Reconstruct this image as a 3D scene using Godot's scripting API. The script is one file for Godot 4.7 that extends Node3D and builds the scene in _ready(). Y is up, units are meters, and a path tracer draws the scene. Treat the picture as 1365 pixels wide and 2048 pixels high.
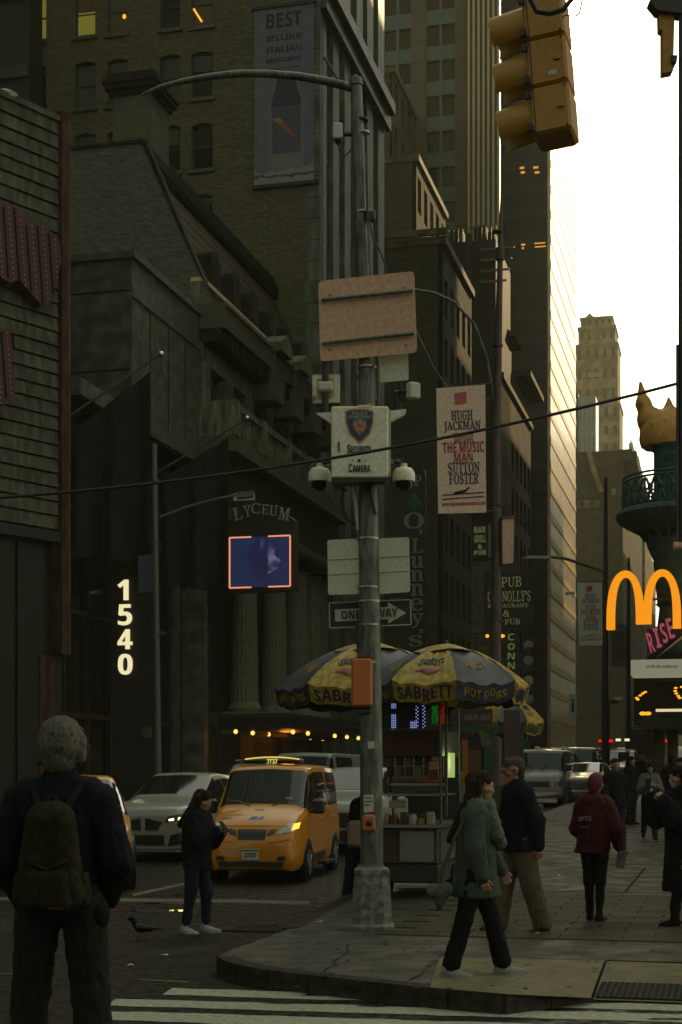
extends Node3D
# A canyon-like city side street early in the day, seen from the avenue corner.
const F := 3050.0      # focal length in photograph pixels
const HY := 1545.0     # row of the horizon
const CH := 1.75       # eye height
const TH := 0.2461     # the street runs this far to the right of the view axis
var SN := sin(TH)
var CS := cos(TH)
var M := {}
var T := {}
var taken := {}
var shared := {}
var rng := RandomNumberGenerator.new()
var folds := FastNoiseLite.new()

# ---------- places ----------
func P(px: float, py: float, z: float) -> Vector3:
	return Vector3((px - 682.5) / F * z, CH - (py - HY) / F * z, -z)

func G(px: float, py: float, h := 0.0) -> Vector3:     # a spot on the ground (or on a level h)
	return P(px, py, (CH - h) * F / (py - HY))

func st(a: float, b: float, y := 0.0) -> Vector3:      # a metres up the street, b to its right
	return Vector3(a * SN + b * CS, y, -(a * CS - b * SN))

func fa(px: float, b: float) -> float:                 # how far up the street a line at b is met
	var k := (px - 682.5) / F
	return -b * (CS + k * SN) / (SN - k * CS)

func fb(px: float, a: float) -> float:
	var k := (px - 682.5) / F
	return a * (k * CS - SN) / (CS + k * SN)

func hy(py: float, a: float, b: float) -> float:       # height of row py at (a, b)
	return CH - (py - HY) / F * (a * CS - b * SN)

func numbered(called: String) -> String:
	var n: int = taken.get(called, 0)
	taken[called] = n + 1
	return called if n == 0 else "%s_%03d" % [called, n]

func tag(o: Node, label: String, category: String, group := "") -> void:
	o.set_meta("label", label)
	o.set_meta("category", category)
	if group:
		o.set_meta("group", group)

func thing(called: String, label: String, category: String, at := Vector3.ZERO, turn := 0.0, group := "") -> Node3D:
	var o := Node3D.new()
	o.name = numbered(called)
	add_child(o)
	o.position = at
	o.rotation.y = turn
	tag(o, label, category, group)
	return o

func sthing(called: String, label: String, category: String, a: float, b: float, group := "") -> Node3D:
	return thing(called, label, category, st(a, b), -TH, group)

func copy(o: Node3D, label: String, at: Vector3, turn: float) -> Node3D:
	var c: Node3D = o.duplicate()
	c.name = numbered(String(o.name).rstrip("0123456789").rstrip("_"))
	add_child(c)
	c.position = at
	c.rotation.y = turn
	c.set_meta("label", label)
	return c

func put(parent: Node, called: String, mesh: Mesh, mat: Material, at := Transform3D()) -> MeshInstance3D:
	var o := MeshInstance3D.new()
	o.name = numbered(called) if parent == self else called
	o.mesh = mesh
	o.material_override = mat
	o.transform = at
	parent.add_child(o, true)
	return o

func part(parent: Node, called: String, mb: MB, mat: Material, crease := 0.0) -> MeshInstance3D:
	return put(parent, called, mb.mesh(crease), mat)

func ground_piece(called: String, mb: MB, mat: Material) -> MeshInstance3D:
	var o := part(self, called, mb, mat)
	o.set_meta("kind", "structure")
	return o

# ---------- meshes ----------
class MB:
	var v := PackedVector3Array()
	func tri(a: Vector3, b: Vector3, c: Vector3) -> void:
		v.append(a); v.append(b); v.append(c)
	func quad(a: Vector3, b: Vector3, c: Vector3, d: Vector3) -> void:
		tri(a, b, c); tri(a, c, d)
	func hexa(p: Array) -> void:      # 8 corners: bottom 0-3, top 4-7, the same way round
		quad(p[3], p[2], p[1], p[0]); quad(p[4], p[5], p[6], p[7])
		for i in 4:
			var j := (i + 1) % 4
			quad(p[i], p[j], p[j + 4], p[i + 4])
	func box(c: Vector3, s: Vector3, bas := Basis()) -> void:
		var h := s / 2.0
		var p := []
		for y in [-h.y, h.y]:
			for q in [[-1, -1], [1, -1], [1, 1], [-1, 1]]:
				p.append(c + bas * Vector3(q[0] * h.x, y, q[1] * h.z))
		hexa(p)
	func span(lo: Vector3, hi: Vector3) -> void:
		box((lo + hi) / 2.0, (hi - lo).abs())
	func bev(c: Vector3, s: Vector3, r: float, bas := Basis()) -> void:   # box with chamfered edges
		var h := s / 2.0
		var rings := []
		for q in [[-h.y, r], [-h.y + r, 0.0], [h.y - r, 0.0], [h.y, r]]:
			var x: float = h.x - q[1]
			var z: float = h.z - q[1]
			var ring := PackedVector3Array()
			for w in [[-x + r, -z], [x - r, -z], [x, -z + r], [x, z - r], [x - r, z], [-x + r, z], [-x, z - r], [-x, -z + r]]:
				ring.append(c + bas * Vector3(w[0], q[0], w[1]))
			rings.append(ring)
		grid(rings, true)
		fan(rings[0], true); fan(rings[3], false)
	func fan(r: PackedVector3Array, flip: bool) -> void:
		for i in range(1, r.size() - 1):
			if flip: tri(r[0], r[i + 1], r[i])
			else: tri(r[0], r[i], r[i + 1])
	func grid(rows: Array, closed := false) -> void:
		for i in rows.size() - 1:
			var a: PackedVector3Array = rows[i]
			var b: PackedVector3Array = rows[i + 1]
			var n := a.size()
			for j in (n if closed else n - 1):
				var k := (j + 1) % n
				quad(a[j], a[k], b[k], b[j])
	func tube(path: Array, rad, sides := 8, caps := true) -> void:
		var rings := []
		var up := Vector3.UP
		for i in path.size():
			var d: Vector3 = (path[mini(i + 1, path.size() - 1)] - path[maxi(i - 1, 0)]).normalized()
			if absf(d.dot(up)) > 0.95: up = Vector3.RIGHT if absf(d.x) < 0.8 else Vector3.FORWARD
			var x := d.cross(up).normalized()
			var y := x.cross(d).normalized()
			up = y
			var r: float = rad[i] if rad is Array else rad
			var ring := PackedVector3Array()
			for j in sides:
				var t := TAU * j / sides
				ring.append(path[i] + x * cos(t) * r + y * sin(t) * r)
			rings.append(ring)
		grid(rings, true)
		if caps:
			fan(rings[0], true); fan(rings[-1], false)
	func lathe(prof: Array, sides := 16, at := Transform3D()) -> void:    # [r, y] pairs
		var rings := []
		for q in prof:
			var ring := PackedVector3Array()
			for j in sides:
				var t := TAU * j / sides
				ring.append(at * Vector3(cos(t) * q[0], q[1], sin(t) * q[0]))
			rings.append(ring)
		grid(rings, true)
		fan(rings[0], true); fan(rings[-1], false)
	func ball(c: Vector3, r: Vector3, sides := 10, rows := 7) -> void:
		var prof := []
		for i in rows + 1:
			var t := PI * i / rows
			prof.append([maxf(sin(t), 0.01), -cos(t)])
		lathe(prof, sides, Transform3D(Basis.from_scale(r), c))
	func prism(poly: PackedVector2Array, depth: float, at := Transform3D()) -> void:   # outline in x, y; from z = 0 to depth
		var id := Geometry2D.triangulate_polygon(poly)
		for i in range(0, id.size(), 3):
			var a := poly[id[i]]
			var b := poly[id[i + 1]]
			var c := poly[id[i + 2]]
			if (b - a).cross(c - a) > 0:
				var w := b
				b = c
				c = w
			tri(at * Vector3(a.x, a.y, depth), at * Vector3(b.x, b.y, depth), at * Vector3(c.x, c.y, depth))
			tri(at * Vector3(c.x, c.y, 0), at * Vector3(b.x, b.y, 0), at * Vector3(a.x, a.y, 0))
		var flip := Geometry2D.is_polygon_clockwise(poly)
		for i in poly.size():
			var p := poly[i]
			var q := poly[(i + 1) % poly.size()]
			if flip:
				var w := p
				p = q
				q = w
			quad(at * Vector3(p.x, p.y, 0), at * Vector3(p.x, p.y, depth), at * Vector3(q.x, q.y, depth), at * Vector3(q.x, q.y, 0))
	func wall(o: Vector3, u: Vector3, n: Vector3, w: float, h: float, holes: Array, depth: float) -> void:   # a wall face with window openings; n points outwards
		var xs := [0.0, w]
		var ys := [0.0, h]
		for r: Rect2 in holes:
			for x in [r.position.x, r.end.x]:
				if x > 0.0 and x < w: xs.append(x)
			for y in [r.position.y, r.end.y]:
				if y > 0.0 and y < h: ys.append(y)
		xs.sort(); ys.sort()
		var V := Vector3.UP
		for j in ys.size() - 1:
			if ys[j + 1] - ys[j] < 1e-4: continue
			var from := -1.0
			for i in xs.size() - 1:
				var mid := Vector2((xs[i] + xs[i + 1]) / 2.0, (ys[j] + ys[j + 1]) / 2.0)
				var open := false
				for r: Rect2 in holes:
					if r.has_point(mid):
						open = true
						break
				if not open and from < 0.0: from = xs[i]
				if from >= 0.0 and (open or i == xs.size() - 2):
					var to: float = xs[i] if open else xs[i + 1]
					quad(o + u * from + V * ys[j], o + u * from + V * ys[j + 1], o + u * to + V * ys[j + 1], o + u * to + V * ys[j])
					from = -1.0
		for r: Rect2 in holes:
			var a := o + u * r.position.x + V * r.position.y
			var b := o + u * r.end.x + V * r.position.y
			var c := o + u * r.end.x + V * r.end.y
			var d := o + u * r.position.x + V * r.end.y
			var q := -n * depth
			quad(a, b, b + q, a + q); quad(b, c, c + q, b + q); quad(c, d, d + q, c + q); quad(d, a, a + q, d + q)
	func mesh(crease := 0.0) -> ArrayMesh:
		var n := v.size() / 3
		var fn := PackedVector3Array()
		fn.resize(n)
		for i in n:
			fn[i] = (v[i * 3 + 2] - v[i * 3]).cross(v[i * 3 + 1] - v[i * 3])
		var nn := PackedVector3Array()
		nn.resize(v.size())
		if crease <= 0.0:
			for i in n:
				var d := fn[i].normalized()
				nn[i * 3] = d; nn[i * 3 + 1] = d; nn[i * 3 + 2] = d
		else:
			var at := {}
			for i in v.size():
				var key := Vector3i((v[i] * 4000.0).round())
				if at.has(key): at[key].append(i / 3)
				else: at[key] = [i / 3]
			var lim := cos(deg_to_rad(crease))
			for i in v.size():
				var own := fn[i / 3].normalized()
				var s := Vector3.ZERO
				for f: int in at[Vector3i((v[i] * 4000.0).round())]:
					if fn[f].normalized().dot(own) > lim: s += fn[f]
				nn[i] = s.normalized() if s.length_squared() > 1e-20 else own
		var arr := []
		arr.resize(Mesh.ARRAY_MAX)
		arr[Mesh.ARRAY_VERTEX] = v
		arr[Mesh.ARRAY_NORMAL] = nn
		var am := ArrayMesh.new()
		if v.size(): am.add_surface_from_arrays(Mesh.PRIMITIVE_TRIANGLES, arr)
		return am

func boxes(parent: Node, called: String, mat: Material, list: Array) -> MeshInstance3D:    # [centre, size] pairs
	var mb := MB.new()
	for q in list:
		mb.box(q[0], q[1])
	return part(parent, called, mb, mat)

func unit(key: String, make: Callable, crease := 0.0) -> Mesh:     # a mesh that alike pieces share
	if not shared.has(key):
		var mb := MB.new()
		make.call(mb)
		shared[key] = mb.mesh(crease)
	return shared[key]

func ubox(s: Vector3) -> Mesh:
	return unit("box%s" % s, func(mb): mb.box(Vector3.ZERO, s))

func rounded(w: float, h: float, r: float, n := 4) -> PackedVector2Array:
	var out := PackedVector2Array()
	for q in [[w / 2 - r, h / 2 - r, 0.0], [-w / 2 + r, h / 2 - r, 0.25], [-w / 2 + r, -h / 2 + r, 0.5], [w / 2 - r, -h / 2 + r, 0.75]]:
		for i in n + 1:
			var t: float = TAU * (q[2] + 0.25 * i / n)
			out.append(Vector2(q[0] + cos(t) * r, q[1] + sin(t) * r))
	return out

func uvsheet(w: float, h: float, at := Transform3D(), nx := 1) -> ArrayMesh:   # a printed sheet, facing +z, with a back 4 mm behind
	var s := SurfaceTool.new()
	s.begin(Mesh.PRIMITIVE_TRIANGLES)
	for side in 2:
		for i in nx:
			var q := []
			for c in [[i, 0], [i, 1], [i + 1, 1], [i + 1, 0]]:
				var u: float = float(c[0]) / nx
				var p := Vector3((u - 0.5) * w, (c[1] - 0.5) * h, -0.004 * side)
				q.append([at * p, Vector2(u, 1.0 - c[1])])
			for k in [0, 1, 2, 0, 2, 3]:
				s.set_uv(q[k][1])
				s.add_vertex(q[k][0])
	s.generate_normals()
	return s.commit()

func lettering(parent: Node, words: String, mat: Material, at: Transform3D, w: float, h: float, depth := 0.01, font := "Droid Sans", bold := true, called := "lettering") -> MeshInstance3D:
	var t := TextMesh.new()
	var f := SystemFont.new()
	f.font_names = PackedStringArray([font])
	f.font_weight = 700 if bold else 400
	t.font = f
	t.text = words
	t.font_size = 48
	t.pixel_size = 0.02
	t.curve_step = 2.0
	t.depth = 0.1
	var box := t.get_aabb()
	var sc := Vector3(w / maxf(box.size.x, 1e-3), h / maxf(box.size.y, 1e-3), depth / 0.1)
	var c := box.get_center()
	var local := Transform3D(Basis.from_scale(sc), Vector3(-c.x * sc.x, -c.y * sc.y, -c.z * sc.z))
	return put(parent, called, t, mat, at * local)

# ---------- materials ----------
func noise_tex(key: String, kind: int, freq: float, lo: float, hi: float, oct := 4, size := 512, sd := 1, mid := 0.5) -> void:
	var n := FastNoiseLite.new()
	n.noise_type = kind
	n.frequency = freq
	n.fractal_octaves = oct
	n.seed = sd
	var t := NoiseTexture2D.new()
	t.width = size
	t.height = size
	t.seamless = true
	t.noise = n
	var g := Gradient.new()
	g.set_color(0, Color(lo, lo, lo))
	g.set_color(1, Color(hi, hi, hi))
	g.add_point(mid, Color((lo + hi) / 2.0, (lo + hi) / 2.0, (lo + hi) / 2.0))
	t.color_ramp = g
	T[key] = t

func lin(r: float, g: float, b: float) -> Color:
	return Color(r, g, b).linear_to_srgb()

func mk(key: String, c: Color, rough := 0.8, metal := 0.0, tex := "", sc := Vector3.ONE, bump := "", bsc := 1.0, local := false) -> StandardMaterial3D:
	var m := StandardMaterial3D.new()
	m.resource_name = key
	m.albedo_color = c
	m.roughness = rough
	m.metallic = metal
	m.cull_mode = BaseMaterial3D.CULL_DISABLED
	if rough >= 0.65 and metal == 0.0: m.metallic_specular = 0.2
	if tex or bump:
		m.uv1_triplanar = true
		m.uv1_world_triplanar = not local
		m.uv1_scale = sc
		if tex: m.albedo_texture = T[tex]
		if bump:
			m.heightmap_enabled = true
			m.heightmap_texture = T[bump]
			m.heightmap_scale = bsc
	M[key] = m
	return m

func glow(key: String, c: Color, e: float) -> StandardMaterial3D:
	var m := mk(key, Color(0.02, 0.02, 0.02), 0.5)
	m.emission_enabled = true
	m.emission = c
	m.emission_energy_multiplier = e
	return m

func masonry(key: String, bw: int, bh: int, joint: float, vary: float) -> void:     # courses too fine to tell apart
	var im := Image.create(256, 256, false, Image.FORMAT_RGB8)
	var r := RandomNumberGenerator.new()
	r.seed = 5
	var rows := 256 / bh
	var tones := {}
	for y in 256:
		var row := y / bh
		for x in 256:
			var xx := (x + (bw / 2 if row % 2 else 0)) % 256
			var id := Vector2i(xx / bw, row % rows)
			if not tones.has(id): tones[id] = 1.0 - r.randf() * vary
			var t: float = tones[id] * (0.94 + 0.06 * r.randf())
			if xx % bw == 0 or y % bh == 0: t *= joint
			im.set_pixel(x, y, Color(t, t, t))
	T[key] = ImageTexture.create_from_image(im)

func materials() -> void:
	noise_tex("grime", FastNoiseLite.TYPE_SIMPLEX_SMOOTH, 0.012, 0.42, 1.0, 5)
	noise_tex("blotch", FastNoiseLite.TYPE_SIMPLEX_SMOOTH, 0.03, 0.72, 1.0, 4, 512, 7)
	noise_tex("fine", FastNoiseLite.TYPE_SIMPLEX, 0.12, 0.6, 1.0, 3, 512, 3)
	noise_tex("grain", FastNoiseLite.TYPE_SIMPLEX, 0.3, 0.5, 1.0, 2, 512, 4)
	noise_tex("faint", FastNoiseLite.TYPE_SIMPLEX_SMOOTH, 0.02, 0.84, 1.0, 5, 512, 17)
	noise_tex("relief", FastNoiseLite.TYPE_SIMPLEX, 0.08, 0.0, 1.0, 4, 512, 9)
	noise_tex("gloss", FastNoiseLite.TYPE_SIMPLEX_SMOOTH, 0.006, 0.30, 0.98, 2, 512, 21)
	noise_tex("damp", FastNoiseLite.TYPE_SIMPLEX_SMOOTH, 0.006, 0.52, 1.0, 5, 512, 23)
	masonry("brick", 16, 6, 0.62, 0.22)
	masonry("ashlar", 64, 32, 0.7, 0.14)
	var W := Vector3(1, 1, 1)
	# ground
	var asph := mk("asphalt", lin(0.054, 0.048, 0.032), 1.0, 0.0, "fine", W * 1.7, "grain", 0.12)
	asph.roughness_texture = T["gloss"]
	asph.detail_enabled = true
	asph.detail_albedo = T["grime"]
	asph.detail_blend_mode = BaseMaterial3D.BLEND_MODE_MUL
	asph.detail_uv_layer = BaseMaterial3D.DETAIL_UV_1
	var conc := mk("concrete", lin(0.215, 0.185, 0.110), 0.9, 0.0, "fine", W * 1.1, "grain", 0.15)
	conc.roughness_texture = T["damp"]
	var cd := mk("concrete_dark", lin(0.064, 0.056, 0.034), 0.98, 0.0, "grime", W * 0.5, "grain", 0.06)
	cd.roughness_texture = T["damp"]
	cd.metallic_specular = 0.46
	mk("paver", lin(0.066, 0.057, 0.037), 0.72, 0.0, "blotch", W * 0.8, "grain", 0.3)
	mk("paver_pale", lin(0.075, 0.065, 0.041), 0.7, 0.0, "blotch", W * 0.8, "grain", 0.3)
	mk("paver_dark", lin(0.053, 0.047, 0.031), 0.65, 0.0, "blotch", W * 0.8, "grain", 0.3)
	mk("joint", lin(0.02, 0.019, 0.015), 0.9)
	mk("kerb", lin(0.06, 0.055, 0.042), 0.7, 0.0, "grime", W * 1.4, "grain", 0.4)
	mk("road_paint", lin(0.36, 0.37, 0.29), 0.7, 0.0, "blotch", Vector3(0.9, 0.9, 0.9), "grain", 0.3)
	mk("road_paint_worn", lin(0.24, 0.23, 0.16), 0.7, 0.0, "grime", W * 2.0)
	mk("iron", lin(0.02, 0.02, 0.018), 0.5, 0.6, "fine", W * 3.0)
	mk("tactile", lin(0.055, 0.05, 0.04), 0.7, 0.0, "blotch", W * 2.0)
	# buildings
	mk("siding", lin(0.165, 0.172, 0.118), 0.75, 0.0, "grime", Vector3(0.7, 0.14, 0.7))
	mk("siding_gap", lin(0.015, 0.016, 0.013), 0.9)
	mk("rust_pillar", lin(0.125, 0.07, 0.045), 0.7, 0.0, "grime", Vector3(0.8, 0.15, 0.8))
	mk("sign_red", lin(0.075, 0.012, 0.014), 0.5, 0.0, "blotch", W)
	mk("bulb_dim", lin(0.30, 0.16, 0.12), 0.3)
	mk("dark_glass", lin(0.008, 0.008, 0.007), 0.08)
	mk("dark_panel", lin(0.012, 0.012, 0.010), 0.45, 0.0, "blotch", W * 0.5)
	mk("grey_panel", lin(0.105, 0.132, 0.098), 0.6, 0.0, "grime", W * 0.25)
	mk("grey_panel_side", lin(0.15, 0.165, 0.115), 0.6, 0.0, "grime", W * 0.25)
	mk("trim_grey", lin(0.14, 0.14, 0.10), 0.6, 0.0, "grime", W * 0.4)
	mk("party_brick", lin(0.165, 0.182, 0.135), 0.9, 0.0, "brick", Vector3(0.28, 0.28, 0.28), "brick", 0.6)
	mk("limestone", lin(0.27, 0.27, 0.175), 0.8, 0.0, "grime", Vector3(0.6, 0.12, 0.6), "fine", 0.6)
	mk("limestone_dark", lin(0.115, 0.112, 0.075), 0.85, 0.0, "ashlar", W * 0.38, "ashlar", 1.2)
	mk("limestone_darkest", lin(0.05, 0.05, 0.034), 0.85, 0.0, "grime", W * 0.4, "fine", 0.8)  # darkest of the three limestone tones
	mk("sunlit_edge", lin(0.55, 0.43, 0.20), 0.6)  # sun highlight of the parapet edge, put into the colour
	mk("copper_roof", lin(0.034, 0.040, 0.033), 0.8, 0.0, "grime", W * 0.4)
	mk("roof_tile", lin(0.155, 0.125, 0.068), 0.8, 0.0, "grime", W * 0.5)
	mk("buff_brick", lin(0.172, 0.165, 0.098), 0.9, 0.0, "brick", W * 0.22, "brick", 0.6)
	mk("green_pier", lin(0.19, 0.225, 0.155), 0.6, 0.0, "grime", Vector3(0.3, 0.08, 0.3))
	mk("green_recess", lin(0.10, 0.125, 0.092), 0.5, 0.0, "grime", W * 0.2)
	mk("window_frame", lin(0.03, 0.032, 0.026), 0.6)
	mk("pane", lin(0.010, 0.011, 0.009), 0.06)
	mk("pane_blind", lin(0.055, 0.065, 0.05), 0.15)
	mk("brown_brick", lin(0.085, 0.080, 0.048), 0.9, 0.0, "brick", W * 0.15, "brick", 0.6)
	mk("tan_stone", lin(0.20, 0.165, 0.09), 0.75, 0.0, "grime", W * 0.15)
	mk("tower_stone", lin(0.125, 0.105, 0.070), 0.7, 0.0, "ashlar", W * 0.06)
	mk("spandrel", lin(0.075, 0.115, 0.095), 0.35, 0.0, "blotch", W * 0.1)
	mk("fin_sunlit", lin(0.36, 0.29, 0.14), 0.5, 0.1)  # gold of the sunlight is put into the fin colour
	mk("fin_back", lin(0.06, 0.075, 0.055), 0.4)
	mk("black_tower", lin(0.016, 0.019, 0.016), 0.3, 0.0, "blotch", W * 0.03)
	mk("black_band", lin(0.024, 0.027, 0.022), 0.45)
	mk("bright_facade", lin(0.90, 0.72, 0.44), 0.28, 0.5, "blotch", W * 0.02)  # low sun on the tower face is put into this pale gold
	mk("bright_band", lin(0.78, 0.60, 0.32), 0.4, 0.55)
	mk("far_brown", lin(0.080, 0.060, 0.034), 0.9, 0.0, "grime", W * 0.05)
	mk("far_tower", lin(0.36, 0.27, 0.15), 0.9, 0.0, "grime", W * 0.04)
	mk("far_grey", lin(0.34, 0.31, 0.24), 0.9, 0.0, "grime", W * 0.05)
	mk("far_glass", lin(0.23, 0.25, 0.23), 0.3, 0.3, "ashlar", W * 0.05)
	mk("far_dark", lin(0.035, 0.030, 0.022), 0.7)
	# street furniture
	mk("galv", lin(0.19, 0.215, 0.17), 0.5, 0.35, "grime", Vector3(2.0, 0.5, 2.0))
	mk("patch_asphalt", lin(0.040, 0.036, 0.026), 0.75, 0.0, "fine", W * 2.0)
	mk("gum", lin(0.035, 0.031, 0.024), 0.8)
	mk("litter", lin(0.40, 0.37, 0.28), 0.8)
	mk("pole_dim", lin(0.065, 0.085, 0.075), 0.6, 0.1)
	mk("galv_base", lin(0.27, 0.29, 0.23), 0.55, 0.1, "grime", W * 1.6, "relief", 0.5)
	mk("steel_strap", lin(0.33, 0.30, 0.25), 0.35, 0.7)
	mk("dark_metal", lin(0.022, 0.024, 0.022), 0.5, 0.3)
	mk("sign_back", lin(0.60, 0.385, 0.27), 0.7, 0.0, "faint", W * 1.3)
	mk("sign_pale", lin(0.50, 0.52, 0.40), 0.6, 0.0, "faint", W * 2.0)
	mk("box_white", lin(0.72, 0.71, 0.56), 0.5, 0.0, "faint", W * 1.5)
	mk("plastic_grey", lin(0.40, 0.41, 0.34), 0.5)
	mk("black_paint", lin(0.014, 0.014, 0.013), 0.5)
	mk("ink", lin(0.018, 0.020, 0.026), 0.7)
	mk("ink_navy", lin(0.022, 0.030, 0.070), 0.7)
	mk("ink_red", lin(0.28, 0.040, 0.050), 0.7)
	mk("ink_pink", lin(0.40, 0.10, 0.12), 0.7)
	mk("banner_cream", lin(0.74, 0.55, 0.42), 0.85, 0.0, "faint", W * 1.2)
	mk("banner_grey", lin(0.66, 0.66, 0.58), 0.85, 0.0, "faint", W * 1.2)
	mk("shield_blue", lin(0.022, 0.034, 0.085), 0.6)
	mk("shield_pale", lin(0.10, 0.14, 0.20), 0.6)
	mk("shield_orange", lin(0.42, 0.17, 0.03), 0.6)
	mk("signal_yellow", lin(0.46, 0.225, 0.016), 0.5, 0.0, "blotch", W * 2.2)
	mk("signal_orange", lin(0.50, 0.135, 0.025), 0.55, 0.0, "faint", W * 3.0)
	mk("visor_inside", lin(0.01, 0.012, 0.012), 0.5)
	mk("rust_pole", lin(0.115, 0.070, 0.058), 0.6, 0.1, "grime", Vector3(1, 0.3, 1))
	mk("wire", lin(0.006, 0.006, 0.006), 0.6)
	mk("flag_black", lin(0.030, 0.026, 0.028), 0.85, 0.0, "blotch", W)
	mk("flag_ink", lin(0.034, 0.034, 0.031), 0.8)
	mk("street_blue", lin(0.022, 0.032, 0.065), 0.6)
	mk("pale_letter", lin(0.30, 0.30, 0.22), 0.6)
	mk("sign_green", lin(0.010, 0.045, 0.018), 0.5)
	mk("shamrock", lin(0.010, 0.11, 0.035), 0.5)
	mk("patina", lin(0.065, 0.165, 0.14), 0.6, 0.2, "grime", W * 0.6)
	mk("flame_gold", lin(0.62, 0.30, 0.05), 0.5, 0.1, "blotch", W * 0.8)
	glow("pink_sign", Color(0.85, 0.40, 0.50), 0.42)
	# cart
	mk("umbrella_yellow", lin(0.54, 0.355, 0.010), 0.6, 0.0, "grime", W * 1.4).backlight_enabled = true
	M.umbrella_yellow.backlight = Color(0.25, 0.25, 0.25)
	mk("umbrella_blue", lin(0.042, 0.052, 0.086), 0.5, 0.0, "grime", W * 1.4)
	mk("sausage", lin(0.20, 0.055, 0.035), 0.6)
	mk("stainless", lin(0.30, 0.30, 0.27), 0.28, 0.85, "faint", W * 2.0)
	mk("stainless_dull", lin(0.16, 0.16, 0.14), 0.45, 0.6, "grime", W * 2.0)
	mk("cart_green", lin(0.008, 0.040, 0.013), 0.5)
	mk("rubber", lin(0.010, 0.010, 0.010), 0.8)
	mk("wood_orange", lin(0.24, 0.085, 0.022), 0.7)
	for q in [["food_red", 0.12, 0.018, 0.014], ["food_yellow", 0.2, 0.12, 0.02], ["food_green", 0.02, 0.07, 0.02], ["food_white", 0.25, 0.25, 0.2], ["food_brown", 0.045, 0.025, 0.015]]:
		mk(q[0], lin(q[1], q[2], q[3]), 0.4)
	# vehicles
	for q in [["taxi_paint", 0.44, 0.168, 0.004], ["silver_paint", 0.24, 0.235, 0.205], ["white_paint", 0.24, 0.25, 0.22], ["black_car", 0.010, 0.010, 0.010], ["green_car", 0.03, 0.04, 0.035], ["van_paint", 0.22, 0.21, 0.165]]:
		var c := mk(q[0], lin(q[1], q[2], q[3]), 0.38, 0.0)
		c.clearcoat_enabled = true
		c.clearcoat = 0.5
		c.metallic_specular = 0.3
		c.clearcoat_roughness = 0.06
	mk("car_glass", lin(0.010, 0.012, 0.011), 0.04)
	mk("car_trim", lin(0.010, 0.010, 0.010), 0.45)
	mk("chrome", lin(0.6, 0.6, 0.58), 0.15, 1.0)
	mk("rim_metal", lin(0.22, 0.22, 0.2), 0.35, 0.8)
	mk("lamp_glass", lin(0.24, 0.25, 0.24), 0.1, 0.3)
	mk("plate", lin(0.42, 0.40, 0.32), 0.5)
	mk("plate_blue", lin(0.05, 0.09, 0.17), 0.5)
	glow("lamp_amber", Color(1.0, 0.60, 0.16), 4.0)
	glow("lamp_amber_dim", Color(0.9, 0.5, 0.12), 0.5)
	glow("lamp_warm", Color(1.0, 0.93, 0.55), 6.0)
	glow("lamp_red", Color(1.0, 0.05, 0.03), 1.2)
	glow("led_white", Color(0.62, 0.68, 1.0), 1.0)
	glow("led_green", Color(0.03, 0.75, 0.16), 0.35)
	glow("led_red", Color(1.0, 0.10, 0.05), 0.45)
	glow("digit_glow", Color(1.0, 0.95, 0.74), 0.95)
	glow("bulb_warm", Color(1.0, 0.80, 0.38), 1.7)
	glow("bulb_far", Color(1.0, 0.70, 0.16), 1.3)
	glow("arch_glow", Color(0.98, 0.60, 0.07), 1.05)
	glow("screen_edge", Color(0.98, 0.62, 0.44), 1.0)
	glow("window_yellow", Color(0.80, 0.78, 0.30), 0.22)
	glow("window_orange", Color(0.95, 0.64, 0.24), 0.9)
	glow("window_dim", Color(0.55, 0.5, 0.25), 0.055)
	glow("tube_orange", Color(1.0, 0.72, 0.20), 1.3)
	glow("taxi_roof_light", Color(1.0, 0.92, 0.42), 0.85)
	glow("pub_letter", Color(0.78, 0.80, 0.50), 0.16)
	glow("griddle_light", Color(0.85, 0.95, 0.55), 0.5)
	glow("doorway_glow", Color(1.0, 0.42, 0.10), 0.035)
	glow("fascia_glow", Color(0.80, 0.79, 0.66), 0.36)  # glow added to brighten the white board
	glow("soffit", Color(1.0, 0.93, 0.72), 0.8)
	glow("tail_white", Color(1.0, 0.95, 0.75), 1.0)
	# people
	mk("skin", lin(0.30, 0.165, 0.105), 0.55)
	mk("skin_warm", lin(0.27, 0.12, 0.075), 0.55)
	for q in [["hair_grey", 0.23, 0.215, 0.165], ["hair_brown", 0.050, 0.028, 0.018], ["hair_dark", 0.022, 0.012, 0.009], ["hair_grizzled", 0.12, 0.105, 0.08]]:
		mk(q[0], lin(q[1], q[2], q[3]), 0.7, 0.0, "fine", Vector3(9, 2, 9), "grain", 1.2)
	for q in [["cloth_black", 0.012, 0.012, 0.013], ["cloth_navy", 0.011, 0.013, 0.019], ["cloth_jeans", 0.018, 0.022, 0.034], ["cloth_trouser", 0.024, 0.024, 0.020], ["cloth_olive", 0.030, 0.027, 0.013], ["cloth_green", 0.072, 0.098, 0.078], ["cloth_khaki", 0.135, 0.110, 0.068], ["cloth_maroon", 0.085, 0.020, 0.024], ["cloth_beanie", 0.19, 0.035, 0.07], ["cloth_greyhood", 0.15, 0.15, 0.145], ["cloth_scarf", 0.14, 0.145, 0.115], ["shoe_white", 0.44, 0.46, 0.42], ["shoe_grey", 0.36, 0.40, 0.36], ["shoe_black", 0.012, 0.012, 0.012], ["shoe_brown", 0.070, 0.024, 0.018], ["strap_tan", 0.11, 0.095, 0.07], ["bag_pink", 0.30, 0.21, 0.16], ["bag_trim", 0.12, 0.032, 0.012]]:
		var c := mk(q[0], lin(q[1], q[2], q[3]), 0.85, 0.0, "fine", W * 5.0, "grain", 0.35)
	mk("phone", lin(0.02, 0.025, 0.035), 0.15)
	mk("paper", lin(0.16, 0.17, 0.19), 0.7)
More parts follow.
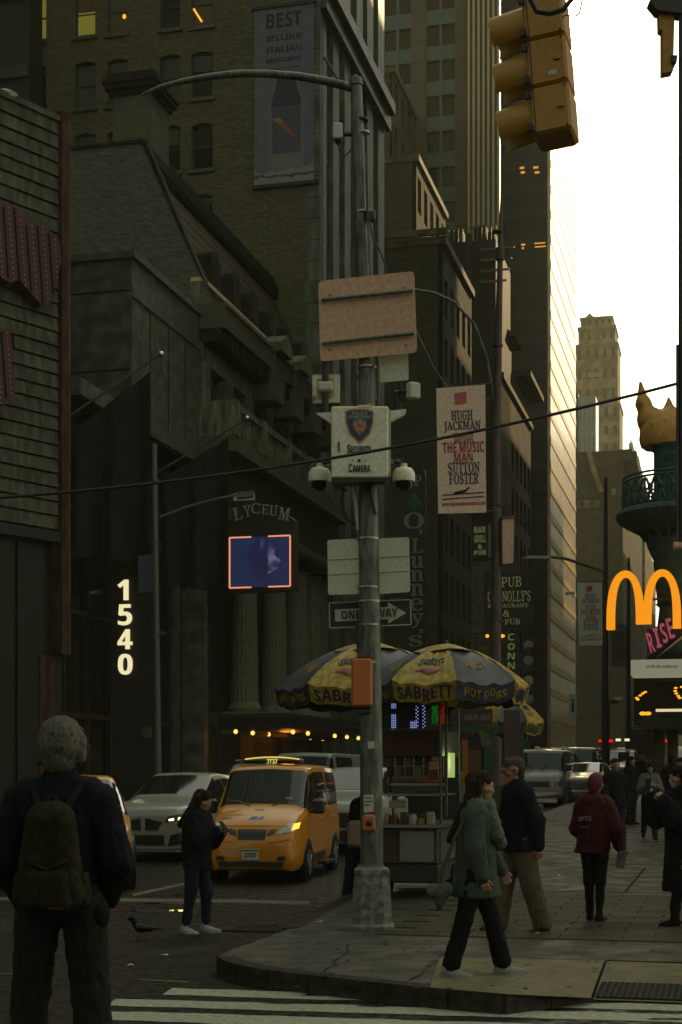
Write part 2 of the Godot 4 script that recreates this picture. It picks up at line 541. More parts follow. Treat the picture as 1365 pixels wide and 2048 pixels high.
	mk("feather", lin(0.009, 0.010, 0.012), 0.7, 0.0, "fine", W * 12.0)
	mk("bird_leg", lin(0.07, 0.03, 0.025), 0.7)

func _ready() -> void:
	rng.seed = 11
	folds.noise_type = FastNoiseLite.TYPE_SIMPLEX_SMOOTH
	folds.seed = 3
	folds.frequency = 1.0
	folds.fractal_octaves = 2
	folds.fractal_type = FastNoiseLite.FRACTAL_RIDGED
	# camera: level, with the lens shifted up
	var cam := Camera3D.new()
	cam.name = "camera"
	add_child(cam)
	cam.position = Vector3(0, CH, 0)
	cam.projection = Camera3D.PROJECTION_FRUSTUM
	cam.near = 0.1
	cam.far = 3000.0
	cam.size = 2048.0 / F * 0.1
	cam.frustum_offset = Vector2(0, (HY - 1024.0) / F * 0.1)
	# sky and sun
	var sun_az := deg_to_rad(31.0)
	var sun_el := deg_to_rad(25.0)
	var to_sun := Vector3(sin(sun_az) * cos(sun_el), sin(sun_el), -cos(sun_az) * cos(sun_el))
	var env := Environment.new()
	env.background_mode = Environment.BG_SKY
	env.sky = Sky.new()
	var pano := PanoramaSkyMaterial.new()
	pano.panorama = ImageTexture.create_from_image(sky_image(to_sun))
	env.sky.sky_material = pano
	env.tonemap_mode = Environment.TONE_MAPPER_LINEAR
	env.tonemap_exposure = 0.93
	env.sdfgi_enabled = true
	env.ssao_enabled = true
	env.ssil_enabled = true
	env.fog_enabled = true
	env.fog_density = 0.00042
	env.fog_light_color = Color(0.95, 0.92, 0.78)
	var we := WorldEnvironment.new()
	we.name = "world_environment"
	we.environment = env
	add_child(we)
	var sun := DirectionalLight3D.new()
	sun.name = "sun"
	sun.light_energy = 1.5
	sun.light_color = Color(1.0, 0.86, 0.62)
	sun.light_angular_distance = 0.5
	sun.shadow_enabled = true
	sun.look_at_from_position(to_sun * 10.0, Vector3.ZERO, Vector3.UP)
	add_child(sun)
	materials()
	ground()
	corner_building()
	office_block()
	theatre()
	brick_office()
	street_row()
	far_end()
	right_side()
	furniture()
	carts()
	traffic()
	people()

func sky_image(to_sun: Vector3) -> Image:
	var im := Image.create(256, 128, false, Image.FORMAT_RGBF)
	for y in 128:
		var lat := (0.5 - (y + 0.5) / 128.0) * PI
		for x in 256:
			var lon := (x + 0.5) / 256.0 * TAU
			var d := Vector3(sin(lon) * cos(lat), sin(lat), -cos(lon) * cos(lat))
			var c := Color(0.02, 0.02, 0.016)
			if d.y > 0.0:
				var up := pow(d.y, 0.7)
				var base := Vector3(0.84, 0.82, 0.66).lerp(Vector3(0.37, 0.50, 0.41), up)
				var ang := acos(clampf(d.dot(to_sun), -1.0, 1.0))
				base += Vector3(3.2, 2.95, 2.25) * exp(-pow(ang / 0.72, 2.0))
				c = Color(base.x, base.y, base.z)
			im.set_pixel(x, y, c)
	return im

func hit(o: Node3D, px: float, py: float, z: float) -> Vector3:     # where a sight line meets the thing's plane z
	var inv := o.transform.affine_inverse()
	var e := inv * Vector3(0, CH, 0)
	var d := inv.basis * Vector3((px - 682.5) / F, -(py - HY) / F, -1.0)
	return e + d * ((z - e.z) / d.z)

func hitx(o: Node3D, px: float, py: float, x: float) -> Vector3:
	var inv := o.transform.affine_inverse()
	var e := inv * Vector3(0, CH, 0)
	var d := inv.basis * Vector3((px - 682.5) / F, -(py - HY) / F, -1.0)
	return e + d * ((x - e.x) / d.x)

func slab(parent: Node, called: String, mat: Material, lo: Vector3, hi: Vector3) -> MeshInstance3D:
	var mb := MB.new()
	mb.span(lo, hi)
	return part(parent, called, mb, mat)

# ---------- ground ----------
func flat_poly(pts: Array, y: float, thick := 0.0) -> MB:
	var poly := PackedVector2Array()
	for p: Vector3 in pts:
		poly.append(Vector2(p.x, -p.z))
	var mb := MB.new()
	var at := Transform3D(Basis(Vector3.RIGHT, Vector3.FORWARD, Vector3.UP), Vector3(0, y - thick, 0))
	if thick > 0.0:
		mb.prism(poly, thick, at)
	else:
		var id := Geometry2D.triangulate_polygon(poly)
		for i in range(0, id.size(), 3):
			mb.tri(at * Vector3(poly[id[i]].x, poly[id[i]].y, 0), at * Vector3(poly[id[i + 2]].x, poly[id[i + 2]].y, 0), at * Vector3(poly[id[i + 1]].x, poly[id[i + 1]].y, 0))
	return mb

func ground() -> void:
	var mb := MB.new()
	mb.quad(st(-90, -420), st(26, -420), st(26, 420), st(-90, 420))
	mb.quad(st(26, -420), st(776, -420, 15), st(776, 420, 15), st(26, 420))
	ground_piece("street", mb, M.asphalt)
	# the corner pavement: level top, kerb along the avenue, ramps where it meets the roadway
	var H := 0.15
	var kerb := []
	for q in [[438, 1913], [452, 1921], [480, 1930], [540, 1940], [620, 1950], [760, 1965], [900, 1980], [1010, 1988], [1100, 1994, 0.085], [1188, 1999, 0.015]]:
		kerb.append(G(q[0], q[1], q[2] if q.size() > 2 else H))
	var inner := [G(455, 1903, H), G(581, 1857, H), G(683, 1802, H), st(23, -5.2, H), st(26, -5.25, H)]
	var pts := []
	for p in kerb:
		if p.y > H - 0.01: pts.append(p)
	var ramp_left := G(1010, 1988, H)
	var right_far := G(1400, 1925, H)
	pts.append(G(1215, 1920, H))
	pts.append(right_far)
	pts.append(st(17.5, 9.0, H))
	pts.append(st(26, 9.0, H))
	for i in range(inner.size() - 1, -1, -1): pts.append(inner[i])
	ground_piece("sidewalk", flat_poly(pts, H, 0.15), M.concrete_dark)
	var sw := MB.new()      # it climbs with the street
	for q in [[-5.25, 9.0], [-24.0, -14.7]]:
		sw.quad(st(26, q[0], H), st(326, q[0], H + 6), st(326, q[1], H + 6), st(26, q[1], H))
		sw.quad(st(26, q[0], H), st(326, q[0], H + 6), st(326, q[0], 5), st(26, q[0], -1))
		sw.quad(st(26, q[1], H), st(326, q[1], H + 6), st(326, q[1], 5), st(26, q[1], -1))
	ground_piece("sidewalk", sw, M.concrete_dark)
	# pale front slabs that slope down to the crossing
	var ramp := MB.new()
	var a := G(1215, 1922, H + 0.004)
	var b := G(1186, 1999, 0.02)
	var c := G(1500, 2010, 0.02)
	var d := G(1500, 1932, H + 0.004)
	ramp.quad(b, a, d, c)
	ground_piece("ramp", ramp, M.concrete)
	var fl := MB.new()
	var e := G(880, 1915, H + 0.006)
	fl.quad(G(1012, 1988, H + 0.006), e, G(1209, 1921, H + 0.006), G(1182, 1996, 0.06))
	fl.tri(G(860, 1974, H + 0.006), e, G(1012, 1988, H + 0.006))
	ground_piece("slab", fl, M.concrete)
	var bd := MB.new()
	bd.quad(G(1182, 1997, 0.001), G(1012, 1988, H), G(1209, 1921, H), G(1186, 1999, 0.001))
	ground_piece("ramp_side", bd, M.kerb)
	for k in kerb.size() - 1:     # kerb stones
		var p: Vector3 = kerb[k]
		var q: Vector3 = kerb[k + 1]
		var dir := (q - p).normalized()
		var out := Vector3(-dir.z, 0, dir.x)
		var ks := MB.new()
		var lo := 0.0
		ks.hexa([p - out * 0.14 + Vector3(0, -0.15, 0), q - dir * 0.012 - out * 0.14 + Vector3(0, -0.15, 0), q - dir * 0.012 + out * 0.02 + Vector3(0, -0.15, 0), p + out * 0.02 + Vector3(0, -0.15, 0), p - out * 0.14 + Vector3(0, 0.006, 0), q - dir * 0.012 - out * 0.14 + Vector3(0, 0.006, 0), q - dir * 0.012 + out * 0.02 + Vector3(0, 0.004, 0), p + out * 0.02 + Vector3(0, 0.004, 0)])
		ground_piece("kerb_stone", ks, M.kerb)
	for k in range(1, inner.size() - 1):                    # kerb along the side street
		var n2 := 2
		for m in n2:
			var ks := MB.new()
			var p: Vector3 = inner[k].lerp(inner[k + 1], float(m) / n2)
			var q: Vector3 = inner[k].lerp(inner[k + 1], (m + 1.0) / n2)
			ks.box((p + q) / 2.0 + Vector3(0, -0.072, 0), Vector3(0.16, 0.16, p.distance_to(q) - 0.012), Basis(Vector3.UP, atan2(q.x - p.x, q.z - p.z)))
			ground_piece("kerb_stone", ks, M.kerb)
	# pavers of the corner plaza, laid across the walk
	var mats := [M.paver, M.paver, M.paver_pale, M.paver_dark]
	var spot := MB.new()
	spot.quad(st(11.8, -3.3, H + 0.0025), st(19.3, -3.3, H + 0.0025), st(19.3, 3.2, H + 0.0025), st(11.8, 3.2, H + 0.0025))
	var sheet := PackedVector2Array()
	var seam := G(880, 1915)
	var seam2 := G(1400, 1925)
	var piece := unit("paver", func(m): m.bev(Vector3.ZERO, Vector3(0.59, 0.03, 0.335), 0.006))
	var count := 0
	for r in 24:
		for s in 13:
			var aa := 12.1 + r * 0.34
			var bb := -3.05 + s * 0.6 + (0.3 if r % 2 else 0.0)
			var at := st(aa, bb, 0)
			# keep behind the pale slabs
			var t := (at.x - seam.x) / (seam2.x - seam.x)
			if -at.z < -lerpf(seam.z, seam2.z, t) + 0.3: continue
			var dz := -at.z
			var px := at.x / dz * F + 682.5
			if px < 800 + (1930.0 - (HY + CH * F / dz)) * 0.4 or px > 1420: continue
			var o := put(self, "paver", piece, mats[rng.randi() % 4], Transform3D(Basis(Vector3.UP, -TH) * Basis(Vector3.RIGHT, rng.randf_range(-0.006, 0.006)), st(aa, bb, H - 0.003 + rng.randf() * 0.004)))
			o.set_meta("kind", "structure")
			count += 1
	# seams between the concrete flags farther up the walk
	for k in 7:
		var mb2 := MB.new()
		var a1 := 20.6 + k * 3.0
		var y1 := H + 0.004 + maxf(0, a1 - 26) * 0.02
		mb2.quad(st(a1, -5.0, y1), st(a1 + 0.05, -5.0, y1 + 0.001), st(a1 + 0.05, 4.0, y1 + 0.001), st(a1, 4.0, y1))
		ground_piece("sidewalk_seam", mb2, M.joint)
	for k in 3:
		var mb2 := MB.new()
		mb2.quad(st(20.6, -3.2 + k * 1.9, H + 0.005), st(26, -3.2 + k * 1.9, H + 0.005), st(26, -3.16 + k * 1.9, H + 0.005), st(20.6, -3.16 + k * 1.9, H + 0.005))
		ground_piece("sidewalk_seam", mb2, M.joint)
	# tactile plate on the ramp
	var tp := thing("tactile_plate", "dark plate of raised domes at the foot of the kerb ramp", "tactile paving")
	var o0 := G(1204, 1966, 0.075)
	var o1 := G(1500, 1976, 0.075)
	var o2 := G(1190, 1996, 0.026)
	var o3 := G(1500, 2007, 0.026)
	var pl := MB.new()
	pl.quad(o2 + Vector3.UP * 0.012, o0 + Vector3.UP * 0.012, o1 + Vector3.UP * 0.012, o3 + Vector3.UP * 0.012)
	part(tp, "plate", pl, M.tactile)
	var dm := MB.new()
	for i in 24:
		for j in 8:
			var u := (i + 0.5) / 24.0
			var w := (j + 0.5) / 8.0
			dm.lathe([[0.019, 0.0], [0.013, 0.008]], 6, Transform3D(Basis(), o0.lerp(o1, u).lerp(o2.lerp(o3, u), w) + Vector3.UP * 0.012))
	part(tp, "dome", dm, M.tactile).set_meta("kind", "stuff")
	# road markings
	for q in [[[345, 1977], [1500, 2010], [1500, 2027], [330, 1990]], [[232, 1998], [1500, 2034], [1500, 2050], [218, 2012]], [[190, 2022], [1500, 2062], [1500, 2082], [170, 2040]], [[120, 2052], [1500, 2095], [1500, 2120], [95, 2075]]]:
		var mk2 := []
		for p in q: mk2.append(G(p[0], p[1]))
		# worn, uneven edges
		var poly := []
		for e2 in [[0, 1, 0.0], [2, 3, 0.0]]:
			for i in 25:
				var w: Vector3 = mk2[e2[0]].lerp(mk2[e2[1]], i / 24.0)
				poly.append(w + Vector3(rng.randf_range(-0.02, 0.02), 0, rng.randf_range(-0.02, 0.02)))
		ground_piece("crosswalk_bar", flat_poly(poly, 0.004), M.road_paint)
	for q in [[[0, 1947], [46, 1947], [46, 1949], [0, 1949]], [[283, 1959], [375, 1964], [375, 1966], [283, 1961]], [[-20, 1795], [470, 1799], [620, 1803], [620, 1810], [470, 1806], [-20, 1801]], [[265, 1788], [370, 1765], [374, 1769], [268, 1793]]]:
		var poly := []
		for p in q: poly.append(G(p[0], p[1]))
		ground_piece("road_line", flat_poly(poly, 0.004), M.road_paint_worn)
	for k in 6:
		var mb3 := MB.new()
		var a2 := 26.0 + k * 9.0
		var g0 := maxf(0, a2 - 26) * 0.02 + 0.004
		mb3.quad(st(a2, -8.35, g0), st(a2 + 3, -8.35, g0 + 0.06), st(a2 + 3, -8.22, g0 + 0.06), st(a2, -8.22, g0))
		ground_piece("road_line", mb3, M.road_paint_worn)
	for i in 11:          # bare spots worn through the paint
		var wc := G(rng.randf_range(240, 1340), rng.randf_range(1985, 2047))
		var poly := []
		var r := rng.randf_range(0.03, 0.16)
		for k in 11:
			var t := TAU * k / 11
			poly.append(wc + Vector3(cos(t) * r * rng.randf_range(0.8, 2.6), 0, sin(t) * r * 0.5 * rng.randf_range(0.4, 1.2)))
		ground_piece("worn_spot", flat_poly(poly, 0.0065), M.asphalt)
	var np := MB.new()
	np.hexa([Vector3(-6, 0, -8.6), Vector3(-1.3, 0, -8.6), Vector3(-1.3, 0, 6), Vector3(-6, 0, 6), Vector3(-6, 0.11, -8.6), Vector3(-1.3, 0.11, -8.6), Vector3(-1.3, 0.11, 6), Vector3(-6, 0.11, 6)])
	ground_piece("sidewalk", np, M.concrete_dark)
	# puddles that hold the sky
	var pud := mk("puddle", lin(0.012, 0.012, 0.01), 0.03)
	for q in [[352, 1790, 0.36, 0.16], [345, 1806, 0.32, 0.2], [300, 1822, 0.7, 0.10]] :
		var poly := []
		var c0 := G(q[0], q[1])
		for i in 18:
			var t := TAU * i / 18
			var r := 1.0 + 0.25 * sin(3 * t + q[0]) + 0.12 * sin(5 * t)
			poly.append(c0 + Vector3(cos(t) * q[2] * r, 0, sin(t) * q[3] * r))
		var hgt := 0.0045
		ground_piece("puddle", flat_poly(poly, hgt), pud)
	# drain
	var dr := thing("storm_drain", "rusty iron storm drain grate set in the asphalt beside the kerb", "drain grate", G(532, 1858), -TH)
	var fr := MB.new()
	for q in [[Vector3(0, 0.006, -0.35), Vector3(0.84, 0.03, 0.05)], [Vector3(0, 0.006, 0.35), Vector3(0.84, 0.03, 0.05)], [Vector3(-0.4, 0.006, 0), Vector3(0.05, 0.03, 0.65)], [Vector3(0.4, 0.006, 0), Vector3(0.05, 0.03, 0.65)]]:
		fr.box(q[0], q[1])
	part(dr, "frame", fr, M.kerb)
	slab(dr, "pit", M.black_paint, Vector3(-0.375, 0.003, -0.325), Vector3(0.375, 0.006, 0.325))
	for i in 9:
		slab(dr, "bar", M.kerb, Vector3(-0.36 + i * 0.085, 0.008, -0.32), Vector3(-0.32 + i * 0.085, 0.022, 0.32))
	# patches, cracks, gum and litter
	for q in [[[250, 1905], [420, 1890], [432, 1902], [258, 1921]], [[470, 1835], [640, 1778], [668, 1786], [500, 1846]], [[-40, 1840], [190, 1832], [200, 1856], [-40, 1868]]]:
		var poly := []
		for p in q: poly.append(G(p[0], p[1]))
		ground_piece("asphalt_patch", flat_poly(poly, 0.0025), M.patch_asphalt)
	for q in [[240, 1880, 640, 1868, 0.0], [215, 1942, 430, 1932, 0.0], [500, 1800, 690, 1760, 0.0], [640, 1955, 700, 1890, 0.15], [820, 1962, 900, 1905, 0.15], [1060, 1720, 1140, 1660, 0.15]]:
		var cr := MB.new()
		var p0 := G(q[0], q[1], q[4])
		var p1 := G(q[2], q[3], q[4])
		var lift := Vector3.UP * 0.0055
		var last := p0 + lift
		for i in range(1, 15):
			var p := p0.lerp(p1, i / 14.0) + Vector3(rng.randf_range(-0.05, 0.05), 0, rng.randf_range(-0.06, 0.06)) + lift
			var sd := (p - last).cross(Vector3.UP).normalized() * rng.randf_range(0.004, 0.009)
			cr.quad(last - sd, p - sd, p + sd, last + sd)
			last = p
		ground_piece("crack", cr, M.joint)
	var gum := MB.new()
	for i in 170:
		var p := G(rng.randf_range(480, 1400), 1690 + 290 * rng.randf(), H)
		if p.x < G(560, 1900, H).x + (-p.z - 13.0) * 0.03: continue
		var r := rng.randf_range(0.012, 0.03)
		gum.lathe([[r, 0.0], [r * 0.8, 0.003]], 7, Transform3D(Basis.from_scale(Vector3(1, 1, rng.randf_range(0.6, 1.0))), p + Vector3.UP * 0.0065))
	ground_piece("gum_spot", gum, M.gum).set_meta("kind", "stuff")
	for q in [[560, 1880, 0.0, "scrap of pale paper lying beside the storm drain"], [330, 1912, 0.0, "small pale scrap lying on the asphalt right of the pigeon"], [262, 1932, 0.0, "pale scrap lying on the asphalt below the pigeon"], [640, 1845, 0.15, "crumpled receipt lying left of the pole base"], [1075, 1870, 0.15, "small white scrap lying right of the man in glasses"], [1120, 1752, 0.15, "pale scrap lying on the pavement left of the maroon jacket"]]:
		var lt := MB.new()
		lt.hexa([Vector3(-0.035, 0.004, -0.02), Vector3(0.03, 0.012, -0.025), Vector3(0.035, 0.004, 0.02), Vector3(-0.03, 0.010, 0.024), Vector3(-0.03, 0.008, -0.018), Vector3(0.028, 0.022, -0.02), Vector3(0.03, 0.010, 0.02), Vector3(-0.028, 0.018, 0.02)])
		var l := part(self, "litter", lt, M.litter)
		l.position = G(q[0], q[1], q[2]) + Vector3.UP * 0.002
		l.rotation.y = q[0]
		tag(l, q[3], "litter")

# ---------- buildings on the left ----------
func corner_building() -> void:
	var a := fa(122, -18.5)
	var o := thing("siding_building", "corner building clad in grey horizontal boards above a dark shopfront", "building", st(a, -18.5), deg_to_rad(52.0))
	var top := hit(o, 122, 243, 0).y
	var low := hit(o, 122, 1062, 0).y
	slab(o, "wall", M.siding_gap, Vector3(-14, low, -9), Vector3(-0.05, top, -0.08))
	slab(o, "shopfront", M.dark_panel, Vector3(-14, 0, -9), Vector3(0.3, low, -0.3))
	var pitch := 0.405
	var n := int((top - low) / pitch)
	var board := unit("board", func(m):
		m.hexa([Vector3(-14, -0.18, -0.06), Vector3(-0.12, -0.18, -0.06), Vector3(-0.12, -0.18, 0.05), Vector3(-14, -0.18, 0.05), Vector3(-14, 0.18, -0.06), Vector3(-0.12, 0.18, -0.06), Vector3(-0.12, 0.18, 0.0), Vector3(-14, 0.18, 0.0)]))
	for i in n:
		put(o, "board", board, M.siding, Transform3D(Basis(), Vector3(0, low + (i + 0.5) * pitch, 0)))
	slab(o, "roof_edge", M.siding, Vector3(-14, top - 0.05, -9), Vector3(-0.1, top + 0.12, 0.09))
	slab(o, "corner_pillar", M.rust_pillar, Vector3(-0.1, hit(o, 122, 1308, 0).y, -0.5), Vector3(0.17, top + 0.25, 0.16))
	slab(o, "corner_trim", M.tan_stone, Vector3(0.172, hit(o, 122, 1308, 0).y, -0.5), Vector3(0.36, top + 0.1, 0.02))
	slab(o, "lower_pillar", M.rust_pillar, Vector3(-0.55, 0, -0.6), Vector3(0.1, hit(o, 122, 1312, 0).y, -0.25))
	# the skyscraper it belongs to, outside the picture on the left
	var sky_t := sthing("glass_skyscraper", "dark glass skyscraper rising behind the board-clad corner, left of the picture", "building", 4.0, -26.0)
	slab(sky_t, "shaft", M.dark_glass, Vector3(-40, 0, -33), Vector3(0, 165, 0))
	for k in 38:
		slab(sky_t, "floor_band", M.black_band, Vector3(-40.1, 4.0 + k * 4.2, -33.1), Vector3(0.12, 5.1 + k * 4.2, 0.12))
	slab(o, "lintel", M.dark_metal, Vector3(-14, low - 0.35, -0.5), Vector3(0.0, low - 0.05, 0.12))
	for k in 6:
		slab(o, "mullion", M.dark_metal, Vector3(-1.4 - k * 1.6, 0, -0.28), Vector3(-1.3 - k * 1.6, low - 0.4, -0.2))
	# bulb letters
	var labels := ["large dark red bulb letters slanting across the upper board siding", "smaller dark red bulb letter lower on the board siding at the photo's left edge"]
	var shapes := [[[-70, 385], [0, 402], [36, 416], [50, 440], [88, 446], [120, 484], [124, 520], [112, 570], [104, 605], [84, 610], [64, 588], [40, 560], [20, 566], [-10, 545], [-70, 520]], [[-60, 645], [6, 658], [26, 660], [30, 690], [24, 730], [34, 765], [26, 800], [8, 810], [-10, 800], [-60, 780]]]
	for k in 2:
		var s := thing("bulb_sign", labels[k], "sign", o.position, o.rotation.y)
		var poly := PackedVector2Array()
		for q in shapes[k]:
			var w := hit(s, q[0], q[1], 0.45)
			poly.append(Vector2(w.x, w.y))
		var pr := MB.new()
		pr.prism(poly, 0.3, Transform3D(Basis(), Vector3(0, 0, 0.15)))
		part(s, "letter_face", pr, M.sign_red)
		var bulbs := MB.new()
		var ribs := MB.new()
		for px in range(-60, 126, 11):
			var prev := Vector3.ZERO
			for r in 40:
				var py: float = 390 + r * 11 + px * 0.1
				var w := hit(s, px + r * 0.8 - 12, py, 0.45)
				if Geometry2D.is_point_in_polygon(Vector2(w.x, w.y), poly):
					if px % 2 == 0: bulbs.ball(w, Vector3.ONE * 0.035, 5, 3)
					elif prev != Vector3.ZERO: ribs.tube([prev, w], 0.04, 4, false)
					prev = w
				else: prev = Vector3.ZERO
		var bb := part(s, "bulb", bulbs, M.bulb_dim, 60)
		bb.set_meta("kind", "stuff")
		if ribs.v.size(): part(s, "raised_rib", ribs, M.siding_gap, 60)
	var lamp := thing("wall_lamp", "small round lamp on top of the board-clad corner building", "lamp", st(a, -18.5), deg_to_rad(52.0))
	var w := hit(lamp, 12, 205, -0.2)
	var lm := MB.new()
	lm.lathe([[0.06, 0.0], [0.30, 0.1], [0.34, 0.22], [0.2, 0.30]], 14, Transform3D(Basis(), w))
	part(lamp, "lamp_head", lm, M.plastic_grey, 40)
	slab(lamp, "bracket", M.dark_metal, w + Vector3(-0.05, -0.5, -0.05), w + Vector3(0.05, 0.0, 0.05))

func office_block() -> void:
	var a0 := fa(265, -18.5)
	var o := sthing("grey_office_block", "plain grey panelled block with a glass entrance below, beside the theatre", "building", a0, -18.5)
	var D := 52.5 - a0
	var top := hit(o, 265, 516, 0).y
	var sof := 12.75
	slab(o, "front_wall", M.grey_panel, Vector3(-9, sof + 0.5, -D), Vector3(-0.06, top, 0))
	slab(o, "side_wall", M.grey_panel_side, Vector3(-0.058, sof + 0.5, -D), Vector3(0.0, top, 0.02))
	slab(o, "coping", M.grey_panel, Vector3(-9, top, -D), Vector3(0.12, top + 0.22, 0.12))
	for y in [top - 1.05, top - 3.6, top - 4.9]:
		slab(o, "panel_joint", M.siding_gap, Vector3(-9, y, 0.0), Vector3(-0.06, y + 0.05, 0.015))
	slab(o, "band", M.trim_grey, Vector3(0.003, top - 1.25, -D), Vector3(0.05, top - 0.95, 0.03))
	for k in 3:
		slab(o, "panel_joint", M.siding_gap, Vector3(0.0, sof + 0.6, -1.6 - k * 1.7), Vector3(0.012, top - 1.3, -1.55 - k * 1.7))
	slab(o, "canopy", M.trim_grey, Vector3(-9, sof, -D), Vector3(0.35, sof + 0.5, a0 - 41.2))
	slab(o, "soffit", M.dark_panel, Vector3(-8.8, sof - 0.06, -D + 0.1), Vector3(0.25, sof - 0.01, a0 - 41.3))
	slab(o, "entrance_glass", M.dark_glass, Vector3(-0.6, 0, -D), Vector3(-0.5, sof, a0 - 41.2))
	slab(o, "back_wall", M.dark_panel, Vector3(-9, 0, -D), Vector3(-8.8, sof, a0 - 41.2))
	for k in 7:
		slab(o, "mullion", M.dark_metal, Vector3(-0.5, 0, -D + 0.3 + k * 1.75), Vector3(-0.36, sof - 0.1, -D + 0.42 + k * 1.75))
	for y in [3.4, 6.5, 9.6]:
		slab(o, "transom", M.dark_metal, Vector3(-0.5, y, -D + 0.1), Vector3(-0.38, y + 0.14, a0 - 41.4))
	var w := hit(o, 368, 1183, -D + 0.3)
	var w2 := hit(o, 412, 1183, -D + 0.3)
	slab(o, "pillar", M.grey_panel_side, Vector3(w.x, 0, -D + 0.02), Vector3(w2.x, w.y, -D + 0.5))
	var w3 := hit(o, 310, 1183, -D + 1.6)
	slab(o, "pillar", M.grey_panel, Vector3(w3.x, 0, -D + 1.0), Vector3(w3.x + 0.75, w.y + 1.0, -D + 1.6))
	# the lit house number
	var p := sthing("address_pylon", "dark brown slab with the lit white number 1540 set upright", "sign", 43.0, fb(250, 43.0))
	var q0 := hit(p, 224, 1105, 0.0)
	var q1 := hit(p, 308, 1560, 0.0)
	slab(p, "panel", mk("pylon", lin(0.022, 0.016, 0.010), 0.5, 0.0, "grime", Vector3(0.5, 0.1, 0.5)), Vector3(q0.x, 0.0, -0.4), Vector3(q1.x, q0.y, 0.0))
	var rows := [[1160, 1200, 236, 257], [1209, 1250, 237, 264], [1259, 1298, 236, 265], [1308, 1349, 237, 265]]
	for k in 4:
		var t0 := hit(p, rows[k][2], rows[k][0], 0.05)
		var t1 := hit(p, rows[k][3], rows[k][1], 0.05)
		lettering(p, "1540"[k], M.digit_glow, Transform3D(Basis(), (t0 + t1) / 2.0), t1.x - t0.x, t0.y - t1.y, 0.06, "Droid Sans", true, "digit")
	var bs := sthing("notice_board", "small pale notice on the dark wall below the lit number", "sign", 43.0, fb(293, 43.0))
	var nb0 := hit(bs, 284, 1453, 0.1)
	var nb1 := hit(bs, 304, 1475, 0.1)
	slab(bs, "board", M.grey_panel, Vector3(nb0.x, nb1.y, 0.06), Vector3(nb1.x, nb0.y, 0.1))
	# flags on slanting poles
	var spec := [[140, 832, 320, 710, 146, 302, 862, 742, 1118, 240, 848, "black flag hanging from the nearer slanting pole, over the lit number"], [315, 945, 492, 838, 324, 458, 958, 874, 1178, 400, 960, "black flag on the farther slanting pole, just left of the theatre sign"]]
	for f in spec:
		var af := fa(f[0], -18.45)
		var fl := sthing("flag", f[11], "flag", af, -18.45, "flags on poles over the office entrance")
		var b0 := hit(fl, f[0], f[1], 0)
		var b1 := hit(fl, f[2], f[3], 0)
		var pm := MB.new()
		pm.tube([b0, b1], [0.045, 0.03], 8)
		part(fl, "pole", pm, M.galv, 50)
		var kb := MB.new()
		kb.ball(b1 + (b1 - b0).normalized() * 0.05, Vector3.ONE * 0.085, 12, 8)
		part(fl, "knob", kb, M.chrome, 60)
		var c0 := hit(fl, f[4], f[6], 0)
		var c1 := hit(fl, f[5], f[7], 0)
		var c2 := hit(fl, f[4], f[8], 0)
		var rows2 := []
		for i in 13:
			var r := PackedVector3Array()
			for j in 25:
				var u := j / 24.0
				var v := i / 12.0
				var tp2 := c0.lerp(c1, u)
				r.append(Vector3(tp2.x + 0.05 * v * sin(u * 9), lerpf(tp2.y, c2.y + 0.08 * sin(u * 7), v), (sin(u * 13.0 + v * 1.5) * 0.16 + sin(u * 29.0 - v * 2.0) * 0.05) * (0.25 + v) - 0.1 * v))
			rows2.append(r)
		var cm := MB.new()
		cm.grid(rows2)
		part(fl, "cloth", cm, M.flag_black, 60)
		for k in 4:
			var l0 := hit(fl, f[9], f[10] + k * 36.0 + 12, 0.16)
			lettering(fl, "1540"[k], M.flag_ink, Transform3D(Basis(), l0), 0.17, 0.36, 0.01)

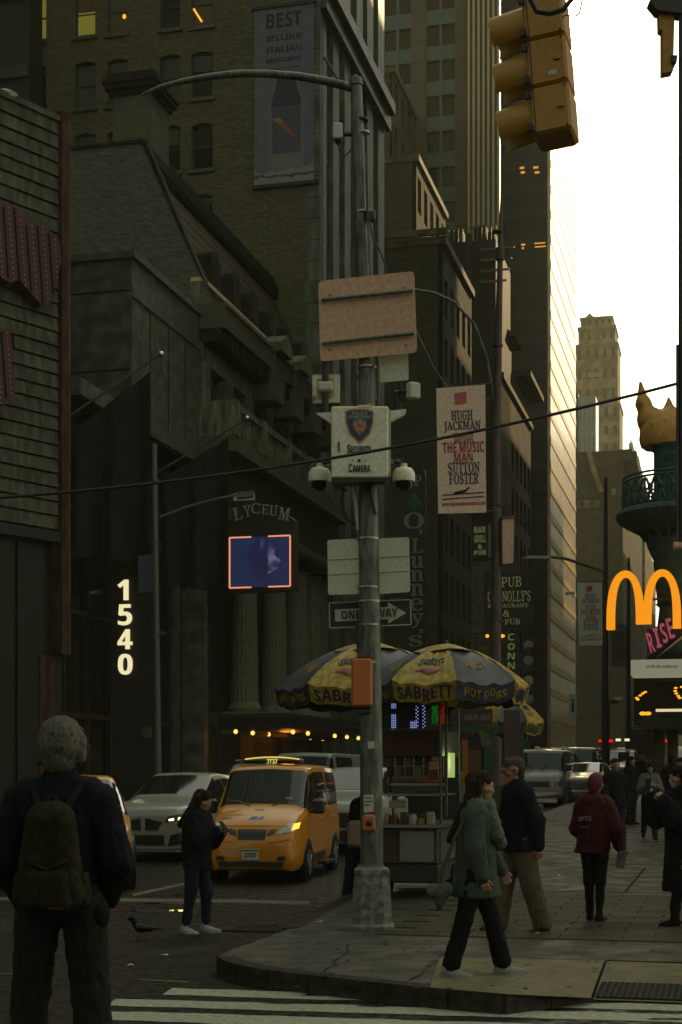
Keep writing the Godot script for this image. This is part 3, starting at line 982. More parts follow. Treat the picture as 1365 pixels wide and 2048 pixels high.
func theatre() -> void:
	var A := 52.6
	var o := sthing("theatre", "old stone theatre with columns, a balustrade and a steep mansard roof", "theatre", A, -18.5)
	var L := 17.0
	var ey := 19.9      # eaves
	var rx := -2.4
	var ry := 24.6
	# party wall with its sloping end
	var pw := MB.new()
	pw.prism(PackedVector2Array([Vector2(0.1, 0), Vector2(0.1, ey - 0.2), Vector2(rx + 0.15, ry + 0.3), Vector2(-12, ry + 0.3), Vector2(-12, 0)]), 0.45, Transform3D(Basis(), Vector3(0, 0, -0.45)))
	part(o, "party_wall", pw, M.party_brick)
	var cp := MB.new()
	cp.hexa([Vector3(0.1, ey - 0.2, -0.5), Vector3(0.16, ey - 0.2, -0.5), Vector3(0.16, ey - 0.2, 0.06), Vector3(0.1, ey - 0.2, 0.06), Vector3(rx + 0.15, ry + 0.3, -0.5), Vector3(rx + 0.3, ry + 0.34, -0.5), Vector3(rx + 0.3, ry + 0.34, 0.06), Vector3(rx + 0.15, ry + 0.3, 0.06)])
	cp.span(Vector3(-12, ry + 0.3, -0.5), Vector3(rx + 0.2, ry + 0.42, 0.08))
	part(o, "coping", cp, M.copper_roof)
	# chimney
	var c0 := hit(o, 226, 330, -0.5)
	var c1 := hit(o, 302, 185, -0.5)
	var ch := MB.new()
	ch.span(Vector3(c0.x, ry, -2.4), Vector3(c1.x, c1.y, -0.52))
	var st2 := part(o, "chimney", ch, mk("chimney_stone", lin(0.135, 0.14, 0.095), 0.9, 0.0, "ashlar", Vector3(0.35, 0.35, 0.35), "ashlar", 1.0))
	var cc := MB.new()
	for k in 4:
		var e: float = [0.1, 0.25, 0.32, 0.18][k]
		cc.span(Vector3(c0.x - e, c1.y + k * 0.2, -2.4 - e), Vector3(c1.x + e, c1.y + k * 0.2 + 0.2, -0.52 + e))
	part(st2, "chimney_cap", cc, M.limestone_darkest)
	# mansard
	var ms := MB.new()
	ms.hexa([Vector3(-6, ey - 0.3, -L), Vector3(-0.35, ey - 0.3, -L), Vector3(-0.35, ey - 0.3, -0.46), Vector3(-6, ey - 0.3, -0.46), Vector3(-6, ry, -L), Vector3(rx, ry, -L), Vector3(rx, ry, -0.46), Vector3(-6, ry, -0.46)])
	var roof := part(o, "mansard_roof", ms, M.roof_tile)
	for k in 9:     # tile courses
		var v := (k + 0.5) / 9.0
		var p := Vector3(lerpf(-0.33, rx, v), lerpf(ey - 0.3, ry, v), 0)
		slab(roof, "tile_course", M.roof_tile, p + Vector3(-0.15, -0.05, -L), p + Vector3(0.02, 0.02, -0.5))
	var rc := MB.new()
	rc.span(Vector3(rx - 0.5, ry - 0.15, -L), Vector3(rx + 0.35, ry + 0.25, -0.46))
	rc.span(Vector3(rx - 0.5, ry + 0.25, -L), Vector3(rx + 0.18, ry + 0.6, -0.46))
	rc.tube([Vector3(rx + 0.22, ry - 0.25, -0.46), Vector3(rx + 0.22, ry - 0.25, -L)], 0.12, 8)
	part(roof, "ridge_cornice", rc, M.copper_roof, 30)
	for k in 6:     # dark round-headed dormers
		var z := -1.9 - k * 2.45
		var dm := MB.new()
		var arch := PackedVector2Array([Vector2(-0.6, 0), Vector2(-0.6, 1.25)])
		for i in 9: arch.append(Vector2(-cos(PI * i / 8.0) * 0.6, 1.25 + sin(PI * i / 8.0) * 0.36))
		arch.append(Vector2(0.6, 0))
		var bas := Basis(Vector3(0, 0, -1), Vector3.UP, Vector3.RIGHT)
		dm.prism(arch, 2.2, Transform3D(bas, Vector3(-2.25, ey - 0.2, z)))
		var d := part(roof, "dormer", dm, M.copper_roof)
		var win := MB.new()
		var arch2 := PackedVector2Array()
		for p: Vector2 in arch: arch2.append(p * 0.72 + Vector2(0, 0.25))
		win.prism(arch2, 0.02, Transform3D(bas, Vector3(-0.045, ey - 0.2, z)))
		part(d, "dormer_window", win, M.pane) if d.get_parent() == o else part(roof, "dormer_window", win, M.pane)
	# body of the house
	slab(o, "street_wall", M.limestone_dark, Vector3(-10, 0.0, -L), Vector3(-0.35, ey - 0.3, -0.46))
	var along := func(called: String, mat: Material, x0: float, x1: float, y0: float, y1: float) -> void:
		slab(o, called, mat, Vector3(x0, y0, -L), Vector3(x1, y1, 0.02))
	along.call("roof_parapet", M.limestone, -0.34, 0.0, ey - 1.1, ey - 0.25)
	along.call("parapet_cap", M.sunlit_edge, -0.36, 0.12, ey - 0.25, ey - 0.1)
	along.call("cornice", M.limestone_dark, -0.3, 0.95, ey - 2.0, ey - 1.1)
	along.call("cornice_moulding", M.limestone_darkest, -0.3, 0.6, ey - 2.5, ey - 2.0)
	along.call("frieze", M.limestone, -0.3, 0.1, ey - 3.2, ey - 2.5)
	along.call("cornice_fillet", M.limestone, 0.952, 1.03, ey - 1.22, ey - 1.08)
	along.call("cornice_fillet", M.limestone, 0.602, 0.66, ey - 2.12, ey - 2.02)
	for k in 26:
		slab(o, "bracket", M.limestone_darkest, Vector3(0.1, ey - 2.5, -0.7 - k * 0.64), Vector3(0.85, ey - 2.05, -0.45 - k * 0.64))
	for k in 4:       # pediment caps that stand proud of the cornice
		var z := -6.6 - k * 3.0
		var pd := MB.new()
		pd.prism(PackedVector2Array([Vector2(-0.75, 0), Vector2(0.75, 0), Vector2(0.8, 0.35), Vector2(0, 0.8), Vector2(-0.8, 0.35)]), 1.5, Transform3D(Basis(Vector3(0, 0, -1), Vector3.UP, Vector3.RIGHT), Vector3(-0.1, ey - 1.3, z)))
		part(o, "pediment", pd, M.limestone)
		slab(o, "pediment_pier", M.limestone_dark, Vector3(0.0, ey - 3.2, z - 0.6), Vector3(1.1, ey - 1.3, z + 0.6))
	# upper storey: pilasters and windows
	var py0 := 14.2
	for k in 7:
		var z := -0.35 - k * 2.7
		slab(o, "pilaster", M.limestone, Vector3(-0.3, py0, z - 0.32), Vector3(0.18, ey - 3.2, z + 0.32))
		if k < 6:
			slab(o, "window", M.pane, Vector3(-0.34, py0 + 0.5, z - 2.05), Vector3(-0.30, ey - 3.6, z - 0.65))
			slab(o, "window_surround", M.limestone, Vector3(-0.3, py0 + 0.4, z - 0.62), Vector3(-0.05, ey - 3.3, z - 0.42))
	# balcony and its balusters
	along.call("balcony_floor", M.limestone_dark, -0.3, 1.35, 13.4, 13.95)
	along.call("balcony_cornice", M.limestone_darkest, -0.3, 0.9, 12.8, 13.4)
	var bal := MB.new()
	bal.span(Vector3(1.05, 14.95, -L), Vector3(1.35, 15.2, 0.02))
	part(o, "balcony_rail", bal, M.limestone)
	var bpost := unit("baluster", func(m): m.lathe([[0.09, 0.0], [0.05, 0.15], [0.12, 0.45], [0.05, 0.8], [0.09, 1.0]], 8), 50)
	for k in 44:
		if k % 9 == 0: slab(o, "balcony_pier", M.limestone, Vector3(0.98, 13.95, -0.42 - k * 0.38), Vector3(1.4, 15.25, 0.02 - k * 0.38))
		else: put(o, "baluster", bpost, M.limestone, Transform3D(Basis(), Vector3(1.2, 13.95, -0.2 - k * 0.38)))
	slab(o, "balcony_end", M.limestone, Vector3(-0.3, 13.95, -0.1), Vector3(1.4, 15.25, 0.05))
	# order of columns below
	along.call("entablature", M.limestone_darkest, -0.3, 1.05, 11.3, 12.8)
	along.call("architrave", M.limestone_dark, -0.3, 1.25, 10.9, 11.3)
	for k in 24:
		slab(o, "dentil", M.limestone_dark, Vector3(1.25, 11.0, -0.6 - k * 0.7), Vector3(1.40, 11.28, -0.3 - k * 0.7))
	var flutes := func(m):
		var prof := [[0.80, 0.0], [0.86, 0.12], [0.80, 0.25], [0.70, 0.4], [0.66, 2.5], [0.58, 6.0], [0.60, 6.1], [0.72, 6.4], [0.80, 6.7], [0.9, 6.8]]
		var rings := []
		for q in prof:
			var ring := PackedVector3Array()
			for j in 40:
				var t := TAU * j / 40
				var fl: float = 1.0 if q[1] < 0.35 or q[1] > 6.05 else (1.0 if j % 2 else 0.955)
				ring.append(Vector3(cos(t) * q[0] * fl, q[1], sin(t) * q[0] * fl))
			rings.append(ring)
		m.grid(rings, true)
	mk("column_stone", lin(0.24, 0.235, 0.165), 0.85, 0.0, "blotch", Vector3(0.6, 0.12, 0.6), "fine", 0.6)
	var col := unit("column", flutes, 20)
	slab(o, "loggia_shade", M.black_paint, Vector3(-0.349, 4.1, -L), Vector3(-0.27, 10.9, -0.5))  # black slab stands for the shade between the columns
	for k in 5:
		var z: float = hitx(o, [492, 552, 596, 622, 638][k], 1300, 0.4).z
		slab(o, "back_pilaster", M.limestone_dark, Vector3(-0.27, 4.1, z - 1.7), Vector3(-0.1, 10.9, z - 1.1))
		put(o, "column", col, M.column_stone, Transform3D(Basis.from_scale(Vector3(0.78, 1, 0.78)), Vector3(0.35, 4.1, z)))
		slab(o, "plinth", M.column_stone, Vector3(-0.4, 3.2, z - 0.72), Vector3(1.1, 4.1, z + 0.72))
		slab(o, "capital", M.limestone_darkest, Vector3(-0.6, 10.55, z - 0.9), Vector3(1.25, 10.897, z + 0.9))
		slab(o, "base_pier", M.limestone_dark, Vector3(-0.4, 0, z - 0.7), Vector3(0.4, 3.2, z + 0.7))
		if k < 4:
			slab(o, "doorway", M.doorway_glow, Vector3(-0.33, 0.2, z - 2.1), Vector3(-0.3, 3.0, z - 0.8))
	# canopy with its row of bulbs
	var cn := MB.new()
	cn.span(Vector3(0.5, 3.35, -L + 1.0), Vector3(3.3, 3.5, -0.6))
	var can := part(o, "canopy", cn, M.black_paint)
	for q in [[3.5, 3.64, "sign_red"], [3.64, 3.78, "umbrella_blue"], [3.78, 3.92, "umbrella_yellow"]]:
		slab(can, "fascia_stripe", mk("stripe_" + q[2], M[q[2]].albedo_color.darkened(0.7), 0.6), Vector3(0.5, q[0], -L + 1.0), Vector3(3.3, q[1] - 0.01, -0.6))
	var bulb := unit("canopy_bulb", func(m): m.ball(Vector3.ZERO, Vector3.ONE * 0.085, 8, 6), 60)
	for k in [0, 1, 2, 3, 4, 7, 9, 10, 11, 12, 13]:
		put(can, "bulb", bulb, M.bulb_warm, Transform3D(Basis(), Vector3(1.0 + (k % 2) * 1.9, 3.26, -1.1 - k * 1.05)))
	var lampl := OmniLight3D.new()
	lampl.name = "canopy_light"
	lampl.light_color = Color(1.0, 0.6, 0.2)
	lampl.light_energy = 1.2
	lampl.light_size = 0.3
	lampl.omni_range = 12.0
	lampl.omni_attenuation = 2.0
	lampl.shadow_enabled = true
	lampl.position = Vector3(1.6, 3.0, -6.0)
	o.add_child(lampl)
	# the projecting sign with its screen
	var s := sthing("theatre_sign", "theatre sign lettered LYCEUM over a framed video screen of a face", "sign", 51.9, fb(520, 51.9))
	var q0 := hit(s, 453, 1185, 0.0)
	var q1 := hit(s, 590, 1040, 0.0)
	var sw := q1.x - q0.x
	var fr := MB.new()
	var head := PackedVector2Array([Vector2(q0.x, q0.y), Vector2(q0.x, q1.y)])
	for i in 11:
		var t := i / 10.0
		head.append(Vector2(lerpf(q0.x, q1.x, t), q1.y + sin(t * PI) * 0.62))
	head.append(Vector2(q1.x, q0.y))
	fr.prism(head, 0.5, Transform3D(Basis(), Vector3(0, 0, -0.5)))
	part(s, "case", fr, mk("sign_case", lin(0.016, 0.010, 0.007), 0.5))
	var word := "LYCEUM"
	var cx := (q0.x + q1.x) / 2
	var spots := [[467, 484, 1012, 1043], [488, 502, 1008, 1036], [503, 521, 1004, 1030], [524, 537, 1006, 1031], [539, 556, 1008, 1034], [558, 580, 1012, 1043]]
	for k in 6:
		var l0 := hit(s, spots[k][0], spots[k][3], 0.02)
		var l1 := hit(s, spots[k][1], spots[k][2], 0.02)
		var tilt: float = [0.18, 0.12, 0.04, -0.02, -0.1, -0.18][k]
		lettering(s, word[k], M.pale_letter, Transform3D(Basis(Vector3.BACK, tilt), (l0 + l1) / 2), l1.x - l0.x, (l1.y - l0.y) * 0.82, 0.05, "Droid Serif", false)
	var e0 := hit(s, 460, 1176, 0.02)
	var e1 := hit(s, 581, 1071, 0.02)
	var sc := MeshInstance3D.new()
	var sm := StandardMaterial3D.new()
	sm.resource_name = "screen"
	sm.albedo_color = Color(0.02, 0.02, 0.02)
	sm.roughness = 0.4
	sm.emission_enabled = true
	sm.emission_texture = ImageTexture.create_from_image(screen_image())
	sm.emission_operator = BaseMaterial3D.EMISSION_OP_MULTIPLY
	sm.emission = Color(1, 1, 1)
	sm.emission_energy_multiplier = 0.8
	put(s, "screen", uvsheet(e1.x - e0.x, e1.y - e0.y, Transform3D(Basis(), (e0 + e1) / 2)), sm)
	var ed := MB.new()
	var cw := (e0.x + e1.x) / 2
	for y in [e0.y, e1.y]:
		ed.box(Vector3(lerpf(e0.x, cw, 0.36), y, 0.04), Vector3((e1.x - e0.x) * 0.36, 0.05, 0.03))
		ed.box(Vector3(lerpf(e1.x, cw, 0.36), y, 0.04), Vector3((e1.x - e0.x) * 0.36, 0.05, 0.03))
	for x in [e0.x, e1.x]:
		ed.box(Vector3(x, (e0.y + e1.y) / 2, 0.04), Vector3(0.05, e1.y - e0.y, 0.03))
	part(s, "screen_edge", ed, M.screen_edge)
	slab(s, "hanger", M.dark_metal, Vector3(q0.x - 2.0, q1.y - 0.6, -0.3), Vector3(q0.x, q1.y - 0.4, -0.15))
	slab(s, "finial", M.plastic_grey, hit(s, 470, 1003, -0.2), hit(s, 508, 985, -0.05))

func screen_image() -> Image:      # the picture on the screen: a face in profile, looking right
	var im := Image.create(160, 140, false, Image.FORMAT_RGB8)
	var n := FastNoiseLite.new()
	n.frequency = 0.05
	n.seed = 8
	for y in 140:
		for x in 160:
			var c := Color(0.125, 0.18, 0.30).lerp(Color(0.145, 0.165, 0.30), x / 160.0)
			var u := x / 160.0
			var v := y / 140.0
			var g := n.get_noise_2d(x, y)
			var hair := Vector2((u - 0.56) / 0.30, (v - 0.42) / 0.46).length() + g * 0.25
			if hair < 1.0: c = c.lerp(Color(0.12, 0.10, 0.23), 0.6 * smoothstep(1.0, 0.7, hair))
			var line := 0.76 + 0.03 * sin(v * 14.0) + (0.06 * exp(-pow((v - 0.47) / 0.05, 2)) if v > 0.3 else 0.0) - 0.10 * smoothstep(0.62, 0.75, v) - 0.1 * smoothstep(0.26, 0.12, v)
			var face := smoothstep(0.60, 0.66, u) * (1.0 - smoothstep(line, line + 0.02, u)) * smoothstep(0.1, 0.2, v) * (1.0 - smoothstep(0.7, 0.8, v))
			var shade := 0.55 + 0.35 * sin(v * 17.0 + 1.0) + g * 0.5
			c = c.lerp(Color(0.50, 0.46, 0.60), clampf(face * clampf(shade, 0.15, 0.95), 0, 1))
			var top := exp(-pow((u - 0.53) / 0.03, 2) - pow((v - 0.14) / 0.09, 2))
			c = c.lerp(Color(0.38, 0.36, 0.6), top * 0.7)
			im.set_pixel(x, y, c)
	return im

func window_unit(parent: Node, w: float, h: float, at: Transform3D, pane: Material, bars := 1, frame: Material = null) -> void:
	var fm := unit("win%.2f_%.2f_%d" % [w, h, bars], func(m):
		m.box(Vector3(-w / 2 + 0.04, 0, 0), Vector3(0.08, h, 0.08))
		m.box(Vector3(w / 2 - 0.04, 0, 0), Vector3(0.08, h, 0.08))
		m.box(Vector3(0, h / 2 - 0.04, 0), Vector3(w - 0.16, 0.08, 0.08))
		m.box(Vector3(0, -h / 2 + 0.04, 0), Vector3(w - 0.16, 0.08, 0.08))
		m.box(Vector3(0, 0, 0.01), Vector3(w - 0.16, 0.07, 0.07))
		if bars > 1: m.box(Vector3(0, 0, 0.0), Vector3(0.07, h - 0.16, 0.06)))
	var o := put(parent, "window", fm, frame if frame else M.window_frame, at)
	put(o, "pane", ubox(Vector3(w - 0.1, h - 0.1, 0.02)), pane, Transform3D(Basis(), Vector3(0, 0, -0.03)))

func brick_office() -> void:
	var A := 69.7
	var o := sthing("brick_office", "tall buff brick office building with arched windows and a banner", "building", A, -18.5)
	var W := -hit(o, 40, 300, 0).x
	var H := 52.0
	var holes := []
	var arches := MB.new()
	var lintels := []
	var cols := [[62, 93, 5], [150, 192, 5], [215, 256, 5], [320, 361, 0], [383, 426, 0]]
	for ci in cols.size():
		for r in range(-3, 5):
			var y0: float = 105 + r * 143 - (cols[ci][2] * 0 + (230 - (cols[ci][0] - 100)) * -0.088)
			var y1 := y0 + 97
			if r == 2 and ci < 3: y1 = y0 + 60
			if r > 2 and ci != 4: continue
			if r > 2: continue
			var lo := hit(o, cols[ci][0], y1, 0)
			var hi := hit(o, cols[ci][1], y0, 0)
			holes.append(Rect2(lo.x + W, lo.y, hi.x - lo.x, hi.y - lo.y))
			var mid := (lo + hi) / 2
			var pm: Material = M.pane
			if r == -1:
				pm = [M.window_yellow, M.window_dim, M.window_dim, M.pane, M.window_dim][ci]
			elif r == 0 and ci in [1, 2, 3]: pm = M.pane_blind
			elif r == 1 and ci == 1: pm = M.pane_blind
			window_unit(o, hi.x - lo.x, hi.y - lo.y, Transform3D(Basis(), Vector3(mid.x, mid.y, -0.22)), pm)
			if r >= 0 and (ci * 3 + r) % 2 == 0:
				slab(o, "blind", M.pane_blind, Vector3(lo.x + 0.1, hi.y - 0.5 - 0.4 * ((ci + r) % 3), -0.2), Vector3(hi.x - 0.1, hi.y - 0.14, -0.185))
			if r == -1 and ci in [1]:
				slab(o, "lit_blind", M.window_yellow, Vector3(lo.x + 0.1, lo.y + 0.1, -0.2), Vector3(hi.x - 0.12, lo.y + 1.25, -0.19))
			if r == -1 and ci == 4:
				var tb := MB.new()
				tb.tube([hit(o, 388, 18, -0.15), hit(o, 404, 43, -0.15)], 0.055, 6)
				part(o, "tube_lamp", tb, M.tube_orange, 60)
			if r == -1 and ci == 2:
				var lb := MB.new()
				lb.ball(hit(o, 249, 33, -0.15), Vector3(0.1, 0.12, 0.05), 8, 6)
				part(o, "desk_lamp", lb, M.tube_orange, 60)
			slab(o, "sill", M.trim_grey, Vector3(lo.x - 0.12, lo.y - 0.2, 0.003), Vector3(hi.x + 0.12, lo.y - 0.02, 0.14))
			# brick arch that rounds the head of the opening
			var arch := PackedVector2Array([Vector2(lo.x, hi.y + 0.004)])
			for i in 7:
				var t := i / 6.0
				arch.append(Vector2(lerpf(lo.x, hi.x, t), hi.y - 0.14 * pow(absf(2 * t - 1), 2.0)))
			arch.append(Vector2(hi.x, hi.y + 0.004))
			arches.prism(arch, 0.25, Transform3D(Basis(), Vector3(0, 0, -0.252)))
	var wm := MB.new()
	wm.wall(Vector3(-W, 0, 0), Vector3.RIGHT, Vector3.BACK, W - 0.6, H, holes, 0.3)
	part(o, "front_wall", wm, M.buff_brick)
	slab(o, "back_wall", M.black_paint, Vector3(-W, 0, -1.2), Vector3(-0.7, H, -1.0))
	part(o, "arch", arches, M.buff_brick)
	for k in int(H / 1.0):     # quoins up the corner
		var e := 0.0 if k % 2 else 0.16
		slab(o, "quoin", M.green_pier, Vector3(-0.6 - e, k * 1.0, -0.3), Vector3(0.0, k * 1.0 + 0.97, 0.035))
	slab(o, "left_end", M.buff_brick, Vector3(-W, 0, -16), Vector3(-W + 0.3, H, -0.31))
	# street front: piers, recessed bays and spandrels
	slab(o, "bay_wall", M.dark_glass, Vector3(-6, 0, -14.4), Vector3(-0.55, H, -0.32))
	var marks := [654, 679, 702, 726, 747, 769]
	for k in marks.size():
		var z1 := hitx(o, marks[k], 400, 0.02).z
		var z0 := hitx(o, (marks[k] - 12.0), 400, 0.02).z
		slab(o, "pier", M.green_pier, Vector3(-0.56, 0, z1), Vector3(0.02, H, minf(z0, -0.32)))
		if k + 1 < marks.size():
			var zn := hitx(o, marks[k + 1] - 12.0, 400, 0.02).z
			for fl in 12:
				var y := 4.0 + fl * 3.9
				slab(o, "spandrel_panel", M.green_recess, Vector3(-0.54, y, zn + 0.02), Vector3(-0.22, y + 1.3, z1 - 0.02))
				slab(o, "mullion", M.green_recess, Vector3(-0.54, y + 1.3, (zn + z1) / 2 - 0.08), Vector3(-0.35, y + 3.9, (zn + z1) / 2 + 0.08))
	var yb := hitx(o, 773, 128, 1.1).y
	var bc := MB.new()
	bc.span(Vector3(0.02, yb - 1.5, -14.4), Vector3(0.3, yb - 0.6, 0.04))
	bc.span(Vector3(0.02, yb - 0.6, -14.4), Vector3(0.55, yb, 0.06))
	part(o, "belt_course", bc, M.green_recess)
	# printed banner on the blank wall
	var bn := sthing("wall_banner", "tall grey-blue printed banner hanging on the blank brick wall", "banner", A, -18.5)
	var b0 := hit(bn, 509, 372, 0.12)
	var b1 := hit(bn, 629, 6, 0.12)
	var bw := b1.x - b0.x
	var bh := b1.y - b0.y
	var pm2 := StandardMaterial3D.new()
	pm2.resource_name = "banner_print"
	pm2.roughness = 0.8
	pm2.albedo_texture = ImageTexture.create_from_image(banner_image())
	put(bn, "sheet", uvsheet(bw, bh, Transform3D(Basis(), (b0 + b1) / 2)), pm2)
	var ink := mk("banner_ink", lin(0.045, 0.05, 0.058), 0.8)
	var lines := [["BEST", 533, 603, 20, 58], ["SELLING", 533, 603, 64, 84], ["ITALIAN", 533, 603, 87, 107], ["MOSCATO", 533, 603, 110, 127], ["IN THE", 541, 597, 131, 140]]
	for q in lines:
		var l0 := hit(bn, q[1], q[4], 0.13)
		var l1 := hit(bn, q[2], q[3], 0.13)
		lettering(bn, q[0], ink, Transform3D(Basis(), (l0 + l1) / 2), l1.x - l0.x, l1.y - l0.y, 0.01)
	slab(bn, "top_rail", M.dark_metal, Vector3(b0.x - 0.1, b1.y, 0.02), Vector3(b1.x + 0.1, b1.y + 0.14, 0.2))
	slab(bn, "bottom_rail", M.dark_metal, Vector3(b0.x - 0.1, b0.y - 0.16, 0.02), Vector3(b1.x + 0.2, b0.y, 0.2))
	var dk := sthing("dark_building", "unlit dark building at the top left behind the corner block", "building", 67.5, -18.5)
	var e := hit(dk, 60, 200, 0).x
	slab(dk, "wall", M.dark_panel, Vector3(-40, 0, -1.4), Vector3(e, 60, 0))
	for k in 9:
		slab(dk, "cornice", M.black_band, Vector3(-40, 20 + k * 3.8, 0), Vector3(e, 20.5 + k * 3.8, 0.2))

func banner_image() -> Image:       # bottle on a pale ground
	var im := Image.create(128, 384, false, Image.FORMAT_RGB8)
	var n := FastNoiseLite.new()
	n.frequency = 0.03
	for y in 384:
		for x in 128:
			var u := x / 128.0
			var v := y / 384.0
			var g := n.get_noise_2d(x, y)
			var c := Color(0.40, 0.42, 0.46)
			c = c.lerp(Color(0.36, 0.38, 0.43), clampf(0.5 + g, 0, 1))
			var half := 0.30 if v > 0.56 else lerpf(0.30, 0.20, smoothstep(0.56, 0.40, v))
			var du := absf(u - 0.53)
			if v > 0.40 and v < 0.94 and du < half:
				c = Color(0.42, 0.44, 0.45) if du > half - 0.06 else Color(0.30, 0.31, 0.37)
				if v < 0.56 and du < half - 0.05: c = Color(0.20, 0.22, 0.30)
				if v > 0.83 and du < half - 0.03: c = Color(0.45, 0.46, 0.45)
			var t := (v - 0.625) / 0.12
			if t > 0 and t < 1 and absf(u - (0.36 + 0.32 * t)) < 0.07 - 0.04 * t: c = Color(0.56, 0.34, 0.20).lerp(Color(0.62, 0.56, 0.42), clampf(0.8 - t * 2.2, 0, 1))
			if v > 0.935 + g * 0.03 - 0.03 * absf(u - 0.5): c = Color(0.52, 0.53, 0.52) if absf(v - 0.955 + g * 0.02) > 0.008 else Color(0.35, 0.26, 0.2)
			im.set_pixel(x, y, c)
	return im

func tier(parent: Node3D, called: String, a0: float, a1: float, b: float, h: float, mat: Material, floors: Array, fh: float, oa: float, bays: int, depth := 14.0) -> void:
	# one block of a stepped building: plain end wall, street wall with tall windows; oa is where the parent stands
	var x := b + 18.5
	slab(parent, called, mat, Vector3(x - depth, 0, -(a1 - oa)), Vector3(x - 0.32, h, -(a0 - oa)))
	var L := a1 - a0
	var holes := []
	var bw := L / bays
	for f in range(floors[0], floors[1]):
		for k in bays:
			holes.append(Rect2(k * bw + bw * 0.22, f * fh + 0.9, bw * 0.56, fh - 1.4))
	var wm := MB.new()
	var org := Vector3(x, 0, -(a0 - oa))
	wm.wall(org, Vector3.FORWARD, Vector3.RIGHT, L, h, holes, 0.3)
	part(parent, called + "_street_wall", wm, mat)
	var bas := Basis(Vector3.UP, PI / 2)
	for r: Rect2 in holes:
		window_unit(parent, r.size.x, r.size.y, Transform3D(bas, org + Vector3(-0.24, r.get_center().y, -r.get_center().x)), M.pane)
	slab(parent, called + "_coping", M.tan_stone, Vector3(x - depth, h, -(a1 - oa)), Vector3(x + 0.25, h + 0.5, -(a0 - oa) + 0.1))

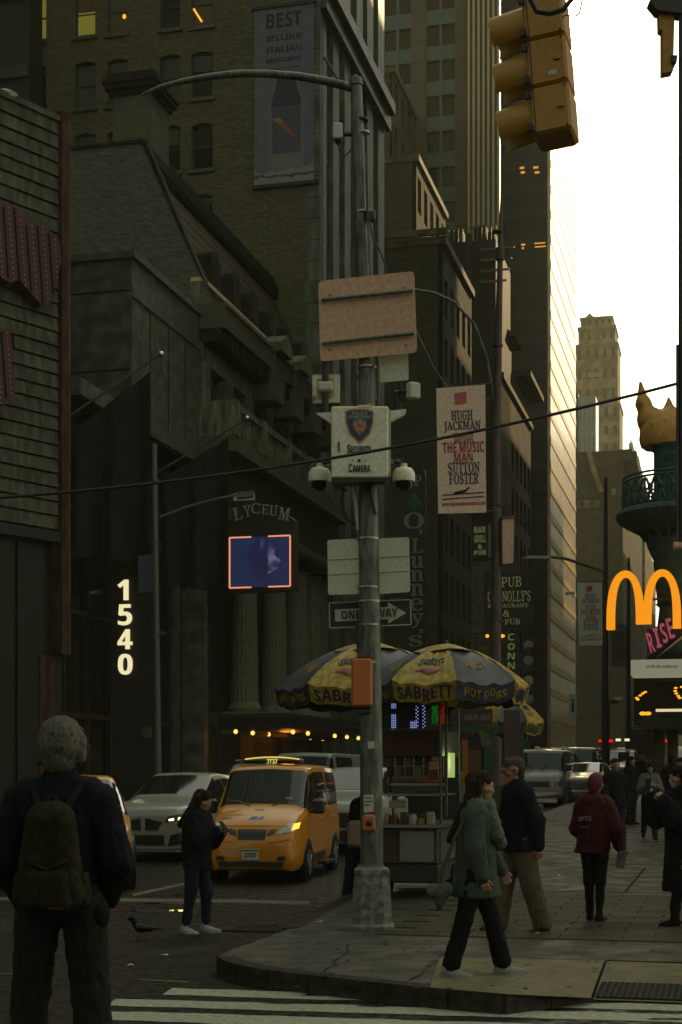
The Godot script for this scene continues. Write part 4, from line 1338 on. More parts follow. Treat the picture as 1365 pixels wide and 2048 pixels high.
func street_row() -> void:
	# stepped brick building beyond the brick office
	var A := fa(886, -18.5)
	var o := sthing("stepped_building", "brown brick building stepping back in three tiers with sunlit window strips", "building", A, -18.5)
	tier(o, "tier", A, A + 12.2, -18.5, hy(487, A, -18.5), M.brown_brick, [1, 9], 4.0, A, 5)
	tier(o, "upper_tier", fa(833, -24), fa(892, -24), -24, hy(318, 120, -24), M.brown_brick, [8, 12], 4.2, A, 5)
	tier(o, "top_tier", fa(786, -30), fa(850, -30), -30, hy(142, 139, -30), M.brown_brick, [12, 16], 4.2, A, 5)
	var x1 := fa(833, -24)
	slab(o, "ledge", M.tan_stone, Vector3(-14, hy(470, A, -18.5), 0.0), Vector3(0.3, hy(470, A, -18.5) + 0.4, 0.3))
	# tower with green spandrels and fins coloured as sunlit gold
	var B := 150.0
	var t := sthing("spandrel_tower", "stone office tower with green spandrel panels and a stack of fins coloured as sunlit gold", "building", B, -18.5)
	var H := 112.0
	var xr := hit(t, 1000, 400, 0).x
	var xl := hit(t, 640, 400, 0).x
	var flank := MB.new()      # its flank runs back out of sight
	flank.hexa([Vector3(xl, 0, -30), Vector3(xr - 7, 0, -30), Vector3(xr, 0, -0.6), Vector3(xl, 0, -0.6), Vector3(xl, H, -30), Vector3(xr - 7, H, -30), Vector3(xr, H, -0.6), Vector3(xl, H, -0.6)])
	part(t, "shaft", flank, M.tower_stone)
	var stripx := [[700, 758], [768, 822], [853, 910]]
	var xs := xl
	for q in stripx + [[935, 1000]]:
		var e0 := hit(t, q[0], 400, 0).x
		slab(t, "pier", M.tower_stone, Vector3(xs, 0, -0.6), Vector3(e0, H, 0.0))
		xs = hit(t, q[1], 400, 0).x
	var fh := 72.0 / F * (B * CS + 5.0)
	var y0 := hit(t, 880, 160, 0).y - 20 * fh      # a spandrel starts here
	for q in stripx:
		var e0 := hit(t, q[0], 400, 0).x
		var e1 := hit(t, q[1], 400, 0).x
		for k in range(7, 34):
			var y := y0 + k * fh
			slab(t, "spandrel", M.spandrel, Vector3(e0, y - 1.45, -0.59), Vector3(e1, y, -0.18))
			for s in 2:
				var m0 := lerpf(e0, e1, s * 0.5 + 0.02)
				var m1 := lerpf(e0, e1, s * 0.5 + 0.48)
				var mat: Material = M.window_dim if q[0] == 768 and k == 24 else M.pane
				slab(t, "window", mat, Vector3(m0, y, -0.59), Vector3(m1, y + fh - 1.45, -0.5))
		slab(t, "mullion", M.spandrel, Vector3((e0 + e1) / 2 - 0.12, 0, -0.585), Vector3((e0 + e1) / 2 + 0.12, H, -0.1))
	var f0 := hit(t, 935, 400, 0).x
	slab(t, "fin_wall", M.fin_back, Vector3(f0 + 0.02, 0, -0.59), Vector3(xr, H, -0.3))
	for k in 7:
		var x := lerpf(f0 + 0.2, xr - 0.1, k / 6.0)
		slab(t, "fin", M.fin_sunlit, Vector3(x - 0.12, 0, -0.29), Vector3(x + 0.12, H, 0.35))
	# dark flat-roofed block with roof plant before it
	var C := fa(992, -18.5)
	var d := sthing("dark_roof_block", "dark flat-roofed block with railings and tanks below the sunlit gold fins", "building", C, -18.5)
	var h := hy(478, C, -18.5)
	var dl := hit(d, 888, 600, 0).x
	slab(d, "block", M.far_dark, Vector3(dl, 0, -9), Vector3(0, h, 0))
	slab(d, "corner_strip", M.brown_brick, Vector3(hit(d, 934, 600, 0.1).x, 0, 0.0), Vector3(hit(d, 944, 600, 0.1).x, h + 0.6, 0.25))
	for q in [[900, 925, 470, 458], [948, 972, 474, 450], [976, 990, 474, 462]]:
		var p0 := hit(d, q[0], q[2], -1.5)
		var p1 := hit(d, q[1], q[3], -1.5)
		slab(d, "roof_tank", M.far_dark, Vector3(p0.x, h - 0.2, -3), Vector3(p1.x, p1.y, -1.5))
	var rail := MB.new()
	for k in 12:
		rail.box(Vector3(lerpf(dl, 0, k / 11.0), h + 0.6, -0.2), Vector3(0.06, 1.2, 0.06))
	rail.box(Vector3(dl / 2, h + 1.2, -0.2), Vector3(-dl, 0.08, 0.08))
	part(d, "railing", rail, M.galv)
	for k in 4:
		slab(d, "pipe_bracket", M.galv, Vector3(-1.2, h - 1.0 - k * 0.9, 0.3), Vector3(1.6 - k * 0.2, h - 0.85 - k * 0.9, 0.45))
	# lower facades that run on to the black tower
	var Cb := fa(1003, -18.5)
	var e := sthing("corniced_building", "dark building with sunlit cornices, in front of the black tower", "building", Cb, -18.5)
	tier(e, "wall", Cb, fa(1062, -18.5), -18.5, hy(800, fa(1062, -18.5), -18.5) - 3.0, M.far_brown, [1, 8], 4.0, Cb, 7)
	var zz := -(fa(1034, -18.5) - Cb)
	slab(e, "cornice", M.tan_stone, Vector3(-0.3, hy(742, fa(1034, -18.5), -18.5) - 0.5, -(fa(1062, -18.5) - Cb)), Vector3(1.3, hy(742, fa(1034, -18.5), -18.5), zz))
	slab(e, "tall_bay", M.far_dark, Vector3(-10, 0, -(fa(1032, -18.5) - Cb)), Vector3(-0.4, hy(632, Cb, -18.5), -0.5))
	slab(e, "tall_bay", M.far_dark, Vector3(-10, 0, -(fa(1062, -18.5) - Cb)), Vector3(-2.0, hy(690, fa(1050, -18.5), -18.5), -(fa(1040, -18.5) - Cb)))
	var gb := MB.new()
	gb.prism(PackedVector2Array([Vector2(-6, 0), Vector2(0.4, 0), Vector2(-6, 7)]), 5.0, Transform3D(Basis(), Vector3(0.2, hy(672, 134, -18.5), -9.0)))
	part(e, "gable", gb, M.tan_stone)
	# black tower whose street face catches the low sun
	var D := fa(1096, -18.5)
	var k0 := sthing("black_tower", "tall black tower whose street face shines pale gold in the sun", "building", D, -18.5)
	var HT := 125.0
	var bl := hit(k0, 975, 600, 0).x
	var D2 := fa(1147, -18.5) - D
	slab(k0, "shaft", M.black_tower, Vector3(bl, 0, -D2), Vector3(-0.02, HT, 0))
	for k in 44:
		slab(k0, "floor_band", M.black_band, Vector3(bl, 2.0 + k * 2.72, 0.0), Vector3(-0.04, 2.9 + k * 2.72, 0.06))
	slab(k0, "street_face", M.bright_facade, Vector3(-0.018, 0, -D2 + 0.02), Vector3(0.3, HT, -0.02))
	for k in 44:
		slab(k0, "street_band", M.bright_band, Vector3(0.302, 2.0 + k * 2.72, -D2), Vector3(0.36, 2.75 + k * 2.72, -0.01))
	for q in [[1040, 333, 9, 5], [1042, 342, 8, 5], [1067, 332, 10, 5], [1070, 342, 9, 5], [1043, 487, 8, 4], [1044, 494, 4, 4], [1069, 484, 22, 4], [1070, 491, 22, 4]]:
		var p0 := hit(k0, q[0], q[1] + q[3], 0.1)
		var p1 := hit(k0, q[0] + q[2], q[1], 0.1)
		slab(k0, "lit_window", M.window_orange, Vector3(p0.x, p0.y, 0.02), Vector3(p1.x, p1.y, 0.1))
	# upright tavern sign
	var sa := 84.5
	var s := sthing("tavern_sign", "tall dark vertical sign reading O'Lunney's under a green shamrock", "sign", sa, fb(830, sa))
	var q0 := hit(s, 806, 1290, 0.0)
	var q1 := hit(s, 851, 932, 0.0)
	var pr := MB.new()
	var ol := PackedVector2Array()
	for p: Vector2 in rounded(q1.x - q0.x, q1.y - q0.y + 3.0, 0.45): ol.append(p + Vector2((q0.x + q1.x) / 2, (q0.y + q1.y) / 2 - 1.5))
	pr.prism(ol, 0.3, Transform3D(Basis(), Vector3(0, 0, -0.3)))
	part(s, "board", pr, mk("tavern_board", lin(0.010, 0.022, 0.018), 0.5))
	var sh := MB.new()
	for k in 3:
		var t2 := PI / 2 + TAU * k / 3
		sh.ball(hit(s, 829, 1004, 0.0) + Vector3(cos(t2) * 0.23, sin(t2) * 0.23, 0.02), Vector3(0.24, 0.24, 0.04), 12, 6)
	sh.box(hit(s, 829, 1018, 0.02), Vector3(0.08, 0.4, 0.04))
	part(s, "shamrock", sh, M.shamrock, 50)
	for q in [["P", 828, 843, 950, 972], ["O", 808, 848, 1024, 1058], ["’", 838, 846, 1058, 1070], ["L", 824, 846, 1076, 1106], ["u", 822, 848, 1112, 1136], ["n", 822, 848, 1140, 1163], ["n", 822, 848, 1167, 1192], ["e", 820, 847, 1196, 1222], ["y", 822, 848, 1226, 1256], ["’", 838, 846, 1258, 1268], ["s", 818, 846, 1270, 1294]]:
		var l0 := hit(s, q[1], q[4], 0.03)
		var l1 := hit(s, q[2], q[3], 0.03)
		lettering(s, q[0], M.pale_letter, Transform3D(Basis(), (l0 + l1) / 2), l1.x - l0.x, l1.y - l0.y, 0.04, "Droid Serif")
	# pub signs
	var pa := 98.0
	var p := sthing("pub_sign", "dark board of dim lit letters: PUB, CONNOLLY'S, RESTAURANT & PUB", "sign", pa, fb(1030, pa))
	var b0 := hit(p, 968, 1258, 0)
	var b1 := hit(p, 1070, 1140, 0)
	slab(p, "board", M.black_paint, Vector3(b0.x, b0.y, -0.3), Vector3(b1.x, b1.y, 0))
	for q in [["PUB", 1003, 1043, 1153, 1174], ["CONNOLLY’S", 976, 1061, 1181, 1204], ["RESTAURANT", 976, 1057, 1206, 1216], ["&", 1007, 1020, 1220, 1234], ["PUB", 1010, 1040, 1237, 1249]]:
		var l0 := hit(p, q[1], q[4], 0.03)
		var l1 := hit(p, q[2], q[3], 0.03)
		lettering(p, q[0], M.pub_letter, Transform3D(Basis(), (l0 + l1) / 2), l1.x - l0.x, l1.y - l0.y, 0.04, "Droid Serif", false)
	var p2 := sthing("vertical_pub_sign", "green vertical sign with pale letters reading down, above the hot dog umbrellas", "sign", 92.0, fb(1022, 92.0))
	b0 = hit(p2, 1010, 1440, 0)
	b1 = hit(p2, 1035, 1262, 0)
	slab(p2, "board", M.sign_green, Vector3(b0.x, b0.y, -0.3), Vector3(b1.x, b1.y, 0))
	var word := "CONNOLLY’S"
	for k in 6:
		var l0 := hit(p2, 1016, 1281 + k * 19.0, 0.03)
		var l1 := hit(p2, 1030, 1267 + k * 19.0, 0.03)
		lettering(p2, word[k], M.pub_letter, Transform3D(Basis(), (l0 + l1) / 2), l1.x - l0.x, l1.y - l0.y, 0.04, "Droid Sans")
	var p3 := sthing("small_hanging_sign", "small framed sign with pale lettering hung left of the second lamp pole", "sign", 96.0, fb(960, 96.0))
	b0 = hit(p3, 944, 1116, 0)
	b1 = hit(p3, 977, 1048, 0)
	slab(p3, "board", M.black_paint, Vector3(b0.x, b0.y, -0.25), Vector3(b1.x, b1.y, 0))
	slab(p3, "side_panel", M.far_glass, Vector3(b1.x, b0.y, -0.2), Vector3(b1.x + 0.28, b1.y, -0.02))
	for q in [["BAR", 1053, 1066], ["GRILL", 1070, 1085], ["&", 1088, 1098], ["PUB", 1100, 1110]]:
		var l0 := hit(p3, 949, q[2], 0.03)
		var l1 := hit(p3, 972, q[1], 0.03)
		lettering(p3, q[0], M.pub_letter, Transform3D(Basis(), (l0 + l1) / 2), (l1.x - l0.x) * (0.4 if q[0] == "&" else 1.0), l1.y - l0.y, 0.04)
	var wl := sthing("pale_wall", "pale grey storefront wall behind the second lamp pole", "building", 101.5, fb(960, 101.5))
	b0 = hit(wl, 944, 1300, 0)
	b1 = hit(wl, 988, 1122, 0)
	slab(wl, "wall", M.grey_panel_side, Vector3(b0.x, 0, -0.6), Vector3(b1.x, b1.y, 0))
	slab(wl, "door", M.dark_glass, Vector3(b0.x + 0.2, 0.1, 0), Vector3(b1.x - 0.2, 3.5, 0.05))
	# round beer signs in a column
	var tones := [["pale_letter", 1291], ["sign_red", 1302], ["pale_letter", 1321], ["street_blue", 1341], ["banner_cream", 1361], ["black_band", 1382], ["pale_letter", 1398]]
	var names := ["cream disc sign at the top of the column", "dark red disc sign, second of the column", "pale disc sign, third down the column", "blue disc sign in the middle of the column", "brightest cream disc sign, low in the column", "dark disc sign, last but one of the column", "pale disc sign at the foot of the column"]
	for k in 7:
		var ds := sthing("disc_sign", names[k] + " beside the green vertical sign", "sign", 94.0, fb(1058, 94.0), "round signs in a column")
		var c0 := hit(ds, 1058, tones[k][1], 0)
		var dm := MB.new()
		dm.lathe([[0.30, 0.0], [0.30, 0.1], [0.26, 0.12]], 18, Transform3D(Basis(Vector3.RIGHT, PI / 2), c0))
		part(ds, "disc", dm, M[tones[k][0]], 40)
		slab(ds, "arm", M.dark_metal, c0 + Vector3(-0.9, -0.03, 0), c0 + Vector3(-0.28, 0.03, 0.05))
	for q in [[975, 1272, "amber street lamp glowing left of the second lamp pole"], [1005, 1272, "pair of amber bulbs glowing right of the second lamp pole"]]:
		var al := sthing("amber_lamp", q[2], "lamp", 97.0, fb(q[0], 97.0))
		var bm := MB.new()
		bm.ball(hit(al, q[0], q[1], 0), Vector3.ONE * 0.12, 8, 6)
		if q[0] > 1000: bm.ball(hit(al, q[0] + 6, q[1], 0), Vector3.ONE * 0.10, 8, 6)
		part(al, "bulb", bm, M.bulb_far, 60)
		slab(al, "arm", M.dark_metal, hit(al, q[0] - 30, q[1] - 6, -0.1), hit(al, q[0], q[1] - 3, -0.05))

func grid_block(o: Node3D, called: String, mat: Material, x0: float, x1: float, y0: float, y1: float, z0: float, z1: float, nx: int, ny: int, wmat: Material) -> void:
	slab(o, called, mat, Vector3(x0, y0, z0), Vector3(x1, y1, z1))
	var w := (x1 - x0) / nx
	var h := (y1 - y0) / ny
	for i in nx:
		for j in ny:
			slab(o, "window", wmat, Vector3(x0 + (i + 0.3) * w, y0 + (j + 0.25) * h, z1), Vector3(x0 + (i + 0.7) * w, y0 + (j + 0.75) * h, z1 + 0.06))

func far_end() -> void:
	# brown block with a heavy cornice
	var A := fa(1246, -18.5)
	var o := sthing("far_corniced_building", "brown building with a toothed cornice, below the distant stepped tower", "building", A, -18.5)
	var h := hy(900, A, -18.5)
	var xl := hit(o, 1140, 1200, 0).x
	slab(o, "body", M.far_brown, Vector3(xl, 0, -70), Vector3(0, h, 0))
	slab(o, "cornice", M.far_dark, Vector3(-1, h - 2.0, -70), Vector3(1.8, h, 0.6))
	for k in 30:
		slab(o, "cornice_tooth", M.far_dark, Vector3(1.8, h - 2.6, -k * 2.2 - 1.0), Vector3(2.6, h - 0.4, -k * 2.2))
	for q in [[1152, 1172, 905, 950], [1152, 1180, 955, 998]]:
		var p0 := hit(o, q[0], q[3], 0.1)
		var p1 := hit(o, q[1], q[2], 0.1)
		slab(o, "dark_bay", M.far_dark, Vector3(p0.x, p0.y, 0.0), Vector3(p1.x, p1.y, 0.3))  # bays in a darker tone than the wall
	var lt := MB.new()
	lt.tube([hit(o, 1178, 903, 0.4), hit(o, 1186, 935, 0.4), hit(o, 1203, 985, 0.4)], 0.5, 5)
	part(o, "fire_escape", lt, M.far_tower, 30)
	var f0 := hit(o, 1155, 1016, 0.3)
	var f1 := hit(o, 1200, 1000, 0.3)
	slab(o, "roof_sign", M.far_grey, Vector3(f0.x, f0.y, 0.05), Vector3(f1.x, f1.y, 0.3))
	for q in [1160, 1180]:
		var g0 := hit(o, q, 1013, 0.3)
		slab(o, "window", M.far_dark, Vector3(g0.x, g0.y, 0.31), Vector3(g0.x + 0.8, g0.y + 0.9, 0.4))
	for r in 11:
		for c in 4:
			var g0 := hit(o, 1160 + c * 22, 1050 + r * 34, 0.02)
			slab(o, "window", M.far_dark, Vector3(g0.x, g0.y, 0.0), Vector3(g0.x + 0.9, g0.y + 1.7, 0.1))
	var lw := hit(o, 1224, 990, 0.02)
	slab(o, "bright_window", M.far_grey, Vector3(lw.x, lw.y, 0.0), Vector3(lw.x + 0.7, lw.y + 1.2, 0.12))
	# pale glass slab behind it
	var g := sthing("glass_block", "narrow pale glass block standing before the distant stepped tower", "building", 330, -30)
	var z0 := hit(g, 1157, 905, 0)
	var z1 := hit(g, 1192, 792, 0)
	grid_block(g, "glass_wall", M.far_glass, z0.x, z1.x, 0, z1.y, -8, 0, 4, 12, mk("far_glass_dark", lin(0.15, 0.165, 0.155), 0.2, 0.3))
	slab(g, "dark_edge", M.far_dark, Vector3(z0.x - 0.9, 0, -8), Vector3(z0.x - 0.02, z1.y + 1.0, 0.3))
	# distant stepped tower
	var t := sthing("stepped_tower", "distant tan stepped tower with a small crest, alone against the sky", "building", 440, -30)
	var lv := [[1150, 1240, 810], [1151, 1236, 690], [1157, 1231, 655], [1162, 1225, 636]]
	var yb := 0.0
	for k in 4:
		var l := hit(t, lv[k][0], lv[k][2], -0.3 * k)
		var r := hit(t, lv[k][1], lv[k][2], -0.3 * k)
		grid_block(t, "tier", M.far_tower, l.x, r.x, yb, l.y, -14 + k, -0.3 * k, 5, maxi(int((l.y - yb) / 5.0), 1), mk("far_tower_pane", lin(0.035, 0.028, 0.018), 0.8))
		slab(t, "string_course", M.far_tower, Vector3(l.x - 0.25, l.y - 0.8, -14 + k), Vector3(r.x + 0.25, l.y, -0.3 * k + 0.3))
		yb = l.y
	var cr := MB.new()
	var c0 := hit(t, 1180, 638, -1.0)
	cr.prism(PackedVector2Array([Vector2(-2.2, 0), Vector2(-1.0, 0.5), Vector2(0, 1.5), Vector2(1.0, 0.5), Vector2(2.2, 0)]), 0.8, Transform3D(Basis(), c0))
	cr.ball(hit(t, 1190, 668, -0.6), Vector3(1.6, 1.6, 0.2), 14, 7)
	part(t, "crest", cr, M.far_tower, 40)
	slab(t, "orange_sign_panel", mk("far_orange", lin(0.30, 0.17, 0.07), 0.8), hit(t, 1176, 755, 0.02) + Vector3(0, 0, -0.1), hit(t, 1204, 744, 0.1))  # orange sign panel on the tower
	# pale stepped block with a finial
	var s := sthing("finial_tower", "far grey stepped block topped by a thin finial, left of the balcony", "building", 560, -30)
	for q in [[1240, 1284, 950], [1243, 1278, 915], [1246, 1273, 902], [1258, 1266, 886], [1261, 1263, 878]]:
		var l := hit(s, q[0], q[2], 0)
		var r := hit(s, q[1], q[2], 0)
		slab(s, "tier", M.far_grey, Vector3(l.x, 0, -10 + (1262 - q[0]) * 0.1), Vector3(r.x, l.y, -absf(q[0] - 1262) * -0.02))
	var n := sthing("far_street_wall", "far low tan facades closing the street below the balcony", "building", fa(1288, -18.5), -18.5)
	grid_block(n, "facade", M.far_tower, -14, 0, 0, hy(1045, fa(1288, -18.5), -18.5), -40, 0, 5, 12, M.far_dark)
	slab(n, "side_wall", M.far_tower, Vector3(-0.5, 0, -60), Vector3(0.25, hy(1075, fa(1288, -18.5), -18.5), -0.1))
	var nn := sthing("far_street_wall", "farthest shadowed facades at the end of the street", "building", 700, -18)
	slab(nn, "facade", M.far_brown, Vector3(-60, 0, -10), Vector3(30, 30, 0))
	for k in 10:
		slab(nn, "window_row", M.far_dark, Vector3(-60, 2 + k * 2.8, 0), Vector3(30, 3.4 + k * 2.8, 0.2))

func right_side() -> void:
	# buildings along the right pavement; they stand outside the picture and shade the street
	var spec := [[48.0, 100.0, 0.2, 58.0, "stone corner block along the right pavement"], [101.0, 170.0, 0.4, 74.0, "tall brick building farther along the right pavement"], [171.0, 240.0, 0.4, 62.0, "grey office building on the right, deep in the street"], [241.0, 330.0, 0.4, 50.0, "brown loft building on the right at the far end"], [331.0, 600.0, 0.4, 74.0, "unseen block added beyond the loft building to darken the tower face"]]
	for q in spec:
		var o := sthing("right_building", q[4], "building", q[0], q[2])  # last block added to darken what the tower face reflects
		var L: float = q[1] - q[0]
		slab(o, "body", M.tan_stone, Vector3(0.3, 0, -L), Vector3(26, q[3], -0.3))
		var holes := []
		for f in range(1, int(q[3] / 4.0)):
			for k in int(L / 4.0): holes.append(Rect2(k * 4.0 + 1.2, f * 4.0 + 0.8, 1.6, 2.4))
		var wm := MB.new()
		wm.wall(Vector3(0, 0, -L), Vector3.BACK, Vector3.LEFT, L, q[3], holes, 0.25)
		wm.wall(Vector3(0, 0, 0), Vector3.RIGHT, Vector3.BACK, 26, q[3], [], 0.25)
		part(o, "street_wall", wm, M.buff_brick)
	# the blocks behind the viewer, across the avenue
	var back := [[-52.0, 14.0, 22.0, 34.0, "wide stone block across the avenue, behind the viewer"], [-24.0, 40.0, 16.0, 52.0, "tall slab across the avenue, behind the viewer"], [2.0, 46.0, 20.0, 30.0, "low theatre block across the avenue, behind the viewer"], [30.0, 38.0, 18.0, 44.0, "brown tower across the avenue, behind the viewer"]]
	for q in back:
		var o := thing("avenue_building", q[4], "building", Vector3(q[0], 0, q[1] + 14), 0.1)
		slab(o, "body", M.far_brown, Vector3(-q[2] / 2, 0, 0.3), Vector3(q[2] / 2, q[3], 24))
		var holes := []
		for f in range(1, int(q[3] / 4.0)):
			for k in int(q[2] / 4.0): holes.append(Rect2(k * 4.0 + 1.0, f * 4.0 + 0.8, 2.0, 2.4))
		var wm := MB.new()
		wm.wall(Vector3(q[2] / 2, 0, 0), Vector3.LEFT, Vector3.FORWARD, q[2], q[3], holes, 0.25)
		part(o, "front_wall", wm, M.far_brown)
	# torch with a gallery, above the corner
	var ta := 41.0
	var t := sthing("torch_tower", "green torch with a railed gallery and a golden flame over the corner", "monument", ta, fb(1366, ta))
	var c := hit(t, 1366, 1000, 0)
	var sc := (ta * CS - fb(1366, ta) * SN) / F
	var yy := func(py: float) -> float: return CH - (py - HY) * sc
	var X := Transform3D(Basis(), Vector3(c.x, 0, 0))
	var cup := MB.new()
	cup.lathe([[50 * sc, yy.call(1210)], [58 * sc, yy.call(1120)], [70 * sc, yy.call(1092)], [72 * sc, yy.call(1080)], [66 * sc, yy.call(1070)], [100 * sc, yy.call(1058)], [128 * sc, yy.call(1042)], [133 * sc, yy.call(1032)], [130 * sc, yy.call(1025)], [118 * sc, yy.call(1018)]], 28, X)
	part(t, "cup", cup, M.patina, 35)
	var fl := MB.new()
	for k in 20:
		var q := TAU * k / 20
		var d := Vector3(cos(q), 0, sin(q))
		fl.tube([X.origin + d * 72 * sc + Vector3.UP * yy.call(1080), X.origin + d * 84 * sc + Vector3.UP * yy.call(1064), X.origin + d * 120 * sc + Vector3.UP * yy.call(1046)], [0.06, 0.05, 0.04], 5)
	part(t, "gadroon", fl, M.patina, 40)
	var neck := MB.new()
	neck.lathe([[57 * sc, yy.call(1020)], [57 * sc, yy.call(905)], [60 * sc, yy.call(900)], [60 * sc, yy.call(893)]], 24, X)
	part(t, "neck", neck, M.patina, 35)
	for y in [958, 966, 1016]:
		var ring := MB.new()
		var pts := []
		for k in 33: pts.append(X.origin + Vector3(cos(TAU * k / 32) * 118 * sc, yy.call(y), sin(TAU * k / 32) * 118 * sc))
		ring.tube(pts, 0.03, 6, false)
		part(t, "gallery_rail", ring, M.patina, 50)
	var sp := unit("gallery_scroll", func(m):
		m.tube([Vector3(-0.12, -0.3, 0), Vector3(0.0, 0.0, 0), Vector3(-0.12, 0.28, 0)], 0.035, 5)
		m.tube([Vector3(0.12, -0.3, 0), Vector3(0.0, 0.0, 0), Vector3(0.12, 0.28, 0)], 0.035, 5)
		m.ball(Vector3(0, 0.05, 0), Vector3(0.09, 0.1, 0.04), 8, 5)
		m.tube([Vector3(0.17, -0.33, 0), Vector3(0.17, 0.33, 0)], 0.025, 5), 50)
	for k in 30:
		var q := TAU * k / 30
		put(t, "baluster", sp, M.patina, Transform3D(Basis(Vector3.UP, PI / 2 - q), X.origin + Vector3(cos(q) * 118 * sc, yy.call(992), sin(q) * 118 * sc)))
	var stalk := MB.new()
	stalk.lathe([[44 * sc, yy.call(1305)], [50 * sc, yy.call(1250)], [46 * sc, yy.call(1215)], [54 * sc, yy.call(1208)]], 20, X)
	part(t, "stalk", stalk, M.patina, 35)
	# flame: tongues joined to one body
	var bones := []
	var f0 := func(px: float, py: float, r: float, z := 0.0) -> Array: return [Vector3(c.x + (px - 1366) * sc, yy.call(py), z), r * sc]
	var ch := [[[1370, 882, 52], [1332, 868, 42]], [[1332, 866, 38], [1302, 838, 23]], [[1302, 840, 22], [1289, 802, 13]], [[1289, 802, 13], [1283, 760, 2]], [[1352, 862, 36], [1341, 828, 15]], [[1341, 828, 14], [1338, 794, 2]], [[1370, 870, 46], [1404, 820, 26]], [[1404, 820, 24], [1396, 735, 4]], [[1330, 878, 46], [1345, 890, 50]], [[1318, 848, 30], [1345, 852, 34]], [[1318, 872, 34], [1322, 884, 34]]]
	for q in ch:
		var u = f0.call(q[0][0], q[0][1], q[0][2])
		var w = f0.call(q[1][0], q[1][1], q[1][2])
		bones.append([u[0], w[0], u[1], w[1]])
	put(t, "flame", sdf_mesh([[bones, 0.03, 0.12, [[Vector3.DOWN, -yy.call(893)]], 0.025, 0.012]]), M.flame_gold)
	# fast food arches
	var m := sthing("arches_sign", "lit golden double arch sign hanging beside the torch", "sign", 39.0, fb(1287, 39.0))
	var mc := hit(m, 1288, 1258, 0)
	var s2 := (39.0 * CS - fb(1287, 39.0) * SN) / F
	for side in [-1, 1]:
		var outp := PackedVector2Array()
		var inp := PackedVector2Array()
		for i in 25:
			var q := PI * i / 24.0
			# an arch from the middle foot over the crown to the outer foot
			var px := -cos(q)
			var w := lerpf(1.0, 1.0, 0.0)
			outp.append(Vector2(side * (36.0 + px * 37.0), pow(sin(q), 0.62) * 117.0))
			inp.append(Vector2(side * (36.0 + px * 21.0), pow(sin(q), 0.62) * 105.0))
		var poly := PackedVector2Array()
		for p in outp: poly.append(p)
		for i in range(inp.size() - 1, -1, -1): poly.append(inp[i])
		# legs differ in length: outer 0, inner 11 rows higher
		var pts := PackedVector2Array()
		for p: Vector2 in poly:
			var v := p
			if absf(v.x) < 20 and v.y < 8: v.y += 10
			pts.append(v * s2 + Vector2(mc.x, mc.y))
		var mb := MB.new()
		mb.prism(pts, 0.28, Transform3D(Basis(), Vector3(0, 0, -0.14 + (0.003 if side > 0 else 0.0))))
		part(m, "arch", mb, M.arch_glow)
	slab(m, "hanger", M.dark_metal, Vector3(mc.x - 0.05, mc.y + 60 * s2, -0.4), Vector3(mc.x + 2.5, mc.y + 64 * s2, -0.3))
	# pink sign and white fascia
	var r := sthing("pink_sign", "slanting pink sign lettered RISE under the golden arches", "sign", 40.0, fb(1320, 40.0))
	var p0 := hit(r, 1294, 1312, 0)
	var p1 := hit(r, 1372, 1240, 0)
	var rp := MB.new()
	rp.prism(PackedVector2Array([Vector2(p0.x, p0.y), Vector2(hit(r, 1296, 1260, 0).x, hit(r, 1296, 1260, 0).y), Vector2(p1.x, p1.y + 0.15), Vector2(p1.x, hit(r, 1372, 1262, 0).y)]), 0.15, Transform3D(Basis(), Vector3(0, 0, -0.15)))
	part(r, "board", rp, mk("pink_board", lin(0.028, 0.012, 0.018), 0.6))
	for k in 4:
		var px := 1302.0 + k * 13
		var l := hit(r, px, 1285 - k * 9.5, 0.02)
		lettering(r, "RISE"[k], M.pink_sign, Transform3D(Basis(Vector3.BACK, 0.25), l), 0.14, 0.52, 0.03)
	var rib := MB.new()
	rib.hexa([hit(r, 1310, 1318, -0.4), hit(r, 1372, 1272, -0.4), hit(r, 1372, 1272, 0), hit(r, 1310, 1318, 0), hit(r, 1318, 1312, -0.4), hit(r, 1372, 1264, -0.4), hit(r, 1372, 1264, 0), hit(r, 1318, 1312, 0)])
	part(r, "tan_edge", rib, M.sign_back)
	var wf := sthing("white_fascia", "white fascia board reading 1530 Broadway at the right edge", "sign", 39.4, fb(1320, 39.4))
	p0 = hit(wf, 1262, 1351, 0)
	p1 = hit(wf, 1420, 1317, 0)
	slab(wf, "board", M.fascia_glow, Vector3(p0.x, p0.y, -1.2), Vector3(p1.x, p1.y, 0))
	var l0 := hit(wf, 1292, 1338, 0.02)
	var l1 := hit(wf, 1357, 1329, 0.02)
	lettering(wf, "1530 Broadway", M.ink, Transform3D(Basis(), (l0 + l1) / 2), l1.x - l0.x, l1.y - l0.y, 0.02, "Droid Serif")
	var mq := sthing("marquee", "dark marquee with rows of amber bulbs and a bright soffit", "marquee", 44.0, fb(1340, 44.0))
	p0 = hit(mq, 1284, 1458, 0)
	p1 = hit(mq, 1460, 1432, 0)
	slab(mq, "fascia", M.black_paint, Vector3(p0.x, p0.y, -7), Vector3(p1.x, p1.y, 0))
	var v0 := hit(mq, 1312, 1418, -2)
	slab(mq, "soffit_light", M.soffit, Vector3(v0.x, v0.y - 0.3, -6), Vector3(p1.x, v0.y, -2))
	slab(mq, "soffit_frame", M.black_paint, Vector3(p0.x, p1.y + 0.02, -6.8), Vector3(p1.x, p1.y + 0.14, -0.1))
	for k in 2:
		var fp := hit(mq, 1286 + k * 10, 1427, 0.1)
		var fm := MB.new()
		fm.ball(fp, Vector3(0.10, 0.055, 0.06), 10, 6)
		part(mq, "flood_lamp", fm, M.bulb_far, 60)
	var bl := MB.new()
